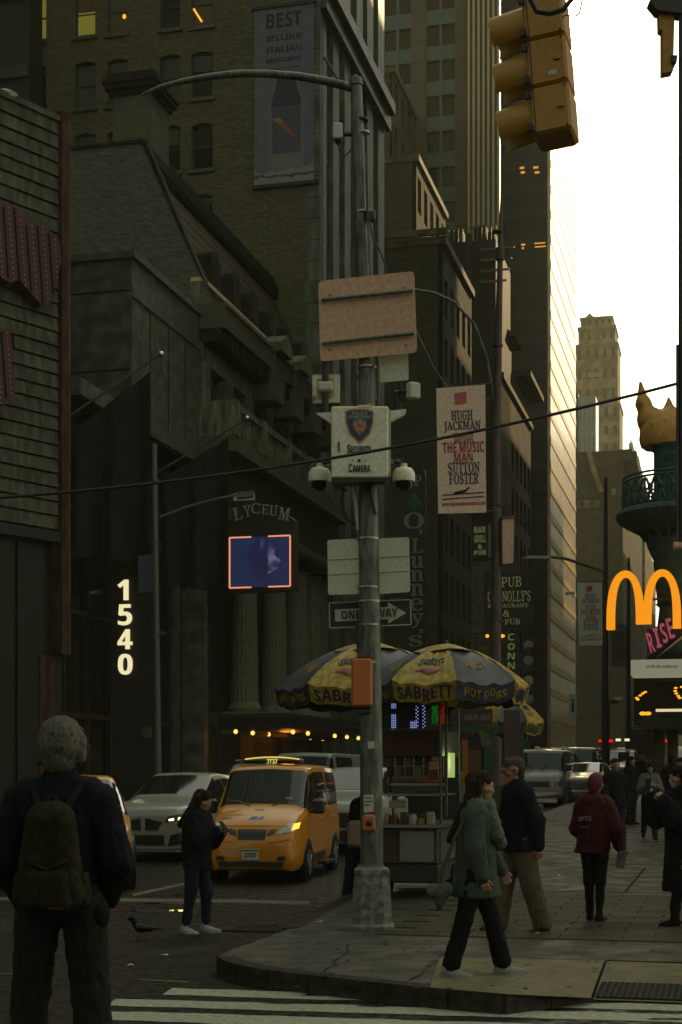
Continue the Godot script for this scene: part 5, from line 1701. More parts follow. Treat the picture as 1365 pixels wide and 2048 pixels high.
	for q in [[1274, 1396], [1281, 1391], [1286, 1387], [1291, 1384], [1276, 1399], [1352, 1376], [1351, 1382], [1353, 1387], [1357, 1392], [1360, 1396], [1364, 1374]]:
		bl.ball(hit(mq, q[0], q[1], -1), Vector3(0.055, 0.03, 0.04), 8, 5)
	part(mq, "bulb", bl, M.bulb_far, 60)
	for x in [1318, 1346]:
		var cp := hit(mq, x, 1480, -2.0)
		var cl := MB.new()
		cl.lathe([[0.16, 0.0], [0.16, p0.y]], 12, Transform3D(Basis(), Vector3(cp.x, 0, -2)))
		part(mq, "column", cl, M.tan_stone, 40)
	slab(mq, "sign_wall", M.far_dark, Vector3(hit(mq, 1294, 1300, 2.0).x, hit(mq, 1294, 1360, 2.0).y, 1.2), Vector3(p1.x, hit(mq, 1294, 1258, 2.0).y, 2.0))
	slab(mq, "upper_wall", M.far_brown, Vector3(hit(mq, 1268, 1360, -8).x, p1.y, -9), Vector3(p1.x, hit(mq, 1268, 1352, -8).y, -8))

# ---------- street furniture ----------
func plate(o: Node3D, called: String, mat: Material, corners: Array, z: float, thick := 0.006, r := 0.0) -> MeshInstance3D:
	# a sheet whose corners (photograph pixels, going round) lie on the thing's plane z
	var poly := PackedVector2Array()
	for q in corners:
		var w := hit(o, q[0], q[1], z)
		poly.append(Vector2(w.x, w.y))
	if r > 0.0:      # rounded corners
		var out := PackedVector2Array()
		for i in poly.size():
			var p := poly[i]
			var a := p + (poly[(i - 1 + poly.size()) % poly.size()] - p).normalized() * r
			var b := p + (poly[(i + 1) % poly.size()] - p).normalized() * r
			for k in 5:
				var t := k / 4.0
				out.append(a.lerp(p, t).lerp(p.lerp(b, t), t))
		poly = out
	var mb := MB.new()
	mb.prism(poly, thick, Transform3D(Basis(), Vector3(0, 0, z - thick)))
	return part(o, called, mb, mat)

func bar(o: Node3D, called: String, mat: Material, pts: Array, rad, sides := 8) -> MeshInstance3D:
	var mb := MB.new()
	mb.tube(pts, rad, sides)
	return part(o, called, mb, mat, 50)

func words(o: Node3D, s: String, mat: Material, x0: float, y0: float, x1: float, y1: float, z: float, font := "Droid Sans", depth := 0.004, bold := true, slant := 0.0) -> void:
	var a := hit(o, x0, y1, z)
	var b := hit(o, x1, y0, z)
	lettering(o, s, mat, Transform3D(Basis(Vector3.BACK, slant), (a + b) / 2.0), b.x - a.x, b.y - a.y, depth, font, bold)

func show_banner(o: Node3D, x0: float, x1: float, y0: float, y1: float, slope: float, cloth: Material, inks: Array) -> void:
	# printed lamp pole banner; rows are given for a banner 257 rows tall and 100 wide
	plate(o, "cloth", cloth, [[x0, y0 + slope], [x1, y0], [x1 + 2, y1], [x0 + 4, y1 + slope * 0.3]], 0.0, 0.012)
	var h := (y1 - y0) / 252.0
	var w := (x1 - x0) / 98.0
	var put_at := func(s: String, c: int, u0: float, u1: float, v0: float, v1: float, font: String) -> void:
		words(o, s, inks[c], x0 + u0 * w, y0 + v0 * h + slope * 0.5, x0 + u1 * w, y0 + v1 * h + slope * 0.5, 0.006, font, 0.004, true, 0.035)
	plate(o, "emblem", inks[2], [[x0 + 36 * w, y0 + 17 * h], [x0 + 60 * w, y0 + 14 * h], [x0 + 61 * w, y0 + 36 * h], [x0 + 38 * w, y0 + 40 * h]], 0.008, 0.006)
	put_at.call("HUGH", 0, 30, 73, 47, 66, "Droid Serif")
	put_at.call("JACKMAN", 0, 16, 89, 68, 90, "Droid Serif")
	put_at.call("MEREDITH", 1, 33, 74, 91, 100, "Droid Serif")
	put_at.call("WILLSON’S", 1, 36, 74, 102, 111, "Droid Serif")
	put_at.call("THE MUSIC", 1, 13, 96, 109, 130, "Droid Sans")
	put_at.call("MAN", 1, 36, 73, 131, 148, "Droid Sans")
	put_at.call("SUTTON", 0, 24, 87, 149, 170, "Droid Serif")
	put_at.call("FOSTER", 0, 26, 85, 171, 192, "Droid Serif")
	var tr := MB.new()
	for q in [[12, 218, 96, 212, 0.012], [12, 226, 96, 220, 0.012], [36, 214, 60, 209, 0.03], [60, 208, 66, 202, 0.02]]:
		tr.tube([hit(o, x0 + q[0] * w, y0 + q[1] * h, 0.008), hit(o, x0 + q[2] * w, y0 + q[3] * h, 0.008)], q[4] * w * 0.8, 4)
	part(o, "trombone_print", tr, inks[0])
	put_at.call("MUSICMANONBROADWAY.COM", 1, 12, 98, 228, 234, "Droid Sans")

func furniture() -> void:
	main_pole()
	# second pole with its banner
	var z2 := 28.5
	var p2 := thing("banner_pole", "rusty red lamp pole rising behind the hot dog carts, with a curved arm", "lamp post", P(993, 1560, z2) * Vector3(1, 0, 1))
	var f := func(o: Node3D, px: float, py: float) -> Vector3: return hit(o, px, py, 0)
	bar(p2, "shaft", M.rust_pole, [Vector3(0, 0.1, 0), f.call(p2, 992, 1400), f.call(p2, 993, 900), f.call(p2, 999, 600), f.call(p2, 1002, 470), f.call(p2, 1004, 386)], [0.12, 0.105, 0.085, 0.06, 0.045, 0.02], 12)
	bar(p2, "arm", M.galv, [f.call(p2, 988, 800), f.call(p2, 975, 720), f.call(p2, 950, 650), f.call(p2, 910, 605), f.call(p2, 870, 586), f.call(p2, 826, 578)], [0.035, 0.033, 0.03, 0.028, 0.026, 0.024], 8)
	bar(p2, "joint", M.rust_pole, [f.call(p2, 1000, 520), f.call(p2, 1001, 498)], [0.085, 0.085], 8)
	bar(p2, "cable", M.galv, [f.call(p2, 832, 660), f.call(p2, 868, 735), f.call(p2, 893, 772), f.call(p2, 935, 800), f.call(p2, 965, 806), f.call(p2, 985, 795)], 0.012, 5)
	for y in [462, 690, 1010, 1240]: bar(p2, "strap", M.dark_metal, [f.call(p2, 996, y), f.call(p2, 996, y + 3)], 0.10, 10)
	var b2 := thing("street_banner", "large cream street banner printed in navy and red on the rusty pole", "banner", P(925, 1545, z2 - 0.1), 0.0, "theatre banners on lamp poles")
	show_banner(b2, 873.0, 971.0, 769.0, 1025.0, 8.0, M.banner_cream, [M.ink_navy, M.ink_red, M.ink_pink])
	bar(b2, "bracket", M.rust_pole, [hit(b2, 868, 778, -0.03), hit(b2, 985, 767, -0.03)], 0.018, 6)
	bar(b2, "bracket", M.rust_pole, [hit(b2, 876, 1027, -0.03), hit(b2, 988, 1022, -0.03)], 0.018, 6)
	var bx := thing("signal_case", "beige box bolted to the rusty pole, right below the cream banner", "junction box", P(1017, 1545, z2 - 0.15))
	plate(bx, "case", M.sign_back, [[1005, 1036], [1029, 1033], [1027, 1126], [1006, 1128]], 0.0, 0.2, 0.02)
	plate(bx, "side", M.dark_metal, [[1029, 1036], [1034, 1040], [1032, 1122], [1027, 1126]], -0.02, 0.15)
	plate(bx, "lid", M.tan_stone, [[1004, 1033], [1029, 1030], [1033, 1040], [1029, 1037], [1005, 1039]], 0.01, 0.2)
	# farther poles and banners
	var far := [[58.0, 1211, 955, 0.10, "distant dark lamp pole with a long arm, left of the golden arches"], [76.0, 1257, 1115, 0.11, "farthest dark lamp pole, seen through the golden arches"]]
	for q in far:
		var o := thing("lamp_pole", q[4], "lamp post", P(q[1], 1545, q[0]) * Vector3(1, 0, 1))
		bar(o, "shaft", M.black_paint, [Vector3(0, 0.1, 0), hit(o, q[1], 1300, 0), hit(o, q[1] + 1, q[2], 0)], [0.16, 0.11, 0.06], 10)
		if q[1] < 1230:
			bar(o, "arm", M.galv, [hit(o, 1211, 1145, 0), hit(o, 1170, 1130, 0), hit(o, 1130, 1117, 0), hit(o, 1100, 1114, 0)], 0.06, 6)
			plate(o, "lamp_head", M.plastic_grey, [[1044, 1116], [1060, 1111], [1102, 1112], [1102, 1117]], 0.05, 0.3)
			bar(o, "bracket", M.galv, [hit(o, 1155, 1163, 0), hit(o, 1211, 1163, 0)], 0.03, 6)
			plate(o, "lower_lamp", M.plastic_grey, [[1132, 1184], [1150, 1183], [1151, 1188], [1134, 1189]], 0.05, 0.2)
	var b3 := thing("street_banner", "smaller grey printed banner on the distant pole left of the golden arches", "banner", P(1180, 1545, 58.0), 0.0, "theatre banners on lamp poles")
	show_banner(b3, 1155.0, 1204.0, 1164.0, 1291.0, -1.0, M.banner_grey, [M.ink_navy, M.ink_red, M.ink_pink])
	var b4 := thing("street_banner", "faintest banner, half hidden behind the left leg of the golden arches", "banner", P(1238, 1545, 76.0), 0.0, "theatre banners on lamp poles")
	show_banner(b4, 1221.0, 1254.0, 1250.0, 1334.0, 0.0, mk("banner_dim", lin(0.12, 0.13, 0.115), 0.85), [M.ink_navy, M.ink_red, M.ink_pink])
	var b5 := thing("street_banner", "tiny pale vertical banner low over the far traffic", "banner", P(1146, 1545, 100.0))
	plate(b5, "cloth", M.banner_grey, [[1138, 1388], [1154, 1388], [1154, 1434], [1138, 1434]], 0.0, 0.02)
	words(b5, "i", M.ink_navy, 1143, 1398, 1149, 1424, 0.02)
	var sl := thing("hanging_lamp", "far street lamp with a dark red side, below the white fascia", "lamp", P(1240, 1545, 70.0))
	plate(sl, "head", M.box_white, [[1224, 1399], [1232, 1394], [1248, 1394], [1244, 1401]], 0.0, 0.3)
	plate(sl, "red_side", M.sign_red, [[1221, 1402], [1238, 1401], [1236, 1408], [1223, 1407]], -0.02, 0.3)  # plain dark red plate
	bar(sl, "post", M.black_paint, [hit(sl, 1218, 1560, 0), hit(sl, 1219, 1402, 0), hit(sl, 1230, 1398, 0)], 0.05, 6)
	# lamp pole on the left
	var zl := 38.0
	var pl := thing("lamp_pole", "thin grey-green lamp pole standing beside the black flags", "lamp post", P(318, 1545, zl) * Vector3(1, 0, 1))
	bar(pl, "shaft", M.pole_dim, [Vector3(0, 0, 0), hit(pl, 314, 1300, 0), hit(pl, 309, 888, 0)], [0.10, 0.075, 0.065], 10)
	bar(pl, "arm", M.pole_dim, [hit(pl, 320, 1034, 0), hit(pl, 380, 1012, 0), hit(pl, 440, 996, 0), hit(pl, 475, 990, 0)], 0.03, 6)
	plate(pl, "lamp_head", M.pole_dim, [[470, 984], [508, 981], [506, 992], [474, 996]], 0.02, 0.25)
	bar(pl, "bracket", M.pole_dim, [hit(pl, 314, 1274, 0), hit(pl, 328, 1266, 0.1)], 0.035, 6)
	for y in [960, 1090, 1270]: bar(pl, "strap", M.pole_dim, [hit(pl, 312, y, 0), hit(pl, 312, y + 3, 0)], 0.09, 10)
	plate(pl, "notice", M.street_blue, [[276, 1112], [308, 1108], [308, 1184], [278, 1186]], -0.3, 0.02)
	# cable across the street
	var wz := 13.0
	var wr := thing("cable", "black cable slung across the whole street in front of the police box", "cable", P(682, 900, wz))
	var pts := []
	for i in 25:
		var t := i / 24.0
		var px := -240.0 + 1900.0 * t
		var d := px - 30.0
		var py := 993.0 - 0.075 * d - 0.000072 * d * d
		pts.append(P(px, py, wz) - wr.position)
	bar(wr, "wire", M.wire, pts, [0.014, 0.014, 0.014, 0.014, 0.014, 0.014, 0.014, 0.014, 0.014, 0.014, 0.014, 0.014, 0.014, 0.014, 0.014, 0.014, 0.014, 0.014, 0.014, 0.014, 0.014, 0.014, 0.014, 0.014, 0.014], 6)
	# near traffic signal, seen from behind and below
	near_signal()
	# right edge: dark pole and the back of another signal
	var rp := thing("edge_pole", "dark hanging pole with an orange-brown edge along the upper right border", "lamp post", P(1366, 1545, 11.0) * Vector3(1, 0, 1))
	bar(rp, "shaft", M.black_paint, [hit(rp, 1367, 1080, 0), hit(rp, 1367, 0, 0), hit(rp, 1367, -260, 0)], [0.036, 0.034, 0.034], 12)
	bar(rp, "bracket", M.sign_back, [hit(rp, 1348, 1092, 0), hit(rp, 1420, 1092, 0)], 0.03, 8)
	bar(rp, "orange_strip", M.rust_pole, [hit(rp, 1356, 1080, 0.02), hit(rp, 1355, 760, 0.02), hit(rp, 1355, 690, 0.02)], 0.010, 6)  # thin orange-brown strip along the pole edge
	bar(rp, "arm", M.black_paint, [hit(rp, 1366, -20, 0), hit(rp, 1320, -14, 0), hit(rp, 1240, -36, 0)], [0.07, 0.06, 0.05], 10)
	var sg := thing("small_signal", "narrow amber-edged signal hanging in the top right corner", "traffic light", P(1336, 1545, 11.0))
	plate(sg, "case", M.signal_yellow, [[1319, 20], [1350, 20], [1347, 142], [1326, 146], [1326, 60], [1320, 58]], 0.0, 0.09, 0.006)
	plate(sg, "hanger", M.black_paint, [[1300, 0], [1366, -8], [1366, 26], [1316, 20]], 0.04, 0.12)
	plate(sg, "visor", M.black_paint, [[1344, 110], [1356, 110], [1354, 124], [1345, 123]], 0.03, 0.1)

func near_signal() -> void:
	var z := 11.5
	var o := thing("traffic_signal", "big yellow three-lens traffic signal seen from behind, hanging at the top", "traffic light", P(1086, 145, z), -0.32)
	# built upright, then leaned so as to hang as in the photograph
	var lean := Node3D.new()
	lean.name = "head"
	o.add_child(lean)
	lean.rotation = Vector3(0.0, 0, 0.075)
	var H := 1.07
	var body := MB.new()
	for k in 3:
		body.bev(Vector3(0.06, (k - 1) * 0.357, 0), Vector3(0.30, 0.352, 0.36), 0.02)
	part(lean, "housing", body, M.signal_yellow, 30)
	for k in 3:
		var y := (k - 1) * 0.357
		var vis := MB.new()
		var rows := []
		for i in 2:
			var r := PackedVector3Array()
			for j in 15:
				var t := lerpf(-0.75, PI + 0.75, j / 14.0)
				r.append(Vector3(-0.09 - i * (0.27 if j in range(3, 12) else 0.25), y + sin(t) * 0.155 - i * 0.03, cos(t) * 0.155))
			rows.append(r)
		vis.grid(rows)
		var rows2 := []
		for r: PackedVector3Array in rows:
			var q := PackedVector3Array()
			for p in r: q.append(Vector3(p.x, y + (p.y - y) * 0.97, p.z * 0.97))
			rows2.append(q)
		vis.grid(rows2)
		var v := part(lean, "visor", vis, M.signal_yellow, 60)
		var ln := MB.new()
		ln.ball(Vector3(-0.092, y, 0), Vector3(0.03, 0.145, 0.145), 14, 8)
		part(lean, "lens", ln, mk("lens_green", lin(0.01, 0.10, 0.07), 0.2) if k == 0 else M.visor_inside, 60)
	var hb := MB.new()
	hb.box(Vector3(0.06, 0.60, 0), Vector3(0.10, 0.16, 0.10))
	hb.tube([Vector3(0.06, 0.64, 0), Vector3(0.06, 1.2, 0.0)], 0.035, 8)
	part(lean, "hanger", hb, M.black_paint, 50)
	for k in 3:
		var y := (k - 1) * 0.357
		for q in [[-0.06, 0.15], [0.18, 0.15], [-0.06, -0.15], [0.18, -0.15]]:
			var bt := MB.new()
			bt.ball(Vector3(q[0], y + q[1], 0.182), Vector3(0.009, 0.009, 0.006), 6, 4)
			part(lean, "bolt", bt, M.dark_metal, 60)
		var lt := MB.new()
		lt.bev(Vector3(0.14, y, 0.186), Vector3(0.05, 0.03, 0.016), 0.005)
		part(lean, "latch", lt, M.signal_yellow)
		var sm := MB.new()
		sm.box(Vector3(-0.055, y, 0.1815), Vector3(0.008, 0.33, 0.004))
		part(lean, "door_seam", sm, M.visor_inside)
	var stk := MB.new()
	stk.box(Vector3(0.10, -0.10, 0.1825), Vector3(0.06, 0.035, 0.003))
	part(lean, "sticker", stk, M.plastic_grey)
	for s in [-1, 1]:
		for k in 3: 
			var hg := MB.new()
			hg.box(Vector3(-0.095, (k - 1) * 0.357 + s * 0.12, 0.19), Vector3(0.04, 0.05, 0.03))
			part(lean, "hinge", hg, M.dark_metal)
	var w := thing("signal_cable", "looped black cables over the top of the yellow traffic signal", "cable", P(1075, 10, z - 0.4))
	for q in [[1060, -5, 1100, 27, 1146, -5, 0.02], [1125, 36, 1150, 34, 1166, -5, 0.005]]:
		bar(w, "loop", M.wire, [hit(w, q[0], q[1], 0), hit(w, lerpf(q[0], q[2], 0.5) - 6, q[3] - 4.0, 0), hit(w, q[2], q[3], 0), hit(w, lerpf(q[2], q[4], 0.6), q[3] - 8, 0), hit(w, q[4], q[5], 0)], q[6], 6)

func main_pole() -> void:
	var z := 15.7
	var base := P(744, 1545, z) * Vector3(1, 0, 1)
	var o := thing("signal_pole", "tall grey street pole with cast base, signs and a long curved arm", "lamp post", base + Vector3.UP * 0.15)
	var h := func(px: float, py: float, dz := 0.0) -> Vector3: return hit(o, px, py, dz)
	var sh := MB.new()
	sh.tube([h.call(744, 1752), h.call(743, 1500), h.call(738, 1100), h.call(732, 660), h.call(722, 420), h.call(716, 250), h.call(713, 165)], [0.118, 0.116, 0.105, 0.075, 0.066, 0.062, 0.058], 20)
	part(o, "shaft", sh, M.galv, 50)
	# cast base, eight-sided and flared
	var s := z / F
	var bm := MB.new()
	var prof := [[0.232, 1858], [0.232, 1850], [0.206, 1845], [0.200, 1815], [0.187, 1772], [0.178, 1752], [0.182, 1745], [0.176, 1738], [0.125, 1733], [0.120, 1728]]
	var rings := []
	for q in prof:
		var ring := PackedVector3Array()
		var r: float = q[0]
		var cut := r * 0.42
		for w in [[-r + cut, -r], [r - cut, -r], [r, -r + cut], [r, r - cut], [r - cut, r], [-r + cut, r], [-r, r - cut], [-r, -r + cut]]:
			ring.append(Vector3(w[0], h.call(744, q[1]).y, w[1]))
		rings.append(ring)
	bm.grid(rings, true)
	bm.fan(rings[0], true)
	var bs := part(o, "base", bm, M.galv_base)
	slab(bs, "access_door", M.galv_base, Vector3(-0.10, 0.12, 0.185), Vector3(0.10, 0.36, 0.208))
	for x in [-0.17, 0.17]:
		var bt := MB.new()
		bt.bev(Vector3(x * 0.8, 0.595, 0.15), Vector3(0.06, 0.05, 0.05), 0.01)
		part(bs, "bolt", bt, M.galv_base)
	bar(o, "collar", M.galv, [h.call(713, 172), h.call(712, 158)], [0.075, 0.07], 14)
	bar(o, "cap", M.dark_metal, [h.call(712, 158), h.call(712, 150)], [0.05, 0.02], 12)
	bar(o, "arm", M.galv, [h.call(706, 176), h.call(660, 164), h.call(600, 153), h.call(540, 148), h.call(480, 147), h.call(420, 153), h.call(360, 164), h.call(320, 174), h.call(296, 184), h.call(282, 190)], [0.045, 0.042, 0.04, 0.038, 0.036, 0.033, 0.028, 0.021, 0.014, 0.008], 10)
	bar(o, "arm_brace", M.dark_metal, [h.call(648, 115), h.call(655, 124), h.call(680, 166)], 0.014, 5)
	for q in [[725, 240], [727, 266], [726, 425], [729, 580], [731, 668], [735, 735], [737, 1078], [738, 1175], [739, 1203], [739, 1250], [740, 1325]]:
		var c: Vector3 = h.call(q[0] - 1, q[1])
		bar(o, "strap", M.steel_strap if q[1] > 250 else M.dark_metal, [c - Vector3.UP * 0.009, c + Vector3.UP * 0.009], 0.070 + 0.047 * clampf((q[1] - 240) / 800.0, 0, 1), 16)
	bar(o, "conduit", M.galv, [h.call(731, 310, 0.06), h.call(735, 420, 0.07), h.call(744, 640, 0.08), h.call(752, 800, 0.09)], 0.012, 6)
	bar(o, "warm_lit_edge", M.rust_pole, [h.call(705, 175, 0.02), h.call(708, 420, 0.03), h.call(718, 660, 0.03), h.call(722, 730, 0.03)], 0.014, 6)  # strip painted in for warm light reflected on the pole edge
	bar(o, "cable", M.wire, [h.call(733, 270, 0.05), h.call(736, 430, 0.09), h.call(748, 480, 0.1), h.call(760, 500, 0.1), h.call(775, 540, 0.1)], 0.009, 5)
	bar(o, "cable", M.wire, [h.call(712, 430, 0.08), h.call(703, 500, 0.1), h.call(706, 560, 0.1), h.call(716, 590, 0.12), h.call(702, 640, 0.12), h.call(696, 680, 0.12), h.call(708, 730, 0.11), h.call(716, 760, 0.1)], 0.009, 5)
	bar(o, "cable", M.wire, [h.call(690, 960, 0.05), h.call(684, 1000, 0.05), h.call(690, 1035, 0.06), h.call(712, 1050, 0.08)], 0.012, 5)
	bar(o, "cable", M.wire, [h.call(738, 960, 0.12), h.call(745, 1000, 0.12), h.call(752, 1030, 0.11)], 0.016, 5)
	var cl := MB.new()
	cl.bev(h.call(743, 433, 0.02), Vector3(0.09, 0.11, 0.1), 0.015)
	part(o, "clamp", cl, M.black_paint)
	# things fixed to it, each its own
	var at := func(called: String, label: String, cat: String, px: float, py: float, dz := 0.0) -> Node3D: return thing(called, label, cat, P(px, py, z + dz))
	var b := at.call("camera_unit", "small white camera housing bracketed to the pole top, left side", "camera", 676, 265)
	var mb := MB.new()
	mb.bev(Vector3.ZERO, Vector3(0.105, 0.165, 0.12), 0.012)
	part(b, "housing", mb, M.plastic_grey)
	bar(b, "bracket", M.dark_metal, [Vector3(0.04, -0.02, 0), Vector3(0.2, -0.02, 0)], 0.022, 6)
	bar(b, "cable", M.wire, [Vector3(0.0, -0.08, 0), Vector3(0.02, -0.2, 0), Vector3(0.07, -0.25, 0), Vector3(0.14, -0.18, 0.02)], 0.008, 5)
	bar(b, "lower_cap", M.dark_metal, [Vector3(0, -0.075, 0), Vector3(0, -0.12, 0)], [0.045, 0.02], 8)
	b = at.call("road_sign", "back of a big pinkish road sign with two rails, high on the pole", "sign", 735, 635)
	plate(b, "panel", M.sign_back, [[637, 562], [829, 542], [835, 705], [641, 723]], 0.13, 0.006, 0.05)  # pinkish reflected light is put into the panel colour
	for q in [[643, 600, 826, 581], [645, 687, 828, 667]]:
		var rl := MB.new()
		rl.tube([hit(b, q[0], q[1], 0.16), hit(b, q[2], q[3], 0.16)], 0.018, 6)
		part(b, "rail", rl, M.galv, 40)
	for q in [[660, 590], [810, 575], [660, 700], [812, 690]]:
		var bt := MB.new()
		bt.ball(hit(b, q[0], q[1], 0.133), Vector3(0.012, 0.012, 0.006), 6, 4)
		part(b, "bolt", bt, M.galv, 50)
	b = at.call("blank_plate", "small square blank plate fixed right of the pole under the pink sign", "sign", 788, 735)
	plate(b, "panel", M.sign_pale, [[759, 708], [817, 704], [818, 760], [761, 765]], 0.03, 0.006, 0.012)
	b = at.call("antenna_panel", "square white antenna panel with a dark mount, left of the pole", "antenna", 652, 778)
	plate(b, "panel", M.box_white, [[625, 750], [681, 748], [680, 804], [626, 806]], 0.0, 0.05, 0.015)
	plate(b, "inner_plate", M.sign_back, [[634, 758], [668, 756], [668, 795], [634, 797]], 0.012, 0.01, 0.01)
	plate(b, "warning_label", M.umbrella_yellow, [[625, 792], [632, 792], [632, 802], [625, 802]], 0.006, 0.004)
	bar(b, "mount", M.dark_metal, [hit(b, 651, 712, 0.05), hit(b, 651, 835, 0.05)], 0.035, 8)
	var mm := MB.new()
	mm.bev(hit(b, 651, 774, 0.07), Vector3(0.16, 0.10, 0.09), 0.02)
	part(b, "clamp", mm, M.plastic_grey)
	b = at.call("radio_box", "small pale radio box on a dark bracket, right of the pole", "junction box", 825, 782)
	mb = MB.new()
	mb.bev(Vector3(0.01, 0, 0), Vector3(0.125, 0.165, 0.1), 0.012, Basis(Vector3.UP, 0.5))
	part(b, "case", mb, M.plastic_grey)
	bar(b, "bracket", M.dark_metal, [Vector3(-0.05, 0, -0.02), Vector3(-0.16, 0.0, -0.05), Vector3(-0.15, -0.20, -0.05)], 0.03, 6)
	bar(b, "antenna", M.dark_metal, [Vector3(-0.12, 0.09, -0.05), Vector3(-0.12, -0.28, -0.05)], 0.022, 6)
	# police camera box
	b = at.call("camera_box", "white police box lettered SECURITY CAMERA with a shield emblem", "security camera", 720, 880)
	var c0 := hit(b, 663, 955, 0.34)
	var c1 := hit(b, 777, 812, 0.34)
	var bxm := MB.new()
	bxm.bev(Vector3((c0.x + c1.x) / 2, (c0.y + c1.y) / 2, 0.22), Vector3(c1.x - c0.x, c1.y - c0.y, 0.24), 0.012)
	part(b, "case", bxm, M.box_white)
	plate(b, "door_edge", M.plastic_grey, [[774, 814], [782, 820], [782, 950], [775, 954]], 0.30, 0.1)
	plate(b, "underside", M.dark_metal, [[664, 957], [778, 953], [774, 962], [668, 966]], 0.32, 0.2)
	plate(b, "top_tab", M.box_white, [[716, 810], [742, 809], [742, 814], [716, 815]], 0.345, 0.05)
	plate(b, "wing", M.box_white, [[632, 826], [663, 824], [663, 847]], 0.24, 0.06)
	plate(b, "wing", M.box_white, [[778, 822], [813, 818], [811, 828], [779, 845]], 0.24, 0.06)
	var shield := [[691, 822], [701, 818], [719, 817], [737, 818], [748, 822], [747, 845], [740, 868], [720, 887], [700, 868], [692, 845]]
	var grow := func(k: float) -> Array:
		var out := []
		for q in shield: out.append([719.5 + (q[0] - 719.5) * k, 848 + (q[1] - 848) * k])
		return out
	plate(b, "shield_border", M.shield_orange, grow.call(1.0), 0.348, 0.006)
	plate(b, "shield_field", M.shield_blue, grow.call(0.90), 0.352, 0.006)
	plate(b, "shield_centre", M.shield_pale, [[706, 842], [720, 835], [734, 842], [733, 858], [720, 872], [707, 858]], 0.356, 0.006)
	words(b, "POLICE", M.pale_letter, 704, 823, 735, 830, 0.354)
	words(b, "DEPARTMENT", M.pale_letter, 697, 831, 743, 837, 0.354)
	for q in [[711, 851], [720, 846], [728, 851], [715, 860], [725, 860]]:
		var em := MB.new()
		em.ball(hit(b, q[0], q[1], 0.358), Vector3(0.024, 0.026, 0.004), 8, 5)
		part(b, "emblem_figure", em, M.shield_orange, 50)
	words(b, "S", M.ink, 695, 889, 701, 906, 0.350)
	words(b, "ECURITY", M.ink, 702, 892, 743, 906, 0.350)
	words(b, "C", M.ink, 698, 927, 705, 944, 0.350)
	words(b, "AMERA", M.ink, 706, 930, 741, 944, 0.350)
	for q in [[706, 921, 1.2], [719, 921, 3.2], [732, 921, 1.2]]:
		var d := MB.new()
		d.ball(hit(b, q[0], q[1], 0.349), Vector3(q[2] * s, q[2] * s, 0.004), 8, 5)
		part(b, "screw", d, M.ink, 50)
	plate(b, "latch", M.black_paint, [[676, 884], [680, 884], [680, 903], [677, 903]], 0.352, 0.008)
	plate(b, "rust_stain", M.shield_orange, [[776, 946], [781, 946], [781, 951], [776, 951]], 0.355, 0.003)
	bar(b, "stay", M.plastic_grey, [hit(b, 702, 966, 0.1), hit(b, 712, 1010, 0.05), hit(b, 716, 1060, 0.02)], 0.02, 6)
	for q in [[640, "left dome camera hanging beside the white police box"], [808, "right dome camera hanging beside the white police box"]]:
		var d := at.call("dome_camera", q[1], "security camera", q[0], 950)
		d.set_meta("group", "dome cameras beside the police box")
		var hm := MB.new()
		hm.lathe([[0.115, -0.07], [0.118, -0.02], [0.11, 0.03], [0.085, 0.065], [0.05, 0.075], [0.035, 0.085], [0.035, 0.115]], 20)
		part(d, "housing", hm, M.box_white, 40)
		var dm := MB.new()
		dm.lathe([[0.012, -0.165], [0.05, -0.152], [0.078, -0.12], [0.084, -0.07]], 18)
		part(d, "dome", dm, M.dark_glass, 60)
		bar(d, "arm", M.dark_metal, [Vector3(0, 0.11, 0), Vector3(0.1 if q[0] < 700 else -0.1, 0.14, 0)], 0.02, 6)
	b = at.call("street_sign", "blue street name plates crossing behind the police box", "sign", 720, 928, 0.25)
	plate(b, "blade", M.street_blue, [[630, 921], [700, 917], [700, 933], [631, 937]], 0.0, 0.01)
	plate(b, "blade", M.street_blue, [[740, 919], [808, 914], [809, 930], [741, 935]], 0.02, 0.01)
	words(b, "AVE", M.pale_letter, 634, 924, 661, 933, 0.005)
	words(b, "AVE", M.pale_letter, 780, 919, 802, 928, 0.026)
	b = at.call("blank_sign", "pair of blank pale sign backs flanking the pole above the arrow sign", "sign", 738, 1132)
	plate(b, "panel", M.sign_pale, [[655, 1080], [720, 1077], [720, 1188], [657, 1190]], 0.02, 0.006, 0.03)
	plate(b, "panel", M.sign_pale, [[756, 1077], [819, 1074], [821, 1184], [757, 1188]], 0.02, 0.006, 0.03)
	for q in [[1116, 0], [1146, 1]]:
		bar(b, "crossbar", M.sign_pale, [hit(b, 660, q[0] + 3, 0.025), hit(b, 716, q[0], 0.025)], 0.006, 5)
		bar(b, "crossbar", M.sign_pale, [hit(b, 760, q[0] - 2, 0.025), hit(b, 816, q[0] - 5, 0.025)], 0.006, 5)
	b = at.call("arrow_sign", "black sign with a white arrow lettered ONE WAY behind the pole", "sign", 740, 1228, 0.15)
	plate(b, "panel", M.black_paint, [[659, 1206], [821, 1199], [823, 1250], [660, 1257]], 0.0, 0.008, 0.02)
	for q in [[[659, 1205], [821, 1198], [821, 1200], [659, 1207]], [[660, 1255], [823, 1248], [823, 1250], [660, 1257]], [[658, 1206], [660, 1206], [661, 1256], [659, 1256]], [[820, 1199], [822, 1199], [824, 1249], [822, 1249]]]:
		plate(b, "border", M.sign_pale, q, 0.004, 0.004)
	plate(b, "arrow", M.sign_pale, [[670, 1219], [776, 1214], [776, 1204], [813, 1226], [777, 1247], [777, 1238], [671, 1243]], 0.005, 0.004)
	words(b, "ONE", M.black_paint, 683, 1221, 721, 1238, 0.012, "Droid Sans", 0.004, true, 0.03)
	words(b, "WAY", M.black_paint, 752, 1217, 796, 1234, 0.012, "Droid Sans", 0.004, true, 0.03)
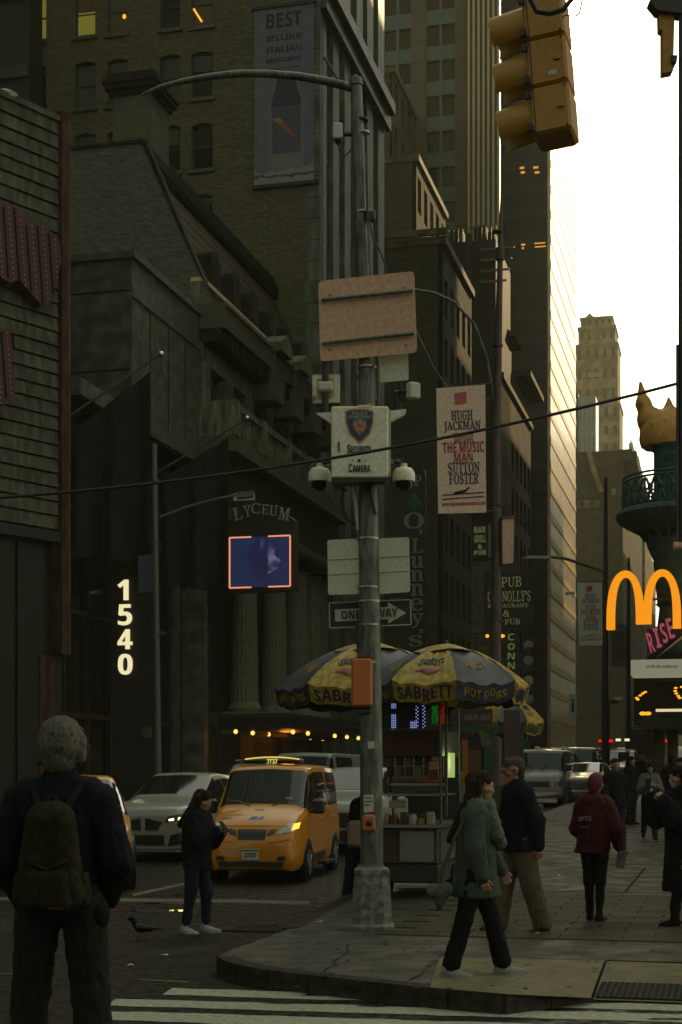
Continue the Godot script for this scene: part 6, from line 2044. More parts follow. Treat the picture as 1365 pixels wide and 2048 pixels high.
	b = at.call("walk_signal", "orange-yellow pedestrian signal box seen from behind, under the arrow sign", "pedestrian signal", 724, 1367)
	mb = MB.new()
	mb.bev(Vector3(0, 0, 0.10), Vector3(42 * s, 96 * s, 0.16), 0.022)
	part(b, "case", mb, M.signal_orange, 30)
	for y in [-56, 54]:
		var mt := MB.new()
		mt.bev(Vector3(0.03, y * s, 0.08), Vector3(0.16, 0.07, 0.1), 0.02)
		part(b, "mount", mt, M.rust_pole)
	bar(b, "conduit", M.rust_pole, [Vector3(-0.02, 0.30, 0.06), Vector3(-0.02, 0.62, 0.06)], [0.03, 0.05], 8)
	b = at.call("push_button", "orange pedestrian push button with its small instruction plate on the pole", "push button", 738, 1645)
	mb = MB.new()
	mb.bev(Vector3(0, 0, 0.135), Vector3(26 * s, 34 * s, 0.06), 0.02)
	part(b, "case", mb, M.signal_orange, 30)
	var bt2 := MB.new()
	bt2.lathe([[0.034, 0.0], [0.034, 0.012], [0.02, 0.022]], 16, Transform3D(Basis(Vector3.RIGHT, PI / 2), Vector3(0, 0.0, 0.165)))
	part(b, "button", bt2, M.black_paint, 40)
	plate(b, "instruction_plate", M.plastic_grey, [[728, 1590], [748, 1589], [748, 1624], [728, 1625]], 0.14, 0.006, 0.01)
	for q in [[1595, 12], [1602, 15], [1609, 10]]:
		plate(b, "printed_line", M.ink, [[730, q[0]], [730 + q[1], q[0]], [730 + q[1], q[0] + 2], [730, q[0] + 2]], 0.143, 0.002)
	b = at.call("sticker", "pale torn sticker stuck on the pole above the push button", "sticker", 742, 1490)
	plate(b, "paper", M.plastic_grey, [[736, 1484], [749, 1482], [750, 1496], [737, 1498]], 0.125, 0.004)

# ---------- hot dog carts ----------
func warp_text(parent: Node, words_: String, mat: Material, font: String, surf: Callable) -> void:
	# lettering laid on a curved cloth: surf takes (u, v) in 0..1 and a height, gives a point
	var t := TextMesh.new()
	var f := SystemFont.new()
	f.font_names = PackedStringArray([font])
	f.font_weight = 700
	t.font = f
	t.text = words_
	t.font_size = 40
	t.pixel_size = 0.02
	t.curve_step = 3.0
	t.depth = 0.05
	var box := t.get_aabb()
	var arr := t.surface_get_arrays(0)
	var vs: PackedVector3Array = arr[Mesh.ARRAY_VERTEX]
	var ix: PackedInt32Array = arr[Mesh.ARRAY_INDEX]
	var mb := MB.new()
	var pts := PackedVector3Array()
	for p in vs:
		var q := (p - box.position) / box.size
		pts.append(surf.call(q.x, q.y, 0.004 + 0.004 * q.z))
	for i in ix: mb.v.append(pts[i])
	part(parent, "lettering", mb, mat)

func umbrella(label: String, apex: Vector3, R: float, drop: float, turn: float, pole_to: float, lettered: Array, skew := Vector3.ZERO) -> Node3D:
	var o := thing("umbrella", label, "umbrella", apex, turn, "yellow and blue hot dog cart umbrellas")
	var n := 8
	var rib := func(k: int, v: float) -> Vector3:
		var t := TAU * (k + 0.5) / n
		return Vector3(sin(t) * R * v, -drop * pow(v, 1.9), cos(t) * R * v) + skew * v
	for k in n:
		var surf := func(u: float, v: float, lift: float) -> Vector3:
			var a: Vector3 = rib.call(k - 1, v)
			var b: Vector3 = rib.call(k, v)
			var p := a.lerp(b, u)
			p.y -= 0.05 * sin(PI * u) * v + 0.016 * sin(u * 17.0 + k * 2.0 + v * 5.0) * v + 0.008 * sin(u * 31.0 - v * 9.0 + k)
			var t := TAU * k / n
			return p + Vector3(sin(t) * 0.45, 0.89, cos(t) * 0.45) * lift
		var rows := []
		for i in 9:
			var r := PackedVector3Array()
			for j in 9: r.append(surf.call(j / 8.0, 0.06 + 0.94 * i / 8.0, 0.0))
			rows.append(r)
		var mb := MB.new()
		mb.grid(rows)
		var blue := k % 2 == 1
		var p := part(o, "panel", mb, M.umbrella_blue if blue else M.umbrella_yellow, 50)
		var hem := func(u: float, v: float, lift: float) -> Vector3:
			var q: Vector3 = surf.call(u, 1.0, 0.0)
			var t := TAU * k / n
			return q + Vector3(0, -0.21 * v, 0) + Vector3(sin(t), 0.1, cos(t)) * (lift - 0.05 * v + 0.012 * sin(u * 13.0 + k) * v)
		var vb := MB.new()
		var rows2 := []
		for i in 4:
			var r := PackedVector3Array()
			for j in 9: r.append(hem.call(j / 8.0, i / 3.0, 0.0))
			rows2.append(r)
		vb.grid(rows2)
		var va := part(p, "valance", vb, M.umbrella_blue if blue else M.umbrella_yellow, 50)
		if k in lettered:
			var ink: Material = M.umbrella_yellow if blue else M.ink_navy
			var w0 := 0.08 if not blue else 0.14
			warp_text(p, "SABRETT" if not blue else "HOT DOGS", ink, "Droid Sans", func(x: float, y: float, l: float) -> Vector3: return hem.call(lerpf(w0, 1.0 - w0, x), lerpf(0.82, 0.16, y) if not blue else lerpf(0.72, 0.3, y), l))
			if not blue:
				warp_text(p, "SABRETT", ink, "Droid Serif", func(x: float, y: float, l: float) -> Vector3: return surf.call(lerpf(0.2, 0.8, x), lerpf(0.70, 0.58, y), l))
				var ss := MB.new()
				var sr := []
				for i in 7:
					var r := PackedVector3Array()
					for j in 11:
						var ang := PI * j / 10.0
						var hw := sin(PI * i / 6.0)
						r.append(surf.call(0.5 + (i - 3) * 0.09, 0.80 + cos(ang) * 0.05 * hw, 0.006 + 0.02 * sin(ang) * hw))
					sr.append(r)
				ss.grid(sr)
				part(p, "sausage_print", ss, M.sausage, 60)
			else:
				warp_text(p, "SABRETT", ink, "Droid Serif", func(x: float, y: float, l: float) -> Vector3: return surf.call(lerpf(0.25, 0.75, x), lerpf(0.76, 0.66, y), l))
		var rb := MB.new()
		rb.tube([rib.call(k, 0.02) - Vector3.UP * 0.012, rib.call(k, 0.5) - Vector3.UP * 0.012, rib.call(k, 1.0) - Vector3.UP * 0.012], 0.006, 4)
		part(o, "rib", rb, M.dark_metal)
	# loose double cap
	var rows3 := []
	for i in 4:
		var r := PackedVector3Array()
		for j in 17:
			var t := TAU * j / 16
			var rr := R * 0.13 * i
			r.append(Vector3(sin(t) * rr, 0.025 - drop * pow(0.13 * i, 1.65) + 0.02 * sin(3 * t) * i / 3.0, cos(t) * rr) + skew * 0.13 * i)
		rows3.append(r)
	var cb := MB.new()
	cb.grid(rows3)
	part(o, "cap", cb, M.umbrella_yellow, 50)
	bar(o, "pole", M.stainless_dull, [Vector3(0, 0.07, 0), Vector3(0, pole_to - apex.y, 0)], 0.018, 8)
	return o

func led_board(label: String, a: Vector3, turn: float, w: float, h: float, rows: int, cols: int, mats: Array, density: float, shapes := false) -> void:
	var o := thing("led_board", label, "sign", a, turn)
	slab(o, "case", M.black_paint, Vector3(0, 0, -0.05), Vector3(w, h, 0))
	var mbs := []
	for m in mats: mbs.append(MB.new())
	for i in cols:
		for j in rows:
			var on := rng.randf() < density
			var k := 0
			if shapes:      # a short stroke and a bracket
				var u := float(i) / cols
				on = (u > 0.22 and u < 0.34 and (j < rows * 0.48 or (j > rows * 0.68 and j < rows * 0.84))) or (u > 0.62 and u < 0.80 and j < rows * 0.2) or (u > 0.74 and u < 0.84 and (i + j) % 2 == 0) or (u > 0.9 and (j + i) % 2 == 0)
			else: k = i * mats.size() / cols
			if on: mbs[k].box(Vector3((i + 0.5) * w / cols, (j + 0.5) * h / rows, 0.006), Vector3(w / cols * 0.55, h / rows * 0.5, 0.008))
	for k in mats.size():
		part(o, "led_dots", mbs[k], mats[k]).set_meta("kind", "stuff")

func carts() -> void:
	var z := 19.3
	umbrella("yellow and blue hot dog umbrella behind the street pole, leftmost of the three", P(742, 1288, z + 0.5), 1.25, 0.58, -0.30, 1.2, [0, 7, 1, 6])
	umbrella("yellow and blue hot dog umbrella leaning forward right of the street pole", P(893, 1291, z - 0.45), 1.04, 0.44, -0.34, 1.2, [0, 1, 2, 7], Vector3(0.02, -0.05, 0.08))
	umbrella("blue umbrella with a bright edge over the green cart, farthest of the three", P(1016, 1392, 27.0), 0.66, 0.45, 0.80, 1.2, [0, 1, 2, 3])
	# steel cart
	var o := thing("food_cart", "stainless steel hot dog cart with shelves of food, bottles and a black base", "food cart", P(745, 1545, z) * Vector3(1, 0, 1) + Vector3.UP * 0.15, -TH)
	var L := 2.2
	var W := 0.86
	var yy := func(py: float) -> float: return CH - (py - HY) / F * z - 0.15
	var lb := MB.new()
	lb.bev(Vector3(W / 2, (yy.call(1765) + yy.call(1728)) / 2, -L / 2), Vector3(W, yy.call(1728) - yy.call(1765), L), 0.02)
	part(o, "base", lb, M.black_paint)
	lb = MB.new()
	lb.bev(Vector3(W / 2, (yy.call(1727) + yy.call(1655)) / 2, -L / 2), Vector3(W - 0.03, yy.call(1655) - yy.call(1727), L - 0.02), 0.015)
	part(o, "body", lb, M.stainless_dull)
	slab(o, "door_panel", M.stainless, Vector3(W * 0.42, yy.call(1722), -0.012), Vector3(W * 0.92, yy.call(1662), 0.012))
	slab(o, "printed_panel", M.food_brown, Vector3(0.05, yy.call(1720), -0.012), Vector3(W * 0.38, yy.call(1664), 0.008))
	for k in 3: slab(o, "side_panel", M.stainless, Vector3(W - 0.02, yy.call(1722), -0.75 - k * 0.7), Vector3(W + 0.004, yy.call(1662), -0.1 - k * 0.7))
	slab(o, "counter", M.stainless, Vector3(-0.05, yy.call(1654), -L), Vector3(W + 0.05, yy.call(1648), 0.16))
	slab(o, "back_wall", M.black_paint, Vector3(0.02, yy.call(1648), -L), Vector3(W - 0.1, yy.call(1480), -L + 0.04))
	slab(o, "upper_shelf", M.stainless, Vector3(0, yy.call(1592), -1.2), Vector3(W, yy.call(1588), -0.25))
	slab(o, "glass_case", M.dark_glass, Vector3(0.06, yy.call(1586), -1.1), Vector3(W - 0.06, yy.call(1515), -0.62))
	slab(o, "roof_board", M.black_paint, Vector3(-0.02, yy.call(1512), -1.4), Vector3(W + 0.02, yy.call(1462), -0.1))
	slab(o, "menu_panel", M.food_red if false else M.sign_red, Vector3(0.12, yy.call(1505), -0.098), Vector3(W - 0.1, yy.call(1476), -0.085))
	for q in [[-0.02, -0.02], [W + 0.02, -0.02], [W + 0.03, -1.35], [-0.02, -1.35]]:
		bar(o, "post", M.stainless_dull, [Vector3(q[0], yy.call(1650), q[1]), Vector3(q[0] - 0.02, yy.call(1395), q[1])], 0.016, 8)
	slab(o, "tray", M.stainless, Vector3(0.2, yy.call(1571), -0.5), Vector3(W - 0.02, yy.call(1567), -0.12))
	for k in 3:
		var wm := MB.new()
		var wx := Transform3D(Basis(Vector3.BACK, PI / 2), Vector3(0.10 if k == 0 else W - 0.02, 0.20, -0.4 - k * 0.6))
		wm.lathe([[0.12, -0.05], [0.20, -0.05], [0.205, 0.0], [0.20, 0.05], [0.12, 0.05]], 18, wx)
		part(o, "wheel", wm, M.rubber, 40)
	var gl := MB.new()
	gl.box(Vector3(W + 0.015, yy.call(1530), -0.75), Vector3(0.02, 0.32, 0.5))
	part(o, "lit_griddle_panel", gl, M.griddle_light)
	var pl := OmniLight3D.new()
	pl.name = "griddle_lamp"
	pl.light_color = Color(0.9, 1.0, 0.65)
	pl.light_energy = 0.12
	pl.light_size = 0.15
	pl.omni_range = 6.0
	pl.omni_attenuation = 2.0
	pl.shadow_enabled = true
	pl.position = Vector3(W + 0.2, yy.call(1525), -0.75)
	o.add_child(pl)
	# goods on it: bottles, tins and pretzels, each its own
	var rr := RandomNumberGenerator.new()
	rr.seed = 4
	var kinds := ["food_red", "food_yellow", "food_green", "food_red", "food_white", "food_brown"]
	var kn := ["red", "yellow", "green", "red", "white", "brown"]
	var bottle := unit("bottle", func(m): m.lathe([[0.032, 0.0], [0.034, 0.02], [0.034, 0.11], [0.015, 0.15], [0.013, 0.19], [0.006, 0.2]], 10), 40)
	var jar := unit("jar", func(m): m.lathe([[0.04, 0.0], [0.045, 0.02], [0.045, 0.09], [0.036, 0.105], [0.04, 0.11], [0.04, 0.13]], 10), 40)
	var carton := unit("carton", func(m): m.bev(Vector3(0, 0.08, 0), Vector3(0.08, 0.16, 0.06), 0.006))
	for k in 14:
		var kk := rr.randi() % 6
		var b := MeshInstance3D.new()
		b.name = numbered("sauce_bottle")
		b.mesh = [bottle, jar, bottle, carton][rr.randi() % 4]
		b.material_override = M[kinds[kk]]
		b.transform = o.transform * Transform3D(Basis.from_scale(Vector3(1.0, rr.randf_range(0.55, 1.0), 1.0) * rr.randf_range(0.8, 1.1)), Vector3(0.06 + (k % 7) * 0.115, yy.call(1648), -0.02 - 0.16 * (k / 7)))
		add_child(b)
		tag(b, "small %s sauce bottle standing on the steel cart's counter" % kn[kk], "bottle", "sauce bottles on the cart counter")
		b.set_meta("label", "small %s sauce container, %s from the pole, %s row on the steel counter" % [kn[kk], ["first", "second", "third", "fourth", "fifth", "sixth", "seventh"][k % 7], ["front", "rear"][k / 7]])
	for k in 5:
		var pz := MB.new()
		var ring := []
		for j in 13: ring.append(Vector3(cos(TAU * j / 12) * 0.06, 0.0, sin(TAU * j / 12) * 0.05))
		pz.tube(ring, 0.02, 6, false)
		var b := part(self, "pretzel", pz, M.food_red if k < 2 else M.wood_orange, 60)
		b.position = o.transform * Vector3(0.33 + k * 0.11, yy.call(1566) + 0.022, -0.24)
		tag(b, "%s pretzel on the raised steel tray, %s from the pole" % ["red glazed" if k < 2 else "baked brown", ["nearest", "second", "third", "fourth", "fifth"][k]], "pretzel", "pretzels on the tray")
	for k in 3:
		var sb := MB.new()
		sb.bev(Vector3.ZERO, Vector3(0.15, 0.12, 0.12), 0.01)
		var b := part(self, "snack_bag", sb, M[["food_red", "food_yellow", "food_red"][k]])
		b.position = o.transform * Vector3(0.70, yy.call(1560) + 0.07 + k * 0.115, -0.42)
		b.rotation.y = 0.3 * k
		tag(b, "%s snack bag, %s of the stack in the cart" % [["red", "yellow", "red"][k], ["bottom", "middle", "top"][k]], "snack bag", "snack bags in the cart")
	var pk := unit("packet", func(m): m.bev(Vector3.ZERO, Vector3(0.085, 0.12, 0.03), 0.008))
	for k in 18:
		var b := put(self, "crisp_packet", pk, M[["food_red", "food_yellow", "food_brown", "food_red", "food_green", "food_white"][(k * 5 + k / 6) % 6]])
		b.position = o.transform * Vector3(0.10 + (k % 6) * 0.125, yy.call(1500) + 0.0 - 0.135 * (k / 6), -0.60 + 0.02 * (k % 2))
		b.rotation = Vector3(0, -TH, 0.06 * sin(k * 3.0))
		tag(b, "crisp packet, %s from the left in the %s row behind the cart's glass" % [["first", "second", "third", "fourth", "fifth", "sixth"][k % 6], ["top", "middle", "bottom"][k / 6]], "crisp packet", "crisp packets in the cart")
	var nb := MB.new()
	nb.bev(Vector3.ZERO, Vector3(0.22, 0.09, 0.16), 0.01)
	var nk := part(self, "napkin_box", nb, M.food_white)
	nk.position = o.transform * Vector3(0.24, yy.call(1648) + 0.245, -0.42)
	tag(nk, "white napkin box standing over the sauce bottles on the cart", "box")
	# light boards under the umbrellas
	led_board("black light board with white dotted strokes under the umbrellas", P(762, 1457, z - 0.25), 0.0, 0.56, 0.36, 16, 26, [M.led_white], 0.5, true)
	led_board("narrow light board of green, red and blue dots beside the white one", P(863, 1449, z - 0.1), 0.35, 0.27, 0.31, 20, 12, [M.led_green, M.led_red, mk("led_blue_dim", lin(0.03, 0.035, 0.05), 0.5)], 0.85)
	# green cart behind
	var gz := 24.0
	var g := thing("green_cart", "green framed food cart with a menu board, behind the steel cart", "food cart", P(910, 1545, gz) * Vector3(1, 0, 1) + Vector3.UP * 0.15, -TH)
	var h := func(px: float, py: float, zz := 0.0) -> Vector3: return hit(g, px, py, zz)
	plate(g, "menu_board", mk("menu_maroon", lin(0.035, 0.016, 0.014), 0.5), [[905, 1418], [985, 1418], [985, 1450], [905, 1450]], 0.0, 0.06)
	plate(g, "top_rail", M.cart_green, [[905, 1452], [1045, 1452], [1045, 1462], [905, 1464]], 0.02, 0.08)
	plate(g, "post", M.cart_green, [[968, 1462], [988, 1462], [990, 1590], [970, 1590]], 0.01, 0.08)
	plate(g, "post", mk("menu_post", lin(0.055, 0.028, 0.022), 0.6), [[1008, 1420], [1040, 1420], [1042, 1560], [1010, 1560]], 0.03, 0.08)
	plate(g, "side_frame", M.cart_green, [[1040, 1450], [1047, 1450], [1049, 1620], [1042, 1620]], 0.04, 0.05)
	plate(g, "orange_panel", M.wood_orange, [[925, 1480], [935, 1480], [937, 1580], [926, 1580]], 0.01, 0.06)
	plate(g, "dark_opening", M.black_paint, [[936, 1470], [968, 1470], [970, 1590], [937, 1590]], -0.1, 0.05)
	plate(g, "tiled_panel", mk("panel_brown", lin(0.07, 0.025, 0.012), 0.6), [[936, 1500], [962, 1500], [962, 1560], [936, 1560]], -0.02, 0.05)
	plate(g, "lower_panel", M.cart_green, [[975, 1580], [1040, 1560], [1042, 1612], [975, 1620]], 0.02, 0.06)
	plate(g, "lower_body", M.black_paint, [[905, 1600], [1045, 1612], [1047, 1700], [905, 1700]], 0.0, 0.9)
	plate(g, "picture", M.grey_panel_side, [[960, 1470], [975, 1465], [985, 1490], [965, 1495]], 0.015, 0.02)
	for q in [[930, 1428, 958, 1440], [962, 1428, 982, 1440]]: words(g, "HALAL", M.far_glass, q[0], q[1], q[2], q[3], 0.01, "Droid Sans", 0.004, true, 0.1)
	for x in [930, 1030]:
		var wm := MB.new()
		var c: Vector3 = h.call(x, 1712)
		wm.lathe([[0.10, -0.05], [0.2, -0.05], [0.2, 0.05], [0.10, 0.05]], 16, Transform3D(Basis(Vector3.BACK, PI / 2), Vector3(c.x, 0.2, -0.4)))
		part(g, "wheel", wm, M.rubber, 40)
	var c := thing("trolley", "small brown wheeled crate on the pavement behind the man in glasses", "trolley", P(1064, 1545, 21.0) * Vector3(1, 0, 1) + Vector3.UP * 0.15, -TH)
	plate(c, "crate", M.food_brown, [[1044, 1612], [1078, 1610], [1078, 1688], [1044, 1692]], 0.0, 0.5)
	for k in 3: plate(c, "slat", mk("crate_slat", lin(0.05, 0.03, 0.02), 0.7), [[1044, 1616 + k * 25], [1078, 1614 + k * 25], [1078, 1632 + k * 25], [1044, 1634 + k * 25]], 0.02, 0.02)
	for x in [1050, 1072]:
		var wm := MB.new()
		var p := hit(c, x, 1705, -0.25)
		wm.lathe([[0.06, -0.04], [0.12, -0.04], [0.12, 0.04], [0.06, 0.04]], 14, Transform3D(Basis(Vector3.BACK, PI / 2), Vector3(p.x, 0.12, -0.25)))
		part(c, "wheel", wm, M.rubber, 40)

# ---------- vehicles: a body lofted through stations; parts are laid on that surface ----------
# station: [z, bottom, belt, top, half width low, at belt, at top]; the nose is the last station (+z)
var S := []

func ring_half(t: float) -> Array:
	var i := clampi(int(t), 0, S.size() - 2)
	var f := t - i
	var q := []
	for k in 7: q.append(lerpf(S[i][k], S[i + 1][k], f))
	var mid: float = (q[1] + q[2]) * 0.5
	var sh: float = lerpf(q[2], q[3], 0.55)
	var ws: float = lerpf(q[5], q[6], 0.48)
	return [Vector3(0, q[1], q[0]), Vector3(q[4] * 0.9, q[1], q[0]), Vector3(q[4] * 0.985, q[1] + 0.1, q[0]), Vector3(q[4] * 1.0, mid, q[0]), Vector3(q[5], q[2] - 0.03, q[0]), Vector3(q[5] * 0.985, q[2], q[0]), Vector3(ws, sh, q[0]), Vector3(q[6], q[3] - 0.045, q[0]), Vector3(q[6] * 0.86, q[3], q[0]), Vector3(0, q[3] + 0.02, q[0])]

func on_ring(t: float, u: float, side: float) -> Vector3:      # u runs along the half section, 0 keel to 9 roof centre
	var h := ring_half(t)
	var i := clampi(int(u), 0, 8)
	var p: Vector3 = h[i].lerp(h[i + 1], u - i)
	return Vector3(p.x * side, p.y, p.z)

func body_mesh() -> MB:
	var mb := MB.new()
	var rows := []
	for t in S.size():
		var h := ring_half(t)
		var r := PackedVector3Array()
		for k in h.size(): r.append(h[k])
		for k in range(h.size() - 2, 0, -1): r.append(Vector3(-h[k].x, h[k].y, h[k].z))
		rows.append(r)
	mb.grid(rows, true)
	mb.fan(rows[0], true)
	mb.fan(rows[-1], false)
	return mb

func surface_patch(parent: Node, called: String, mat: Material, t0: float, t1: float, u0: float, u1: float, side: float, lift: float, trim := []) -> MeshInstance3D:
	# a pane laid on the body between stations t0..t1 and section marks u0..u1; trim: other t at the top edge
	var a0: float = trim[0] if trim.size() else t0
	var a1: float = trim[1] if trim.size() else t1
	var rows := []
	var n := 6
	var m := 6
	for i in n + 1:
		var u := lerpf(u0, u1, float(i) / n)
		var r := PackedVector3Array()
		for j in m + 1:
			var v := float(i) / n
			var t := lerpf(lerpf(t0, a0, v), lerpf(t1, a1, v), float(j) / m)
			var p := on_ring(t, u, side)
			var e1 := on_ring(t, minf(u + 0.05, 8.99), side) - on_ring(t, u - 0.05, side)
			var e2 := on_ring(minf(t + 0.05, S.size() - 1.001), u, side) - on_ring(maxf(t - 0.05, 0), u, side)
			var nn := e1.cross(e2).normalized()
			if nn.dot(Vector3(p.x, p.y - 0.7, 0)) < 0: nn = -nn
			r.append(p + nn * lift)
		rows.append(r)
	var mb := MB.new()
	mb.grid(rows)
	return part(parent, called, mb, mat, 50)

func windshield(parent: Node, called: String, mat: Material, t0: float, t1: float, u0: float, lift: float) -> MeshInstance3D:
	# across the whole front, from the scuttle t0 up to the roof edge t1
	var rows := []
	for i in 9:
		var t := lerpf(t0, t1, i / 8.0)
		var r := PackedVector3Array()
		for j in 21:
			var w := j / 10.0 - 1.0
			var u := lerpf(9.0, u0, pow(absf(w), 0.7))
			var p := on_ring(t, u, signf(w) if w != 0 else 1.0)
			var q := on_ring(t + 0.06, u, signf(w) if w != 0 else 1.0)
			var n := Vector3(p.x * 0.25, absf(p.z - q.z) + 0.02, absf(q.y - p.y) + 0.02).normalized()
			r.append(p + n * lift)
		rows.append(r)
	var mb := MB.new()
	mb.grid(rows)
	return part(parent, called, mb, mat, 50)

func front_z(x: float, y: float) -> float:
	# the foremost point of the body at (x, y)
	var t := S.size() - 1.0
	while t > 0.0:
		var h := ring_half(t)
		if y >= h[0].y - 0.001 and y <= h[9].y:
			for k in range(1, 9):
				if y >= h[k].y - 1e-5 and y <= h[k + 1].y + 1e-5:
					var w := lerpf(h[k].x, h[k + 1].x, clampf((y - h[k].y) / maxf(h[k + 1].y - h[k].y, 1e-4), 0, 1))
					if absf(x) <= w: return h[0].z
		t -= 0.02
	return S[0][0]

func front_patch(parent: Node, called: String, mat: Material, c: Array, lift: float, n := 6) -> MeshInstance3D:
	# a four-cornered piece (x, y pairs going round) pressed on the nose
	var rows := []
	for i in n + 1:
		var r := PackedVector3Array()
		for j in n + 1:
			var u := float(j) / n
			var v := float(i) / n
			var p := Vector2(c[0][0], c[0][1]).lerp(Vector2(c[1][0], c[1][1]), u).lerp(Vector2(c[3][0], c[3][1]).lerp(Vector2(c[2][0], c[2][1]), u), v)
			r.append(Vector3(p.x, p.y, front_z(p.x, p.y) + lift))
		rows.append(r)
	var mb := MB.new()
	mb.grid(rows)
	return part(parent, called, mb, mat, 60)

func wheels(o: Node3D, half: float, zs: Array, r: float) -> void:
	for z in zs:
		for s in [-1.0, 1.0]:
			var at := Transform3D(Basis(Vector3.BACK, -PI / 2 * s), Vector3(s * (half - 0.10), r, z))
			var ar := MB.new()
			ar.lathe([[r + 0.07, 0.0], [r + 0.07, 0.108], [0.05, 0.108]], 24, at)
			part(o, "wheel_arch", ar, M.car_trim, 40)
			var ty := MB.new()
			ty.lathe([[r * 0.64, 0.12], [r * 0.9, 0.135], [r, 0.10], [r, -0.08], [r * 0.9, -0.11], [r * 0.6, -0.10]], 26, at)
			var w := part(o, "wheel", ty, M.rubber, 40)
			var rm := MB.new()
			rm.lathe([[0.03, 0.135], [r * 0.20, 0.13], [r * 0.5, 0.112], [r * 0.62, 0.128], [r * 0.66, 0.115]], 20, at)
			part(w, "rim", rm, M.rim_metal, 30)
			for k in 5:
				var sp := MB.new()
				var b := Basis(Vector3.UP, TAU * k / 5)
				sp.hexa([at * (b * Vector3(-0.035, 0.125, 0.05)), at * (b * Vector3(0.035, 0.125, 0.05)), at * (b * Vector3(0.022, 0.125, r * 0.6)), at * (b * Vector3(-0.022, 0.125, r * 0.6)), at * (b * Vector3(-0.03, 0.142, 0.05)), at * (b * Vector3(0.03, 0.142, 0.05)), at * (b * Vector3(0.018, 0.136, r * 0.6)), at * (b * Vector3(-0.018, 0.136, r * 0.6))])
				part(w, "spoke", sp, M.rim_metal)

func mirrors(o: Node3D, x: float, y: float, z: float, mat: Material, sz := 1.0) -> void:
	for s in [-1.0, 1.0]:
		var mb := MB.new()
		mb.bev(Vector3(s * (x + 0.12 * sz), y, z), Vector3(0.19, 0.20, 0.11) * sz, 0.035)
		mb.box(Vector3(s * (x + 0.02), y - 0.07 * sz, z), Vector3(0.10, 0.05, 0.06))
		part(o, "mirror", mb, mat, 40)

func door_lines(o: Node3D, marks: Array, u0 := 2.2, u1 := 4.9) -> void:
	for t in marks:
		for s in [-1.0, 1.0]:
			surface_patch(o, "door_gap", M.car_trim, t, t + 0.012, u0, u1, s, 0.003)

func vehicle_at(called: String, label: String, cat: String, px: float, py: float, turn := 0.0, group := "") -> Node3D:
	return thing(called, label, cat, G(px, py) * Vector3(1, 0, 1), -TH + turn, group)

func far_spot(px: float, z: float) -> Vector3:
	var p := P(px, HY, z) * Vector3(1, 0, 1)
	return p + Vector3.UP * gh(p)

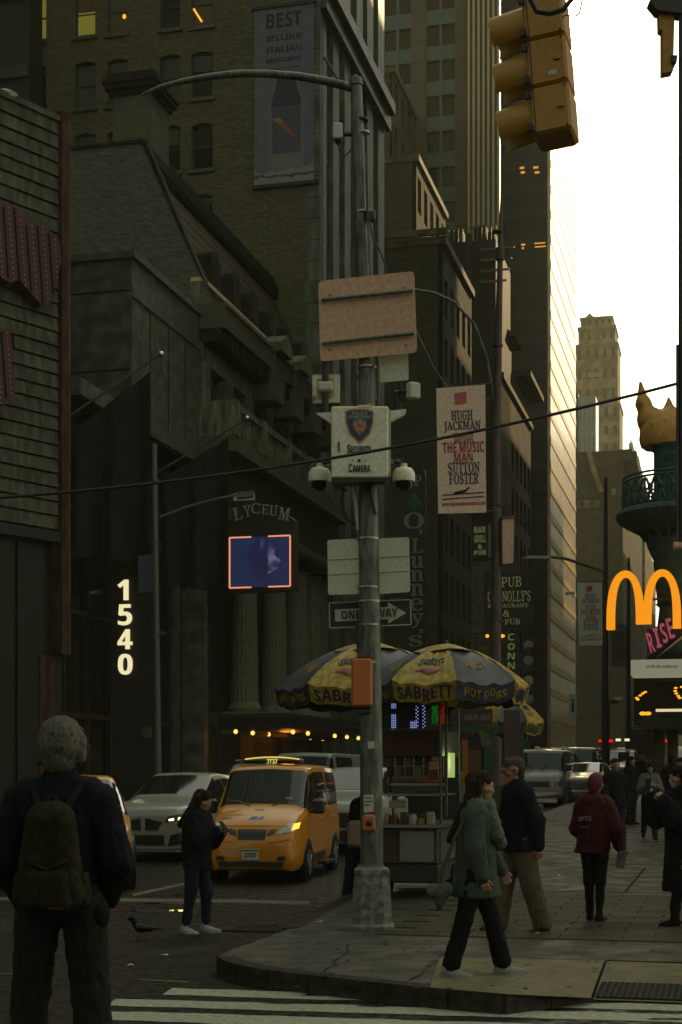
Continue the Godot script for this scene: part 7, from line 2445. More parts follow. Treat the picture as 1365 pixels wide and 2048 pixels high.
func make_taxi() -> Node3D:
	S = [[-4.35, 0.36, 1.05, 1.60, 0.74, 0.72, 0.62], [-4.25, 0.26, 1.10, 1.80, 0.84, 0.82, 0.70], [-4.0, 0.24, 1.12, 1.86, 0.862, 0.85, 0.735], [-2.5, 0.22, 1.12, 1.88, 0.865, 0.855, 0.74], [-1.65, 0.22, 1.12, 1.87, 0.865, 0.855, 0.735], [-1.35, 0.22, 1.12, 1.82, 0.865, 0.855, 0.725], [-0.68, 0.22, 1.10, 1.22, 0.865, 0.85, 0.745], [-0.60, 0.22, 1.06, 1.15, 0.862, 0.835, 0.70], [-0.30, 0.22, 0.97, 1.05, 0.85, 0.80, 0.68], [-0.08, 0.21, 0.86, 0.93, 0.82, 0.75, 0.62], [0.06, 0.21, 0.74, 0.80, 0.78, 0.70, 0.56], [0.13, 0.22, 0.60, 0.66, 0.72, 0.64, 0.50], [0.16, 0.26, 0.48, 0.54, 0.64, 0.56, 0.44]]
	var o := vehicle_at("taxi", "orange-yellow van taxi with a lit roof light, facing the crossing", "taxi", 506, 1768, 0.10)
	o.scale.x = 0.89
	part(o, "body", body_mesh(), M.taxi_paint, 48)
	windshield(o, "windshield", M.car_glass, 5.98, 5.06, 5.75, 0.008)
	for s in [-1.0, 1.0]:
		surface_patch(o, "front_side_window", M.car_glass, 4.35, 5.72, 5.15, 6.75, s, 0.006, [4.35, 5.12])
		surface_patch(o, "sliding_door_window", M.car_glass, 2.85, 4.22, 5.15, 6.75, s, 0.006)
		surface_patch(o, "rear_side_window", M.car_glass, 2.05, 2.75, 5.15, 6.75, s, 0.006)
		surface_patch(o, "sill_trim", M.car_trim, 3.0, 6.2, 1.6, 2.3, s, 0.01)
		surface_patch(o, "belt_moulding", M.taxi_paint, 2.2, 5.9, 3.6, 3.75, s, 0.015)
		front_patch(o, "headlight", M.lamp_glass, [[s * 0.42, 0.78], [s * 0.77, 0.83], [s * 0.81, 1.0], [s * 0.58, 0.92]], 0.012)
		front_patch(o, "turn_signal", M.lamp_amber if s > 0 else M.lamp_amber_dim, [[s * 0.69, 0.845], [s * 0.785, 0.87], [s * 0.80, 0.96], [s * 0.71, 0.945]], 0.02)
		front_patch(o, "grille_corner", M.car_trim, [[s * 0.27, 0.75], [s * 0.40, 0.79], [s * 0.44, 0.87], [s * 0.30, 0.85]], 0.008)
		front_patch(o, "fog_lamp", M.car_trim, [[s * 0.46, 0.37], [s * 0.62, 0.39], [s * 0.62, 0.45], [s * 0.48, 0.44]], 0.01)
		front_patch(o, "bumper_crease", M.taxi_paint, [[s * 0.30, 0.66], [s * 0.70, 0.70], [s * 0.70, 0.725], [s * 0.30, 0.685]], 0.018)
		var hd := MB.new()
		for z in [-1.9, -3.3]: hd.bev(Vector3(s * 0.875, 0.98, z), Vector3(0.03, 0.04, 0.2), 0.01)
		part(o, "door_handle", hd, M.taxi_paint)
		var st3 := MB.new()
		st3.box(Vector3(s * 0.84, 0.22, -2.6), Vector3(0.22, 0.05, 1.0))
		part(o, "side_step", st3, M.car_trim)
	front_patch(o, "grille", M.car_trim, [[-0.24, 0.70], [0.24, 0.70], [0.27, 0.86], [-0.27, 0.86]], 0.012)
	for k in 3: front_patch(o, "grille_bar", M.dark_metal, [[-0.235, 0.735 + k * 0.04], [0.235, 0.735 + k * 0.04], [0.24, 0.75 + k * 0.04], [-0.24, 0.75 + k * 0.04]], 0.02)
	front_patch(o, "lower_grille", M.car_trim, [[-0.56, 0.27], [0.56, 0.27], [0.60, 0.36], [-0.60, 0.36]], 0.01)
	front_patch(o, "bumper_lip", M.car_trim, [[-0.55, 0.23], [0.55, 0.23], [0.55, 0.25], [-0.55, 0.25]], 0.02)
	front_patch(o, "bonnet_gap", M.car_trim, [[-0.66, 0.905], [0.66, 0.905], [0.66, 0.912], [-0.66, 0.912]], 0.003, 10)
	var pz := front_z(0, 0.48) + 0.03
	var pt := MB.new()
	pt.bev(Vector3(0, 0.47, pz), Vector3(0.31, 0.17, 0.015), 0.004)
	var pl := part(o, "license_plate", pt, M.plate)
	slab(pl, "plate_band", M.plate_blue, Vector3(-0.148, 0.525, pz + 0.008), Vector3(0.148, 0.55, pz + 0.012))
	lettering(pl, "2T37", M.ink_navy, Transform3D(Basis(), Vector3(0, 0.465, pz + 0.012)), 0.2, 0.065, 0.004)
	# bonnet emblem
	var em := front_patch(o, "bonnet_emblem", M.plate_blue, [[-0.13, 1.005], [0.02, 1.005], [0.06, 1.05], [-0.06, 1.055]], 0.006)
	front_patch(em, "emblem_stroke", M.plate_blue, [[0.03, 1.0], [0.13, 1.01], [0.15, 1.055], [0.09, 1.05]], 0.007)
	front_patch(o, "bonnet_sticker", M.plate_blue, [[-0.62, 1.0], [-0.44, 1.01], [-0.46, 1.03], [-0.62, 1.02]], 0.006)
	for s in [-1.0, 1.0]:
		var wp := MB.new()
		wp.tube([Vector3(s * 0.2, 1.215, -0.66), Vector3(s * 0.45, 1.28, -0.74), Vector3(s * 0.66, 1.30, -0.78)], 0.012, 5)
		part(o, "wiper", wp, M.car_trim, 40)
	slab(o, "registration_sticker", M.plate, Vector3(0.42, 1.30, -0.815), Vector3(0.55, 1.35, -0.785))
	# roof light
	var rl := MB.new()
	rl.bev(Vector3(0, 1.945, -1.75), Vector3(1.12, 0.10, 0.30), 0.04)
	var lamp := part(o, "roof_light", rl, M.car_trim, 30)
	var tb := MB.new()
	var arc := []
	for i in 11: arc.append(Vector3(-0.52 + i * 0.104, 1.995 - 0.035 * pow((i - 5) / 5.0, 2) + 0.012, -1.61))
	tb.tube(arc, 0.013, 6)
	part(lamp, "light_strip", tb, M.taxi_roof_light, 60)
	lettering(lamp, "2T37", M.taxi_roof_light, Transform3D(Basis(), Vector3(0.0, 1.935, -1.592)), 0.20, 0.085, 0.008)
	for k in 2: words_on(o, "TAXI", Vector3(0, 1.10 - k * 0.0 + 0.75 * k, -0.56 - 0.72 * k), 0.18)
	mirrors(o, 0.86, 1.20, -0.95, M.car_trim, 1.2)
	wheels(o, 0.865, [-3.55, -0.72], 0.31)
	door_lines(o, [4.3, 2.8], 2.2, 5.0)
	return o

func words_on(o: Node3D, s: String, at: Vector3, w: float) -> void:
	lettering(o, s, M.food_brown, Transform3D(Basis(Vector3.RIGHT, -0.9), at + Vector3(0, 0.055, 0.02)), w, 0.03, 0.004)

func suv_stations(len: float, wide: float, high: float, hood: float) -> void:
	var w := wide / 2
	S = [[-len, 0.40, 0.95, 1.05, w * 0.80, w * 0.76, w * 0.66], [-len + 0.12, 0.30, 1.02, 1.16, w * 0.96, w * 0.93, w * 0.74], [-len + 0.55, 0.27, 1.05, high - 0.22, w * 0.99, w * 0.95, w * 0.66], [-len + 1.2, 0.25, 1.05, high - 0.05, w, w * 0.96, w * 0.66], [-2.6, 0.25, 1.04, high, w, w * 0.96, w * 0.68], [-2.15, 0.25, 1.04, high - 0.03, w, w * 0.96, w * 0.67], [-1.35, 0.25, 1.03, hood + 0.12, w, w * 0.96, w * 0.74], [-1.15, 0.25, 1.0, hood + 0.06, w, w * 0.95, w * 0.76], [-0.5, 0.24, 0.93, hood - 0.01, w * 0.99, w * 0.93, w * 0.76], [-0.16, 0.23, 0.84, hood - 0.08, w * 0.96, w * 0.88, w * 0.72], [-0.03, 0.22, 0.72, hood - 0.17, w * 0.90, w * 0.82, w * 0.66], [0.03, 0.24, 0.56, hood - 0.30, w * 0.82, w * 0.74, w * 0.58]]

func suv_parts(o: Node3D, paint: Material, wide: float, glass := true) -> void:
	part(o, "body", body_mesh(), paint, 48)
	windshield(o, "windshield", M.car_glass, 5.96, 5.08, 5.8, 0.008)
	for s in [-1.0, 1.0]:
		surface_patch(o, "front_window", M.car_glass, 4.45, 5.75, 5.15, 6.75, s, 0.006, [4.45, 5.15])
		surface_patch(o, "rear_window", M.car_glass, 2.5, 4.35, 5.15, 6.75, s, 0.006, [2.9, 4.35])
	if glass: mirrors(o, wide / 2 - 0.02, 1.06, -1.55, paint)
	wheels(o, wide / 2, [-3.8, -0.85], 0.37)
	door_lines(o, [4.4, 3.0])

func traffic() -> void:
	make_taxi()
	# silver coupe-roofed SUV
	suv_stations(4.9, 2.0, 1.74, 1.17)
	var x6 := vehicle_at("car", "silver sports utility car with lit headlights, left of the taxi", "car", 288, 1728, 0.0)
	suv_parts(x6, M.silver_paint, 2.0)
	for s in [-1.0, 1.0]:
		front_patch(x6, "headlight", M.car_trim, [[s * 0.44, 0.80], [s * 0.86, 0.86], [s * 0.84, 0.97], [s * 0.50, 0.92]], 0.014)
		for k in 2:
			front_patch(x6, "light_ring", M.lamp_warm if k else M.lamp_warm, [[s * (0.53 + k * 0.17), 0.83 + k * 0.015], [s * (0.62 + k * 0.17), 0.84 + k * 0.015], [s * (0.62 + k * 0.17), 0.88 + k * 0.03], [s * (0.53 + k * 0.17), 0.86 + k * 0.03]], 0.022)
		front_patch(x6, "turn_strip", M.lamp_amber_dim, [[s * 0.80, 0.93], [s * 0.88, 0.95], [s * 0.88, 0.99], [s * 0.80, 0.97]], 0.02)
		front_patch(x6, "kidney_grille", M.car_trim, [[s * 0.04, 0.66], [s * 0.30, 0.66], [s * 0.40, 0.80], [s * 0.05, 0.88]], 0.012)
		front_patch(x6, "side_intake", M.car_trim, [[s * 0.50, 0.34], [s * 0.82, 0.40], [s * 0.80, 0.62], [s * 0.56, 0.56]], 0.012)
		front_patch(x6, "grille_frame", M.chrome, [[s * 0.03, 0.64], [s * 0.31, 0.64], [s * 0.32, 0.66], [s * 0.03, 0.66]], 0.016)
		for k in 2:
			var hl := MB.new()
			hl.tube([Vector3(s * 0.3, 1.165, -1.0), Vector3(s * 0.36, 1.135, -0.5)], 0.012, 5)
			part(x6, "bonnet_crease", hl, M.silver_paint, 60)
	front_patch(x6, "lower_grille", M.car_trim, [[-0.44, 0.36], [0.44, 0.36], [0.42, 0.56], [-0.42, 0.56]], 0.012)
	front_patch(x6, "bumper_blade", M.silver_paint, [[-0.8, 0.29], [0.8, 0.29], [0.78, 0.34], [-0.78, 0.34]], 0.03)
	# orange cab at the left, mostly hidden by the man
	suv_stations(4.7, 1.86, 1.70, 1.06)
	var cab := vehicle_at("taxi", "orange cab half hidden behind the white-haired man", "taxi", 140, 1786, TH + 0.15)
	suv_parts(cab, M.taxi_paint, 1.86, false)
	front_patch(cab, "grille", M.car_trim, [[-0.4, 0.5], [0.4, 0.5], [0.45, 0.7], [-0.45, 0.7]], 0.012)
	for s in [-1.0, 1.0]: front_patch(cab, "headlight", M.lamp_glass, [[s * 0.5, 0.72], [s * 0.80, 0.76], [s * 0.80, 0.86], [s * 0.55, 0.80]], 0.014)
	# dark SUV behind the taxi
	suv_stations(5.0, 2.0, 1.86, 1.16)
	var dk := thing("car", "black sports utility car with roof rails behind the taxi", "car", far_spot(462, 35.5), -TH)
	suv_parts(dk, M.black_car, 2.0)
	for s in [-0.62, 0.62]: bar(dk, "roof_rail", M.chrome, [Vector3(s, 1.90, -2.3), Vector3(s, 1.92, -3.0), Vector3(s, 1.88, -4.0)], 0.02, 6)
	for k in 3: bar(dk, "roof_bar", M.chrome, [Vector3(-0.6, 1.91, -2.5 - k * 0.6), Vector3(0.6, 1.91, -2.5 - k * 0.6)], 0.015, 6)
	# silver SUV to the right behind the taxi
	suv_stations(4.8, 1.95, 1.78, 1.15)
	var sv := thing("car", "pale silver car half hidden by the taxi and the street pole", "car", far_spot(668, 31.0), -TH)
	suv_parts(sv, M.white_paint, 1.95)
	front_patch(sv, "grille", M.car_trim, [[-0.5, 0.55], [0.5, 0.55], [0.55, 0.85], [-0.55, 0.85]], 0.012)
	for s in [-1.0, 1.0]: front_patch(sv, "headlight", M.lamp_glass, [[s * 0.55, 0.80], [s * 0.85, 0.84], [s * 0.85, 0.95], [s * 0.6, 0.90]], 0.014)
	front_patch(sv, "bumper", M.car_trim, [[-0.8, 0.26], [0.8, 0.26], [0.8, 0.5], [-0.8, 0.5]], 0.012)
	# white van farther back
	van_stations(5.4, 2.0, 1.98)
	var wv := thing("van", "white van far back in the queue beyond the black car", "van", far_spot(596, 47.0), -TH)
	van_parts(wv, M.white_paint, 2.0)
	# old silver van, right of the carts
	van_stations(4.9, 1.95, 2.02)
	var ov := thing("van", "old silver van with a flat windshield, right of the carts", "van", far_spot(1072, 53.0), -TH)
	van_parts(ov, M.van_paint, 1.95)
	for s in [-1.0, 1.0]: front_patch(ov, "headlight", M.lamp_glass, [[s * 0.55, 0.72], [s * 0.80, 0.74], [s * 0.80, 0.90], [s * 0.55, 0.88]], 0.014)
	front_patch(ov, "grille", M.car_trim, [[-0.5, 0.70], [0.5, 0.70], [0.5, 0.90], [-0.5, 0.90]], 0.012)
	front_patch(ov, "bumper", M.chrome, [[-0.85, 0.38], [0.85, 0.38], [0.85, 0.52], [-0.85, 0.52]], 0.03)
	front_patch(ov, "red_marker", M.sign_red, [[0.80, 0.74], [0.90, 0.75], [0.90, 0.92], [0.80, 0.90]], 0.02)
	slab(ov, "windshield_divider", M.car_trim, Vector3(-0.43, 1.24, -0.72), Vector3(-0.38, 1.86, -0.30))
	# dark green car next to it
	suv_stations(4.8, 1.86, 1.55, 1.06)
	var gc := thing("car", "dark car with an orange plate and bright windshield, right of the old van", "car", far_spot(1166, 54.0), -TH)
	suv_parts(gc, M.green_car, 1.86)
	front_patch(gc, "bumper", M.chrome, [[-0.75, 0.50], [0.75, 0.50], [0.75, 0.56], [-0.75, 0.56]], 0.02)
	front_patch(gc, "license_plate", M.wood_orange, [[-0.17, 0.36], [0.17, 0.36], [0.17, 0.46], [-0.17, 0.46]], 0.03)
	for s in [-1.0, 1.0]: front_patch(gc, "headlight", M.lamp_glass, [[s * 0.5, 0.66], [s * 0.78, 0.68], [s * 0.78, 0.78], [s * 0.5, 0.76]], 0.014)
	# far queue, copies of two kinds
	var spots := [[1150, 70.0, ov, "silver van behind the old van in the far queue"], [1205, 74.0, gc, "dark car in the far queue, left of the walking man's head"], [1170, 92.0, dk, "black car far down the street beside the lamp pole"], [1222, 96.0, sv, "pale car far down the street, right lane of the queue"], [1262, 90.0, gc, "small dark car far behind the walkers at the right"], [1196, 118.0, gc, "tiny dark car at the end of the queue"], [1245, 130.0, sv, "tiny pale car near the vanishing end of the street"], [1108, 66.0, dk, "black car wedged behind the old silver van, left lane"], [1134, 82.0, sv, "pale car just right of the old van's roof in the far queue"], [1238, 72.0, dk, "black car right of the lamp pole in the far queue"]]
	for q in spots:
		var c := copy(q[2], q[3], far_spot(q[0], q[1]), -TH)
		c.set_meta("group", "cars queuing far down the street")
	# coach and tail lamps
	var b := thing("bus", "dark coach with a bright roof edge far down the street", "bus", far_spot(1287, 105.0), -TH)
	var bm := MB.new()
	bm.bev(Vector3(0, 1.75, -5), Vector3(2.5, 3.0, 10), 0.12)
	part(b, "body", bm, M.black_car)
	slab(b, "roof", M.white_paint, Vector3(-1.15, 3.26, -9.9), Vector3(1.15, 3.36, -0.05))
	slab(b, "windshield", M.car_glass, Vector3(-1.1, 1.5, 0.001), Vector3(1.1, 2.9, 0.03))
	slab(b, "bumper", M.car_trim, Vector3(-1.2, 0.35, 0.0), Vector3(1.2, 0.7, 0.1))
	for q in [-0.9, 0.9]:
		slab(b, "headlight", M.lamp_red, Vector3(q - 0.1, 0.85, 0.0), Vector3(q + 0.1, 0.95, 0.06))
	wheels(b, 1.25, [-8.0, -2.0], 0.48)
	for q in [[1198, 1482, "red", "pair of red tail lamps glowing far down the street"], [1232, 1480, "white", "white headlamp glare far down the street, left of the coach"], [1331, 1482, "red", "single red lamp glowing right of the far coach"]]:
		var t := thing("car_lamp", q[3], "lamp", P(q[0], q[1], 66.0))
		for k in (2 if q[2] != "red" or q[0] < 1300 else 1):
			slab(t, "lens", M.lamp_red if q[2] == "red" else M.tail_white, Vector3(k * 0.38, -0.05, 0), Vector3(k * 0.38 + 0.2, 0.06, 0.1))
	var rk := thing("roof_rack_car", "long dark car whose roof edge gleams behind the old van", "car", far_spot(1085, 64.0), -TH)
	suv_stations(5.2, 1.95, 2.05, 1.2)
	suv_parts(rk, M.black_car, 1.95)
	bar(rk, "roof_rail", M.chrome, [Vector3(0.6, 2.08, -2.4), Vector3(0.6, 2.1, -4.2)], 0.03, 6)
	bar(rk, "roof_rail", M.chrome, [Vector3(-0.6, 2.08, -2.4), Vector3(-0.6, 2.1, -4.2)], 0.03, 6)

func van_stations(len: float, wide: float, high: float) -> void:
	var w := wide / 2
	S = [[-len, 0.42, 1.1, high - 0.2, w * 0.92, w * 0.9, w * 0.80], [-len + 0.15, 0.34, 1.15, high - 0.02, w, w * 0.98, w * 0.86], [-2.0, 0.32, 1.18, high, w, w * 0.98, w * 0.88], [-0.85, 0.32, 1.18, high - 0.01, w, w * 0.98, w * 0.87], [-0.70, 0.32, 1.18, high - 0.08, w, w * 0.98, w * 0.86], [-0.28, 0.32, 1.17, 1.28, w, w * 0.97, w * 0.88], [-0.18, 0.32, 1.08, 1.18, w * 0.99, w * 0.95, w * 0.86], [0.06, 0.33, 0.98, 1.08, w * 0.97, w * 0.92, w * 0.84], [0.14, 0.34, 0.84, 0.94, w * 0.95, w * 0.90, w * 0.80], [0.16, 0.38, 0.64, 0.74, w * 0.92, w * 0.86, w * 0.76]]

func van_parts(o: Node3D, paint: Material, wide: float) -> void:
	part(o, "body", body_mesh(), paint, 48)
	windshield(o, "windshield", M.car_glass, 4.96, 4.08, 5.8, 0.008)
	for s in [-1.0, 1.0]:
		surface_patch(o, "side_window", M.car_glass, 3.05, 4.7, 5.15, 6.75, s, 0.006, [3.05, 4.15])
		surface_patch(o, "rear_window", M.car_glass, 1.6, 2.7, 5.15, 6.75, s, 0.006)
		var wp := MB.new()
		wp.tube([Vector3(s * 0.15, 1.30, -0.22), Vector3(s * 0.35, 1.5, -0.36)], 0.012, 4)
		part(o, "wiper", wp, M.car_trim)
	mirrors(o, wide / 2 - 0.02, 1.38, -0.45, M.car_trim, 1.2)
	wheels(o, wide / 2, [-3.6, -0.75], 0.35)
	door_lines(o, [2.9])

# ---------- people ----------
func gh(p: Vector3) -> float:      # the street climbs gently beyond the carts
	return clampf((-p.z * CS + p.x * SN - 26.0) * 0.02, 0.0, 16.0)

func person(label: String, at: Vector3, yaw: float, q: Dictionary) -> Node3D:
	var o := thing("person", label, "person", at, yaw)
	var s: float = q.get("h", 1.75) / 1.75
	var skin: Material = M[q.get("skin", "skin")]
	var wide: float = q.get("wide", 1.0)
	var lean: float = q.get("lean", 0.0)
	# legs first: [hip flexion, knee bend] left, right; the lowest foot sets the height
	var legs: Array = q.get("legs", [[0.0, 0.0], [0.0, 0.0]])
	var spread: float = q.get("spread", 0.02)
	var J := {}
	var low := 0.0
	for i in 2:
		var sd := 1.0 - 2.0 * i
		var hip := Vector3(sd * 0.09 * wide, 0, 0)
		var f: float = legs[i][0]
		var k: float = legs[i][1]
		var knee := hip + Vector3(sd * spread, -cos(f), sin(f)).normalized() * 0.43
		var ank := knee + Vector3(sd * spread * 0.7, -cos(f - k), sin(f - k)).normalized() * 0.42
		var pitch: float = legs[i][2] if legs[i].size() > 2 else minf(0.0, f - k) * 0.6
		J["hip%d" % i] = hip
		J["knee%d" % i] = knee
		J["ank%d" % i] = ank
		J["pitch%d" % i] = pitch
		low = minf(low, ank.y - 0.075)
	var up := -low
	for key in J.keys():
		if J[key] is Vector3: J[key] = (J[key] + Vector3(0, up, 0)) * s
	var pel := Vector3(0, up, 0) * s
	var td := Vector3(q.get("tilt", 0.0), cos(lean), sin(lean)).normalized()
	var fw := Vector3(0, -sin(lean), cos(lean))
	var neck := pel + td * 0.53 * s
	var hp: float = q.get("nod", 0.0) + lean * 0.5
	var hy2: float = q.get("look", 0.0)
	var hb := Basis(Vector3.UP, hy2) * Basis(Vector3.RIGHT, hp)
	var head := neck + td * 0.06 * s + hb * Vector3(0, 0.115, 0.02) * s
	for i in 2:
		var sd := 1.0 - 2.0 * i
		var sh := pel + td * 0.475 * s + Vector3(sd * 0.175 * wide * s, 0, 0)
		var arm: Array = q.get("arms", [[0.05, 0.12, 0.2, 0.0], [0.05, 0.12, 0.2, 0.0]])[i]   # forward, outward, elbow, inward turn of the forearm
		var p: float = arm[0]
		var el := sh + Vector3(sd * arm[1], -cos(p), sin(p)).normalized() * 0.29 * s
		var fd := Vector3(-sd * arm[3], -cos(p + arm[2]), sin(p + arm[2])).normalized()
		var wr := el + fd * 0.25 * s
		J["sh%d" % i] = sh
		J["el%d" % i] = el
		J["wr%d" % i] = wr
		J["fd%d" % i] = fd
	# body: torso, limbs, hands, head and face in one surface
	var flat := 1.45
	var B := [[pel + Vector3(0.06, 0, 0) * s, pel + Vector3(-0.06, 0, 0) * s, 0.11 * s, 0.11 * s], [pel, pel + td * 0.3 * s, 0.12 * s, 0.12 * s, fw, flat], [pel + td * 0.33 * s, pel + td * 0.45 * s, 0.14 * s, 0.12 * s, fw, flat], [neck - td * 0.05 * s, head, 0.055 * s, 0.052 * s]]
	for i in 2:
		B.append([J["sh%d" % i], J["el%d" % i], 0.05 * s, 0.04 * s])
		B.append([J["el%d" % i], J["wr%d" % i], 0.038 * s, 0.026 * s])
		B.append([J["hip%d" % i], J["knee%d" % i], 0.08 * s, 0.055 * s])
		B.append([J["knee%d" % i], J["ank%d" % i], 0.052 * s, 0.036 * s])
	var hs: float = s * q.get("head", 1.0)
	var at_head := func(x: float, y: float, z: float) -> Vector3: return head + hb * Vector3(x, y, z) * hs
	var Hd := [[at_head.call(0, 0.035, -0.02), at_head.call(0, 0.04, 0.015), 0.088 * hs, 0.082 * hs, hb * Vector3.RIGHT, 1.14], [at_head.call(0, -0.03, 0.045), at_head.call(0, -0.075, 0.065), 0.058 * hs, 0.034 * hs, hb * Vector3.RIGHT, 1.05], [at_head.call(0, 0.015, 0.095), at_head.call(0, -0.02, 0.118), 0.010 * hs, 0.015 * hs], [at_head.call(0, -0.045, 0.1), at_head.call(0, -0.055, 0.1), 0.016 * hs, 0.016 * hs], [at_head.call(0, 0.033, 0.085), at_head.call(0, 0.03, 0.088), 0.03 * hs, 0.028 * hs]]
	for sd in [-1.0, 1.0]:
		Hd.append([at_head.call(sd * 0.082, 0.02, 0.0), at_head.call(sd * 0.08, -0.02, 0.008), 0.018 * hs, 0.012 * hs])
		Hd.append([at_head.call(sd * 0.03, -0.005, 0.08), at_head.call(sd * 0.045, -0.01, 0.06), 0.024 * hs, 0.02 * hs])
	var fine: float = q.get("cell", 1.0)
	var F2 := [[B, 0.022 * fine, 0.03], [Hd, 0.0095 * fine, 0.018]]
	for i in 2:
		var grip: float = q.get("grip", [0.5, 0.5])[i]
		F2.append([hand_bones(J["wr%d" % i], J["fd%d" % i], Vector3(1.0 - 2.0 * i, 0, 0), grip, s * 0.92), 0.0062 * fine, 0.004])
	put(o, "body", sdf_mesh(F2), skin)
	for sd in [-1.0, 1.0]:
		var em := MB.new()
		em.ball(at_head.call(sd * 0.032, 0.018, 0.098), Vector3(0.011, 0.008, 0.008) * hs, 6, 4)
		part(o, "eye", em, M.black_paint, 60)
	# upper garment
	var tl: float = q.get("loose", 0.03)
	var hem: float = pel.y + q.get("hem", -0.08) * s
	var sw: float = q.get("flare", 0.0)
	var dn := pel + Vector3(0, q.get("hem", -0.08) - 0.04, 0) * s
	var U := [[dn, pel + td * 0.12 * s, (0.135 + sw) * s + tl, 0.125 * s + tl, fw, 1.15], [pel + td * 0.12 * s, pel + td * 0.36 * s, 0.125 * s + tl, 0.145 * s + tl, fw, q.get("flat", 1.2)], [J["sh0"].lerp(neck, 0.35) - td * 0.02, J["sh1"].lerp(neck, 0.35) - td * 0.02, 0.085 * s + tl * 0.6, 0.085 * s + tl * 0.6], [pel + td * 0.42 * s, neck + td * 0.015 * s, 0.10 * s + tl * 0.5, 0.062 * s]]
	if q.get("collar", true): U.append([neck - td * 0.02 * s, neck + td * 0.05 * s, 0.072 * s, 0.068 * s])
	var lw: float = 1.0 if wide < 1.0 else 1.12
	U[0].append(0)
	U[0] = [U[0][0] + Vector3(0.05, 0, 0) * lw, U[0][1], U[0][2], U[0][3], fw, q.get("flat", 1.2)]
	var amp: float = q.get("folds", 0.012) * 0.40
	var T2 := [[U, 0.016 * fine, 0.05, [[Vector3.DOWN, -hem]], amp, 0.062]]
	for i in 2:
		var c: float = q.get("cuff", 0.96)
		T2.append([[[J["sh%d" % i] - Vector3(0.02 - 0.04 * i, 0.01, 0), J["el%d" % i], 0.068 * s + tl * 0.5, 0.055 * s + tl * 0.6], [J["el%d" % i], J["el%d" % i].lerp(J["wr%d" % i], c), 0.055 * s + tl * 0.6, 0.042 * s + tl * 0.35]], 0.014 * fine, 0.03, [], amp, 0.07])
	if q.has("hood"): T2.append([[[neck + Vector3(-0.07, 0.0, -0.07) * s, neck + Vector3(0.07, 0.0, -0.07) * s, 0.07 * s, 0.07 * s], [neck + Vector3(0, -0.03, -0.10) * s, neck + Vector3(0, -0.12, -0.13) * s, 0.07 * s, 0.04 * s]], 0.014 * fine, 0.05, [], 0.01, 0.1])
	put(o, q.get("top_name", "jacket"), sdf_mesh(T2), M[q.top])
	# lower garment
	var ll: float = q.get("leg", 0.018)
	var fl: float = q.get("leg_flare", 0.0)
	var L := [[pel + Vector3(0.05, 0.02, 0) * s, pel + Vector3(-0.05, 0.02, 0) * s, 0.125 * s, 0.125 * s], [pel + Vector3(0, 0.02, -0.03) * s, pel + Vector3(0, 0.08, 0) * s, 0.125 * s, 0.12 * s]]
	var L2 := []
	for i in 2:
		var cut: Vector3 = J["knee%d" % i].lerp(J["ank%d" % i], q.get("leg_end", 1.0))
		L.append([J["hip%d" % i] + Vector3(0, -0.02, 0), J["knee%d" % i], q.get("thigh", 0.098) * s + ll * 0.7, 0.064 * s + ll])
		L.append([J["knee%d" % i], cut, 0.062 * s + ll, 0.046 * s + ll + fl])
	put(o, "trousers", sdf_mesh([[L, 0.016 * fine, 0.03, [[Vector3.DOWN, -0.045 * s]], amp, 0.075]]), M[q.bottom])
	# shoes
	for i in 2:
		var a: Vector3 = J["ank%d" % i]
		var fb2 := Basis(Vector3.UP, (0.15 - 0.3 * i)) * Basis(Vector3.RIGHT, -J["pitch%d" % i])
		var f := func(x: float, y: float, z: float) -> Vector3: return a + fb2 * Vector3(x, y, z) * s
		var sz: float = q.get("shoe", 1.0)
		var bones := [[f.call(0, -0.005, -0.02), f.call(0, -0.045, 0.03), 0.044 * s, 0.042 * s], [f.call(0, -0.040, -0.045), f.call(0, -0.046, 0.06), 0.034 * s * sz, 0.038 * s * sz], [f.call(0, -0.046, 0.06), f.call(0, -0.052, 0.165 * sz), 0.038 * s, 0.026 * s]]
		var sn := fb2 * Vector3.DOWN
		put(o, "shoe", sdf_mesh([[bones, 0.011 * fine, 0.02, [[sn, sn.dot(f.call(0, -0.073, 0))]]]]), M[q.shoes])
		var so := MB.new()
		var poly := PackedVector2Array()
		for k in 14:
			var t := TAU * k / 14
			poly.append(Vector2(cos(t) * (0.046 if sin(t) > 0 else 0.038), 0.06 + sin(t) * 0.135 * sz) * s)
		so.prism(poly, 0.022 * s, Transform3D(fb2 * Basis(Vector3.RIGHT, Vector3.BACK, Vector3.DOWN), f.call(0, -0.055, 0)))
		part(o, "sole", so, M[q.get("sole", q.shoes)])
	# hair or hat
	var hair: String = q.get("hair", "short")
	var hm: Material = M[q.get("hair_mat", "hair_dark")]
	var R := []
	if hair == "short" or hair == "fluffy":
		var g := 0.0 if hair == "short" else 0.012
		R = [[at_head.call(0, 0.052, -0.03), at_head.call(0, 0.066, 0.02), 0.090 * hs + g, 0.074 * hs + g, hb * Vector3.RIGHT, 1.12], [at_head.call(0, 0.0, -0.045), at_head.call(0, -0.04, -0.048), 0.074 * hs + g, 0.055 * hs + g]]
		if hair == "fluffy":
			for sd in [-1.0, 1.0]: R.append([at_head.call(sd * 0.07, 0.05, -0.02), at_head.call(sd * 0.082, -0.03, -0.03), 0.034 * hs, 0.026 * hs])
	elif hair == "long":
		R = [[at_head.call(0, 0.05, -0.03), at_head.call(0, 0.062, 0.018), 0.094 * hs, 0.08 * hs, hb * Vector3.RIGHT, 1.08]]
		var ln: float = q.get("hair_len", 0.32)
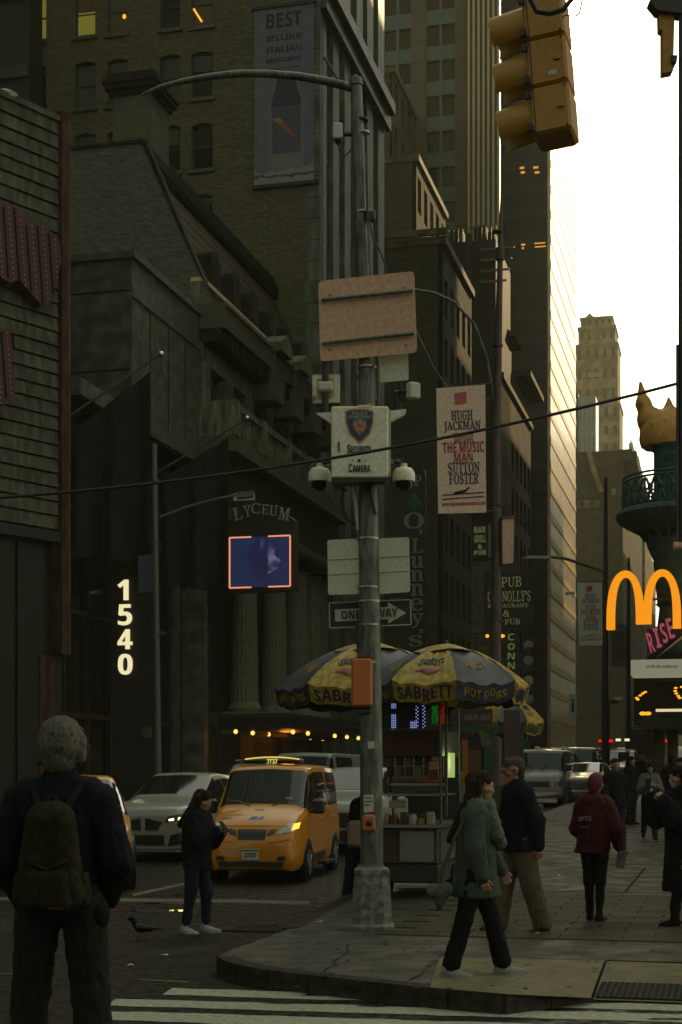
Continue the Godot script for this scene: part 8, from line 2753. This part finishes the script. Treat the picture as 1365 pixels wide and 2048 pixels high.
		for x in [-0.065, -0.03, 0.03, 0.065]:
			R.append([at_head.call(x, 0.03, -0.05), at_head.call(x * 1.15, -0.10, -0.065), 0.048 * hs, 0.045 * hs])
			R.append([at_head.call(x * 1.15, -0.10, -0.065), at_head.call(x * 1.3, -ln + 0.03 * sin(x * 90), -0.10 - ln * 0.22), 0.048 * hs, 0.024 * hs])
		for sd in [-1.0, 1.0]: R.append([at_head.call(sd * 0.078, 0.04, 0.0), at_head.call(sd * 0.085, -0.12, -0.01), 0.022 * hs, 0.026 * hs])
	if R.size():
		put(o, "hair", sdf_mesh([[R, 0.0095 * fine, 0.02, [], 0.011, 0.24]]), hm)
		var ns: int = q.get("strands", 0)
		if ns:      # loose strands over the mass
			var rr := RandomNumberGenerator.new()
			rr.seed = ns
			var sm := MB.new()
			for k in ns:
				var b2: Array = R[rr.randi() % R.size()]
				var t := rr.randf()
				var c: Vector3 = b2[0].lerp(b2[1], t)
				var rad: float = lerpf(b2[2], b2[3], t) * 0.97
				var dir := Vector3(rr.randfn(), rr.randfn() * 0.7 + 0.25, rr.randfn() - 0.5).normalized()
				if (hb.inverse() * dir).z > 0.3: continue
				var p0 := c + dir * rad
				var ln := rr.randf_range(0.02, 0.045) * s
				var tang := (Vector3.DOWN - dir * dir.dot(Vector3.DOWN) + Vector3(rr.randfn(), rr.randfn(), rr.randfn()) * 0.35).normalized()
				var p1 := p0 + (tang * 0.5 + dir * rr.randf_range(0.05, 0.28)) * ln
				sm.tube([p0, p1, p1 + (tang * 0.5 + dir * rr.randf_range(-0.12, 0.10)) * ln], [0.0022, 0.0020, 0.0006], 3, false)
			part(o, "hair_strand", sm, hm, 60).set_meta("kind", "stuff")
	if hair == "beanie":
		R = [[at_head.call(0, 0.055, -0.02), at_head.call(0, 0.075, 0.0), 0.097 * hs, 0.09 * hs, hb * Vector3.RIGHT, 1.1], [at_head.call(0, 0.0, -0.045), at_head.call(0, -0.03, -0.05), 0.078 * hs, 0.066 * hs]]
		put(o, "beanie", sdf_mesh([[R, 0.011 * fine, 0.03, [], 0.006, 0.4]]), M.cloth_beanie)
	if q.has("scarf"):
		var sc := []
		for k in 10:
			var t := TAU * k / 10
			var t2 := TAU * (k + 1) / 10
			sc.append([neck + Vector3(cos(t) * 0.085, 0.03 + 0.02 * sin(t * 2), sin(t) * 0.085 + 0.01) * s, neck + Vector3(cos(t2) * 0.085, 0.03 + 0.02 * sin(t2 * 2), sin(t2) * 0.085 + 0.01) * s, 0.05 * s, 0.05 * s])
		sc.append([neck + Vector3(0.03, 0.0, 0.11) * s, neck + Vector3(0.05, -0.30, 0.19) * s, 0.055 * s, 0.065 * s])
		sc.append([neck + Vector3(-0.05, 0.0, 0.10) * s, neck + Vector3(-0.07, -0.24, 0.18) * s, 0.05 * s, 0.06 * s])
		put(o, "scarf", sdf_mesh([[sc, 0.013, 0.03, [], 0.012, 0.22]]), M[q.scarf])
	if q.has("glasses"):
		var gm := MB.new()
		for sd in [-1.0, 1.0]:
			var ring := []
			for k in 13: ring.append(at_head.call(sd * 0.034 + cos(TAU * k / 12) * 0.026, 0.017 + sin(TAU * k / 12) * 0.018, 0.112))
			gm.tube(ring, 0.004 * hs, 5, false)
			gm.tube([at_head.call(sd * 0.06, 0.02, 0.11), at_head.call(sd * 0.088, 0.022, 0.02)], 0.004 * hs, 5)
		part(o, "glasses", gm, M.black_paint, 60)
	for i in 2:
		o.set_meta("wrist%d" % i, J["wr%d" % i] + J["fd%d" % i] * 0.09 * s)
	o.set_meta("neck", neck)
	o.set_meta("pel", pel)
	return o

func hand_bones(w: Vector3, d: Vector3, side: Vector3, grip: float, s: float) -> Array:
	# palm, four fingers of unequal length with two bends, and a thumb from the side of the palm
	var n := (side - d * side.dot(d)).normalized() * -1.0        # palm faces the body
	var x := d.cross(n).normalized()                            # across the knuckles
	if x.z < 0: x = -x                                          # thumb side forward
	var b := [[w - d * 0.01 * s, w + d * 0.045 * s, 0.024 * s, 0.03 * s, n, 1.7], [w + (d * 0.075 + x * 0.022) * s, w + (d * 0.075 - x * 0.024) * s, 0.018 * s, 0.017 * s]]
	for k in 4:
		var base := w + (d * 0.082 + x * (0.03 - 0.02 * k)) * s
		var ln: float = [0.072, 0.080, 0.074, 0.058][k] * s
		var d1 := (d * cos(grip * 0.7) + n * sin(grip * 0.7)).normalized()
		var d2 := (d * cos(grip * 1.7) + n * sin(grip * 1.7)).normalized()
		var m := base + d1 * ln * 0.5
		b.append([base, m, 0.0095 * s, 0.009 * s])
		b.append([m, m + d2 * ln * 0.5, 0.009 * s, 0.0075 * s])
	var t0 := w + (d * 0.03 + x * 0.026) * s
	var t1 := t0 + (d * 0.030 + x * 0.028 + n * 0.012) * s
	b.append([t0, t1, 0.013 * s, 0.010 * s])
	b.append([t1, t1 + (d * 0.03 + x * 0.006 + n * 0.016 * (1.0 + grip)) * s, 0.010 * s, 0.008 * s])
	return b

func held(called: String, label: String, cat: String, who: Node3D, hand: int, off: Vector3, size: Vector3, rot: Vector3, mat: Material) -> void:
	var mb := MB.new()
	mb.bev(Vector3.ZERO, size, minf(size.x, minf(size.y, size.z)) * 0.3)
	var o := part(self, called, mb, mat)
	o.position = who.transform * (who.get_meta("wrist%d" % hand) + off)
	o.rotation = who.rotation + rot
	tag(o, label, cat)

func feet(px: float, py: float, h := 0.15) -> Vector3:
	return G(px, py, h) * Vector3(1, 0, 1) + Vector3.UP * h

func people() -> void:
	# the man in front
	var old := person("white-haired man in a dark jacket seen from behind in the foreground", P(122, 1545, 7.7) * Vector3(1, 0, 1) + Vector3.UP * 0.11, PI - 0.05, {"h": 1.88, "strands": 900, "top": "cloth_navy", "bottom": "cloth_trouser", "shoes": "shoe_black", "hair": "fluffy", "hair_mat": "hair_grey", "loose": 0.040, "hem": 0.07, "folds": 0.030, "leg": 0.022, "leg_flare": 0.025, "wide": 1.14, "spread": 0.10, "thigh": 0.09, "legs": [[0.04, 0.04], [-0.03, 0.03]], "arms": [[-0.05, 0.22, 0.6, 0.25], [-0.05, 0.22, 0.7, 0.3]], "nod": 0.1, "head": 1.09})
	var sc := 1.88 / 1.75
	var bp := thing("backpack", "olive backpack with a bottom strap worn by the white-haired man", "backpack", old.position, old.rotation.y)
	var ph: float = old.get_meta("pel").y
	var bb := func(x: float, y: float, z: float) -> Vector3: return Vector3(x, ph + y, z)
	put(bp, "bag", sdf_mesh([[[[bb.call(0.085, 0.05, -0.22), bb.call(0.045, 0.40, -0.22), 0.085, 0.075], [bb.call(-0.085, 0.05, -0.22), bb.call(-0.045, 0.40, -0.22), 0.085, 0.075], [bb.call(0.03, 0.44, -0.20), bb.call(-0.03, 0.44, -0.20), 0.065, 0.065]], 0.011, 0.05, [], 0.009, 0.09]]), M.cloth_olive)
	put(bp, "front_pocket", sdf_mesh([[[[bb.call(0.075, 0.02, -0.285), bb.call(0.065, 0.14, -0.285), 0.045, 0.04], [bb.call(-0.075, 0.02, -0.285), bb.call(-0.065, 0.14, -0.285), 0.045, 0.04], [bb.call(0.0, 0.02, -0.29), bb.call(0.0, 0.14, -0.285), 0.045, 0.04]], 0.010, 0.03, [], 0.008, 0.11]]), M.cloth_olive)
	put(bp, "side_pocket", sdf_mesh([[[[bb.call(0.155, 0.02, -0.19), bb.call(0.15, 0.13, -0.19), 0.04, 0.035]], 0.011, 0.03, [], 0.007, 0.11]]), M.cloth_olive)
	put(bp, "side_pocket", sdf_mesh([[[[bb.call(-0.155, 0.02, -0.19), bb.call(-0.15, 0.13, -0.19), 0.04, 0.035]], 0.011, 0.03, [], 0.007, 0.11]]), M.cloth_olive)
	for sd in [-1.0, 1.0]:
		bar(bp, "shoulder_strap", M.cloth_navy, [bb.call(sd * 0.05, 0.44, -0.20), bb.call(sd * 0.12, 0.575, -0.09), bb.call(sd * 0.135, 0.585, 0.03), bb.call(sd * 0.14, 0.50, 0.16), bb.call(sd * 0.14, 0.30, 0.20)], 0.022, 8)
		bar(bp, "side_strap", M.cloth_olive, [bb.call(sd * 0.15, 0.23, -0.22), bb.call(sd * 0.10, 0.22, -0.295), bb.call(0, 0.18, -0.31)], 0.009, 6)
	bar(bp, "zip", M.black_paint, [bb.call(-0.11, 0.32, -0.26), bb.call(-0.05, 0.375, -0.288), bb.call(0.05, 0.375, -0.288), bb.call(0.11, 0.32, -0.26)], 0.006, 5)
	slab(bp, "orange_tag", M.bag_trim, bb.call(-0.09, -0.012, -0.335), bb.call(-0.02, -0.002, -0.32))
	bar(bp, "handle", M.cloth_olive, [bb.call(-0.035, 0.50, -0.19), bb.call(0, 0.535, -0.17), bb.call(0.035, 0.50, -0.19)], 0.009, 6)
	var pm := MB.new()
	pm.ball(Vector3.ZERO, Vector3(0.055, 0.085, 0.075), 14, 9)
	var pouch := part(self, "belt_pouch", pm, M.cloth_black, 60)
	pouch.position = old.transform * bb.call(-0.20, -0.06, -0.02)
	tag(pouch, "round black pouch on the white-haired man's right hip", "pouch")
	# woman crossing on the left
	var w1 := person("long-haired woman in black crossing the street and looking at her phone", feet(393, 1866, 0.0), 1.15, {"h": 1.56, "top": "cloth_black", "bottom": "cloth_jeans", "shoes": "shoe_white", "hair": "long", "hair_mat": "hair_brown", "loose": 0.06, "hem": -0.14, "wide": 0.92, "leg": 0.004, "leg_end": 0.84, "legs": [[0.22, 0.26], [-0.06, 0.10]], "arms": [[0.35, 0.12, 1.75, 0.55], [0.4, 0.12, 1.8, 0.5]], "nod": 0.28, "lean": 0.05, "folds": 0.025, "strands": 200, "shoe": 1.1, "hair_len": 0.36, "grip": [1.0, 1.0]})
	held("phone", "phone held by the long-haired woman in black", "phone", w1, 0, Vector3(-0.05, 0.03, 0.02), Vector3(0.075, 0.15, 0.009), Vector3(-0.7, 0, 0), M.phone)
	# somebody behind the pole
	var w2 := person("stooping person in dark jacket and jeans half hidden by the street pole", feet(708, 1810, 0.0) + Vector3(0.05, 0, 0), 0.9, {"h": 1.66, "top": "cloth_black", "bottom": "cloth_jeans", "shoes": "shoe_brown", "hair": "short", "loose": 0.05, "hem": -0.10, "lean": 0.22, "legs": [[0.2, 0.2], [-0.1, 0.1]], "arms": [[0.1, 0.1, 0.7, 0.1], [0.1, 0.1, 0.5, 0.1]], "nod": 0.3})
	var bm := MB.new()
	bm.bev(Vector3.ZERO, Vector3(0.26, 0.34, 0.12), 0.04)
	var bag := part(self, "shopping_bag", bm, M.bag_pink, 40)
	bag.position = P(716, 1668, 19.0)
	tag(bag, "pale pinkish bag carried by the person behind the pole", "bag")
	# woman in the green jumper
	var w3 := person("woman in loose green jumper, grey scarf and black trousers walking right", feet(952, 1951), 1.42, {"h": 1.62, "top": "cloth_green", "top_name": "jumper", "bottom": "cloth_black", "shoes": "shoe_grey", "sole": "shoe_white", "hair": "long", "hair_mat": "hair_brown", "loose": 0.045, "hem": -0.23, "flare": 0.06, "flat": 1.12, "wide": 0.92, "strands": 260, "leg_end": 0.90, "shoe": 1.12, "legs": [[0.30, 0.06, 0.0], [-0.22, 0.06, -0.12]], "leg": 0.006, "leg_flare": 0.022, "arms": [[0.30, 0.12, 0.22, 0.05], [0.02, 0.14, 0.25, 0.05]], "scarf": "cloth_scarf", "hair_len": 0.46, "folds": 0.022, "nod": 0.1, "collar": false, "grip": [0.6, 0.6]})
	var hb := thing("shoulder_bag", "woven shoulder bag on a long tan strap behind the woman in green", "bag", w3.position, w3.rotation.y)
	var n3: Vector3 = w3.get_meta("neck")
	var p3: Vector3 = w3.get_meta("pel")
	bar(hb, "strap", M.strap_tan, [n3 + Vector3(-0.15, -0.04, -0.05), n3 + Vector3(-0.20, -0.25, -0.16), p3 + Vector3(-0.2, 0.0, -0.25), p3 + Vector3(-0.18, -0.12, -0.27)], 0.014, 6)
	put(hb, "pouch", sdf_mesh([[[[p3 + Vector3(-0.17, -0.14, -0.22), p3 + Vector3(-0.17, -0.16, -0.32), 0.05, 0.05], [p3 + Vector3(-0.17, -0.2, -0.26), p3 + Vector3(-0.16, -0.28, -0.28), 0.045, 0.02]], 0.013, 0.04, [], 0.015, 0.2]]), M.cloth_scarf)
	# man in glasses
	person("grey-haired man in glasses, navy jacket and khaki trousers walking left", feet(1038, 1864), -1.30, {"h": 1.76, "top": "cloth_navy", "bottom": "cloth_khaki", "shoes": "shoe_brown", "hair": "short", "hair_mat": "hair_grizzled", "skin": "skin_warm", "glasses": true, "loose": 0.055, "hem": -0.10, "legs": [[-0.20, 0.10], [0.26, 0.10, 0.0]], "leg": 0.035, "leg_flare": 0.012, "arms": [[-0.35, 0.15, 0.25, 0.0], [0.1, 0.14, 0.5, 0.1]], "nod": 0.20, "lean": 0.02, "folds": 0.025, "wide": 1.05})
	# woman with the beanie
	var w4 := person("person in plum beanie and maroon jacket standing with their back turned", feet(1190, 1843), PI - 0.5, {"h": 1.56, "top": "cloth_maroon", "bottom": "cloth_black", "shoes": "shoe_black", "hair": "beanie", "loose": 0.06, "hem": -0.10, "wide": 0.98, "leg": -0.004, "legs": [[0.03, 0.02], [-0.03, 0.02]], "spread": -0.03, "arms": [[0.1, 0.18, 0.9, 0.15], [0.12, 0.26, 0.35, -0.05]], "hood": true, "folds": 0.025, "nod": 0.05})
	held("leaflet", "pale folded leaflet in the right hand of the person in maroon", "leaflet", w4, 1, Vector3(0, -0.06, 0.02), Vector3(0.10, 0.20, 0.008), Vector3(0.1, 0.2, 0.15), M.paper)
	var pr := thing("jacket_print", "worn pale print on the back of the maroon jacket", "print", w4.position, w4.rotation.y)
	var pn: Vector3 = w4.get_meta("neck")
	var ink := mk("worn_print", lin(0.19, 0.12, 0.11), 0.9)
	for q in [[-0.02, 0.0, 0.018, 0.05], [0.005, 0.03, 0.05, 0.018], [0.022, 0.0, 0.014, 0.045], [0.062, 0.004, 0.02, 0.04], [0.088, 0.02, 0.03, 0.016], [0.09, -0.004, 0.028, 0.014], [0.0, -0.075, 0.06, 0.016], [0.07, -0.07, 0.03, 0.014]]:
		slab(pr, "print_stroke", ink if q[1] > -0.05 else M.street_blue, pn + Vector3(q[0], -0.21 + q[1], -0.196), pn + Vector3(q[0] + q[2], -0.21 + q[1] + q[3], -0.17))
	# figure at the right edge
	var w5 := person("figure in a long black coat cut by the right border, holding up a phone", feet(1372, 1852), -1.35, {"h": 1.66, "top": "cloth_black", "top_name": "coat", "bottom": "cloth_black", "shoes": "shoe_black", "hair": "long", "hair_mat": "hair_dark", "loose": 0.10, "hem": -0.52, "flare": 0.08, "legs": [[0.32, 0.2], [-0.1, 0.1]], "leg": 0.0, "arms": [[0.7, 0.15, 1.9, 0.1], [0.8, 0.15, 1.95, 0.2]], "folds": 0.037, "grip": [1.2, 1.2], "lean": 0.08})
	held("phone", "phone raised by the figure in the long black coat", "phone", w5, 1, Vector3(0.03, 0.05, 0.02), Vector3(0.075, 0.15, 0.009), Vector3(-0.2, 0.4, 0), M.phone)
	# walkers farther off
	var far := func(px: float, z: float) -> Vector3:
		var p := P(px, HY, z) * Vector3(1, 0, 1)
		return p + Vector3.UP * (0.15 + gh(p))
	var w6 := person("dark-dressed man walking towards us behind the person in maroon", far.call(1230, 29.0), 0.1, {"h": 1.80, "cell": 1.5, "top": "cloth_black", "bottom": "cloth_jeans", "shoes": "shoe_black", "skin": "skin_warm", "hair": "short", "loose": 0.055, "legs": [[0.25, 0.1], [-0.25, 0.25]], "arms": [[-0.2, 0.15, 0.2, 0], [0.25, 0.15, 0.3, 0]]})
	var w7 := person("walker in a pale grey hooded top looking down at a phone", far.call(1300, 33.0), -0.1, {"h": 1.68, "cell": 1.5, "top": "cloth_greyhood", "top_name": "hooded_top", "bottom": "cloth_black", "shoes": "shoe_black", "hair": "long", "hair_mat": "hair_dark", "loose": 0.05, "wide": 0.95, "legs": [[0.25, 0.15], [-0.25, 0.45]], "arms": [[0.3, 0.2, 1.7, 0.5], [0.3, 0.2, 1.7, 0.5]], "nod": 0.3, "hood": true, "grip": [1.0, 1.0]})
	held("phone", "phone held by the walker in the grey hooded top", "phone", w7, 0, Vector3(-0.05, 0.02, 0.03), Vector3(0.075, 0.14, 0.01), Vector3(-0.8, 0, 0), M.phone)
	var w8 := person("dark-haired pedestrian in black standing far back on the right pavement", far.call(1262, 39.0), 0.6, {"h": 1.72, "cell": 1.6, "top": "cloth_black", "bottom": "cloth_black", "shoes": "shoe_black", "hair": "long", "hair_mat": "hair_dark", "loose": 0.05, "wide": 0.95})
	var spots := [[w6, 1345, 36.0, 2.8, "man in black walking away under the white fascia"], [w6, 1282, 46.0, 0.2, "small dark figure behind the grey hooded walker"], [w6, 1362, 30.0, 0.3, "dark figure at the right border above the raised phone"], [w6, 1452, 12.2, -1.5, "passer-by outside the right border, one dark shoe stepping into view"]]
	for q in spots:
		var p: Vector3 = far.call(q[1], q[2])
		copy(q[0], q[4], p, q[3])
	bird()

func bird() -> void:
	var o := thing("pigeon", "dark pigeon walking left across the asphalt", "pigeon", feet(286, 1880, 0.0), -PI / 2)
	# facing +z; body, neck, head, tail in one surface
	var B := [[Vector3(0, 0.135, 0.03), Vector3(0, 0.125, -0.06), 0.055, 0.042], [Vector3(0, 0.15, 0.06), Vector3(0, 0.215, 0.105), 0.036, 0.024], [Vector3(0, 0.222, 0.11), Vector3(0, 0.224, 0.125), 0.022, 0.02], [Vector3(0, 0.12, -0.06), Vector3(0, 0.115, -0.20), 0.03, 0.014, Vector3.UP, 1.8], [Vector3(0, 0.222, 0.135), Vector3(0, 0.214, 0.162), 0.008, 0.003]]
	put(o, "body", sdf_mesh([[B, 0.006, 0.03]]), M.feather)
	for sd in [-1.0, 1.0]:
		var W := [[Vector3(sd * 0.042, 0.148, 0.035), Vector3(sd * 0.034, 0.13, -0.13), 0.034, 0.012, Vector3.RIGHT, 2.2]]
		put(o, "wing", sdf_mesh([[W, 0.006, 0.01]]), mk("wing_feather", lin(0.026, 0.028, 0.03), 0.6))
		var lg := MB.new()
		var z: float = 0.045 * sd
		lg.tube([Vector3(sd * 0.02, 0.10, 0.0), Vector3(sd * 0.02, 0.055, z * 0.6 + 0.012), Vector3(sd * 0.02, 0.008, z)], [0.010, 0.005, 0.004], 6)
		for t in [-0.5, 0.0, 0.5, PI]: lg.tube([Vector3(sd * 0.02, 0.006, z), Vector3(sd * 0.02 + sin(t) * 0.03, 0.004, z + cos(t) * 0.03)], [0.004, 0.002], 5)
		part(o, "leg", lg, M.bird_leg, 60)
		var ey := MB.new()
		ey.ball(Vector3(sd * 0.0195, 0.228, 0.12), Vector3.ONE * 0.004, 6, 4)
		part(o, "eye", ey, M.tan_stone, 60)

# ---------- bodies: tapered capsules joined smoothly, meshed as surface nets ----------
# each field: [bones, cell, blend, cuts, fold size, fold frequency]; bone: [a, b, ra, rb, (flat axis, times)]
func sdf_mesh(fields: Array) -> ArrayMesh:
	var V := PackedVector3Array()
	var N := PackedVector3Array()
	var I := PackedInt32Array()
	for f in fields:
		net(f, V, N, I)
	var arr := []
	arr.resize(Mesh.ARRAY_MAX)
	arr[Mesh.ARRAY_VERTEX] = V
	arr[Mesh.ARRAY_NORMAL] = N
	arr[Mesh.ARRAY_INDEX] = I
	var am := ArrayMesh.new()
	if V.size(): am.add_surface_from_arrays(Mesh.PRIMITIVE_TRIANGLES, arr)
	return am

func net(f: Array, V: PackedVector3Array, N: PackedVector3Array, I: PackedInt32Array) -> void:
	var bones: Array = f[0]
	var cell: float = f[1]
	var k: float = f[2]
	var lo := Vector3.INF
	var hi := -Vector3.INF
	for b in bones:
		var r: float = maxf(b[2], b[3]) + cell * 2.0 + 0.01
		for p: Vector3 in [b[0], b[1]]:
			lo = lo.min(p - Vector3.ONE * r)
			hi = hi.max(p + Vector3.ONE * r)
	var nx := int((hi.x - lo.x) / cell) + 2
	var ny := int((hi.y - lo.y) / cell) + 2
	var nz := int((hi.z - lo.z) / cell) + 2
	var fld := PackedFloat32Array()
	fld.resize(nx * ny * nz)
	fld.fill(1e3)
	var sy := nx
	var sz := nx * ny
	for b in bones:
		var A: Vector3 = b[0]
		var B: Vector3 = b[1]
		var ra: float = b[2]
		var rb: float = b[3]
		var flat: bool = b.size() > 4
		var fd: Vector3 = b[4] if flat else Vector3.ZERO
		var fs: float = b[5] - 1.0 if flat else 0.0
		var R := maxf(ra, rb) + k + cell * 1.5
		var l := A.min(B) - Vector3.ONE * R
		var h := A.max(B) + Vector3.ONE * R
		var x0 := maxi(0, int((l.x - lo.x) / cell))
		var y0 := maxi(0, int((l.y - lo.y) / cell))
		var z0 := maxi(0, int((l.z - lo.z) / cell))
		var x1 := mini(nx - 1, int((h.x - lo.x) / cell) + 1)
		var y1 := mini(ny - 1, int((h.y - lo.y) / cell) + 1)
		var z1 := mini(nz - 1, int((h.z - lo.z) / cell) + 1)
		var ba := B - A
		var il := 1.0 / maxf(ba.length_squared(), 1e-9)
		for z in range(z0, z1 + 1):
			for y in range(y0, y1 + 1):
				var at := z * sz + y * sy
				var pa := Vector3(lo.x, lo.y + y * cell, lo.z + z * cell) - A
				for x in range(x0, x1 + 1):
					pa.x = lo.x + x * cell - A.x
					var t := clampf(pa.dot(ba) * il, 0.0, 1.0)
					var q := pa - ba * t
					if flat: q += fd * (q.dot(fd) * fs)
					var d := q.length() - (ra + (rb - ra) * t)
					var o := fld[at + x]
					var w := k - absf(d - o)
					fld[at + x] = minf(d, o) - (w * w * 0.25 / k if w > 0.0 else 0.0)
	var cuts: Array = f[3] if f.size() > 3 else []
	for c in cuts:
		var n: Vector3 = c[0]
		var d: float = c[1]
		for z in nz:
			for y in ny:
				var at := z * sz + y * sy
				var base := n.dot(Vector3(lo.x, lo.y + y * cell, lo.z + z * cell)) - d
				for x in nx:
					var v := base + n.x * x * cell
					if v > fld[at + x]: fld[at + x] = v
	var amp: float = f[4] if f.size() > 4 else 0.0
	var fq: float = f[5] * 100.0 if f.size() > 5 else 0.0
	var id := PackedInt32Array()
	id.resize(nx * ny * nz)
	id.fill(-1)
	var off := PackedInt32Array([0, 1, sy, sy + 1, sz, sz + 1, sz + sy, sz + sy + 1])
	var ea := PackedInt32Array([0, 2, 4, 6, 0, 1, 4, 5, 0, 1, 2, 3])
	var eb := PackedInt32Array([1, 3, 5, 7, 2, 3, 6, 7, 4, 5, 6, 7])
	for z in nz - 1:
		for y in ny - 1:
			for x in nx - 1:
				var at := z * sz + y * sy + x
				var v0 := fld[at]
				if v0 > cell * 2.5 or v0 < -cell * 2.5: continue
				var v1 := fld[at + 1]
				var v2 := fld[at + sy]
				var v3 := fld[at + sy + 1]
				var v4 := fld[at + sz]
				var v5 := fld[at + sz + 1]
				var v6 := fld[at + sz + sy]
				var v7 := fld[at + sz + sy + 1]
				var neg := int(v0 < 0.0) + int(v1 < 0.0) + int(v2 < 0.0) + int(v3 < 0.0) + int(v4 < 0.0) + int(v5 < 0.0) + int(v6 < 0.0) + int(v7 < 0.0)
				if neg == 0 or neg == 8: continue
				var s := Vector3.ZERO
				var cnt := 0
				for e in 12:
					var va := fld[at + off[ea[e]]]
					var vb := fld[at + off[eb[e]]]
					if (va < 0.0) == (vb < 0.0): continue
					var t := va / (va - vb)
					var ca := ea[e]
					var p := Vector3(ca & 1, (ca >> 1) & 1, ca >> 2)
					if e < 4: p.x += t
					elif e < 8: p.y += t
					else: p.z += t
					s += p
					cnt += 1
				var g := Vector3(v1 + v3 + v5 + v7 - v0 - v2 - v4 - v6, v2 + v3 + v6 + v7 - v0 - v1 - v4 - v5, v4 + v5 + v6 + v7 - v0 - v1 - v2 - v3)
				g = g.normalized()
				var pos := lo + (Vector3(x, y, z) + s / cnt) * cell
				if amp > 0.0:
					var q := pos * fq
					var w := folds.get_noise_3d(q.x * 1.6, q.y * 0.7, q.z * 1.6)
					pos += g * w * amp
					var e2 := 0.02
					var dw := Vector3(folds.get_noise_3d((pos.x + e2) * fq * 1.6, q.y * 0.7, q.z * 1.6) - w, folds.get_noise_3d(q.x * 1.6, (pos.y + e2) * fq * 0.7, q.z * 1.6) - w, folds.get_noise_3d(q.x * 1.6, q.y * 0.7, (pos.z + e2) * fq * 1.6) - w) / e2
					g = (g - (dw - g * dw.dot(g)) * amp).normalized()
				id[at] = V.size()
				V.append(pos)
				N.append(g)
	for z in range(1, nz - 1):
		for y in range(1, ny - 1):
			for x in range(1, nx - 1):
				var at := z * sz + y * sy + x
				if id[at] < 0: continue
				var a := fld[at] < 0.0
				if a != (fld[at + 1] < 0.0): face(id[at - sy - sz], id[at - sz], id[at], id[at - sy], not a, I)
				if a != (fld[at + sy] < 0.0): face(id[at - 1 - sz], id[at - 1], id[at], id[at - sz], not a, I)
				if a != (fld[at + sz] < 0.0): face(id[at - 1 - sy], id[at - sy], id[at], id[at - 1], not a, I)

func face(a: int, b: int, c: int, d: int, flip: bool, I: PackedInt32Array) -> void:
	if a < 0 or b < 0 or c < 0 or d < 0: return
	if flip:
		I.append(a); I.append(b); I.append(c); I.append(a); I.append(c); I.append(d)
	else:
		I.append(a); I.append(c); I.append(b); I.append(a); I.append(d); I.append(c)
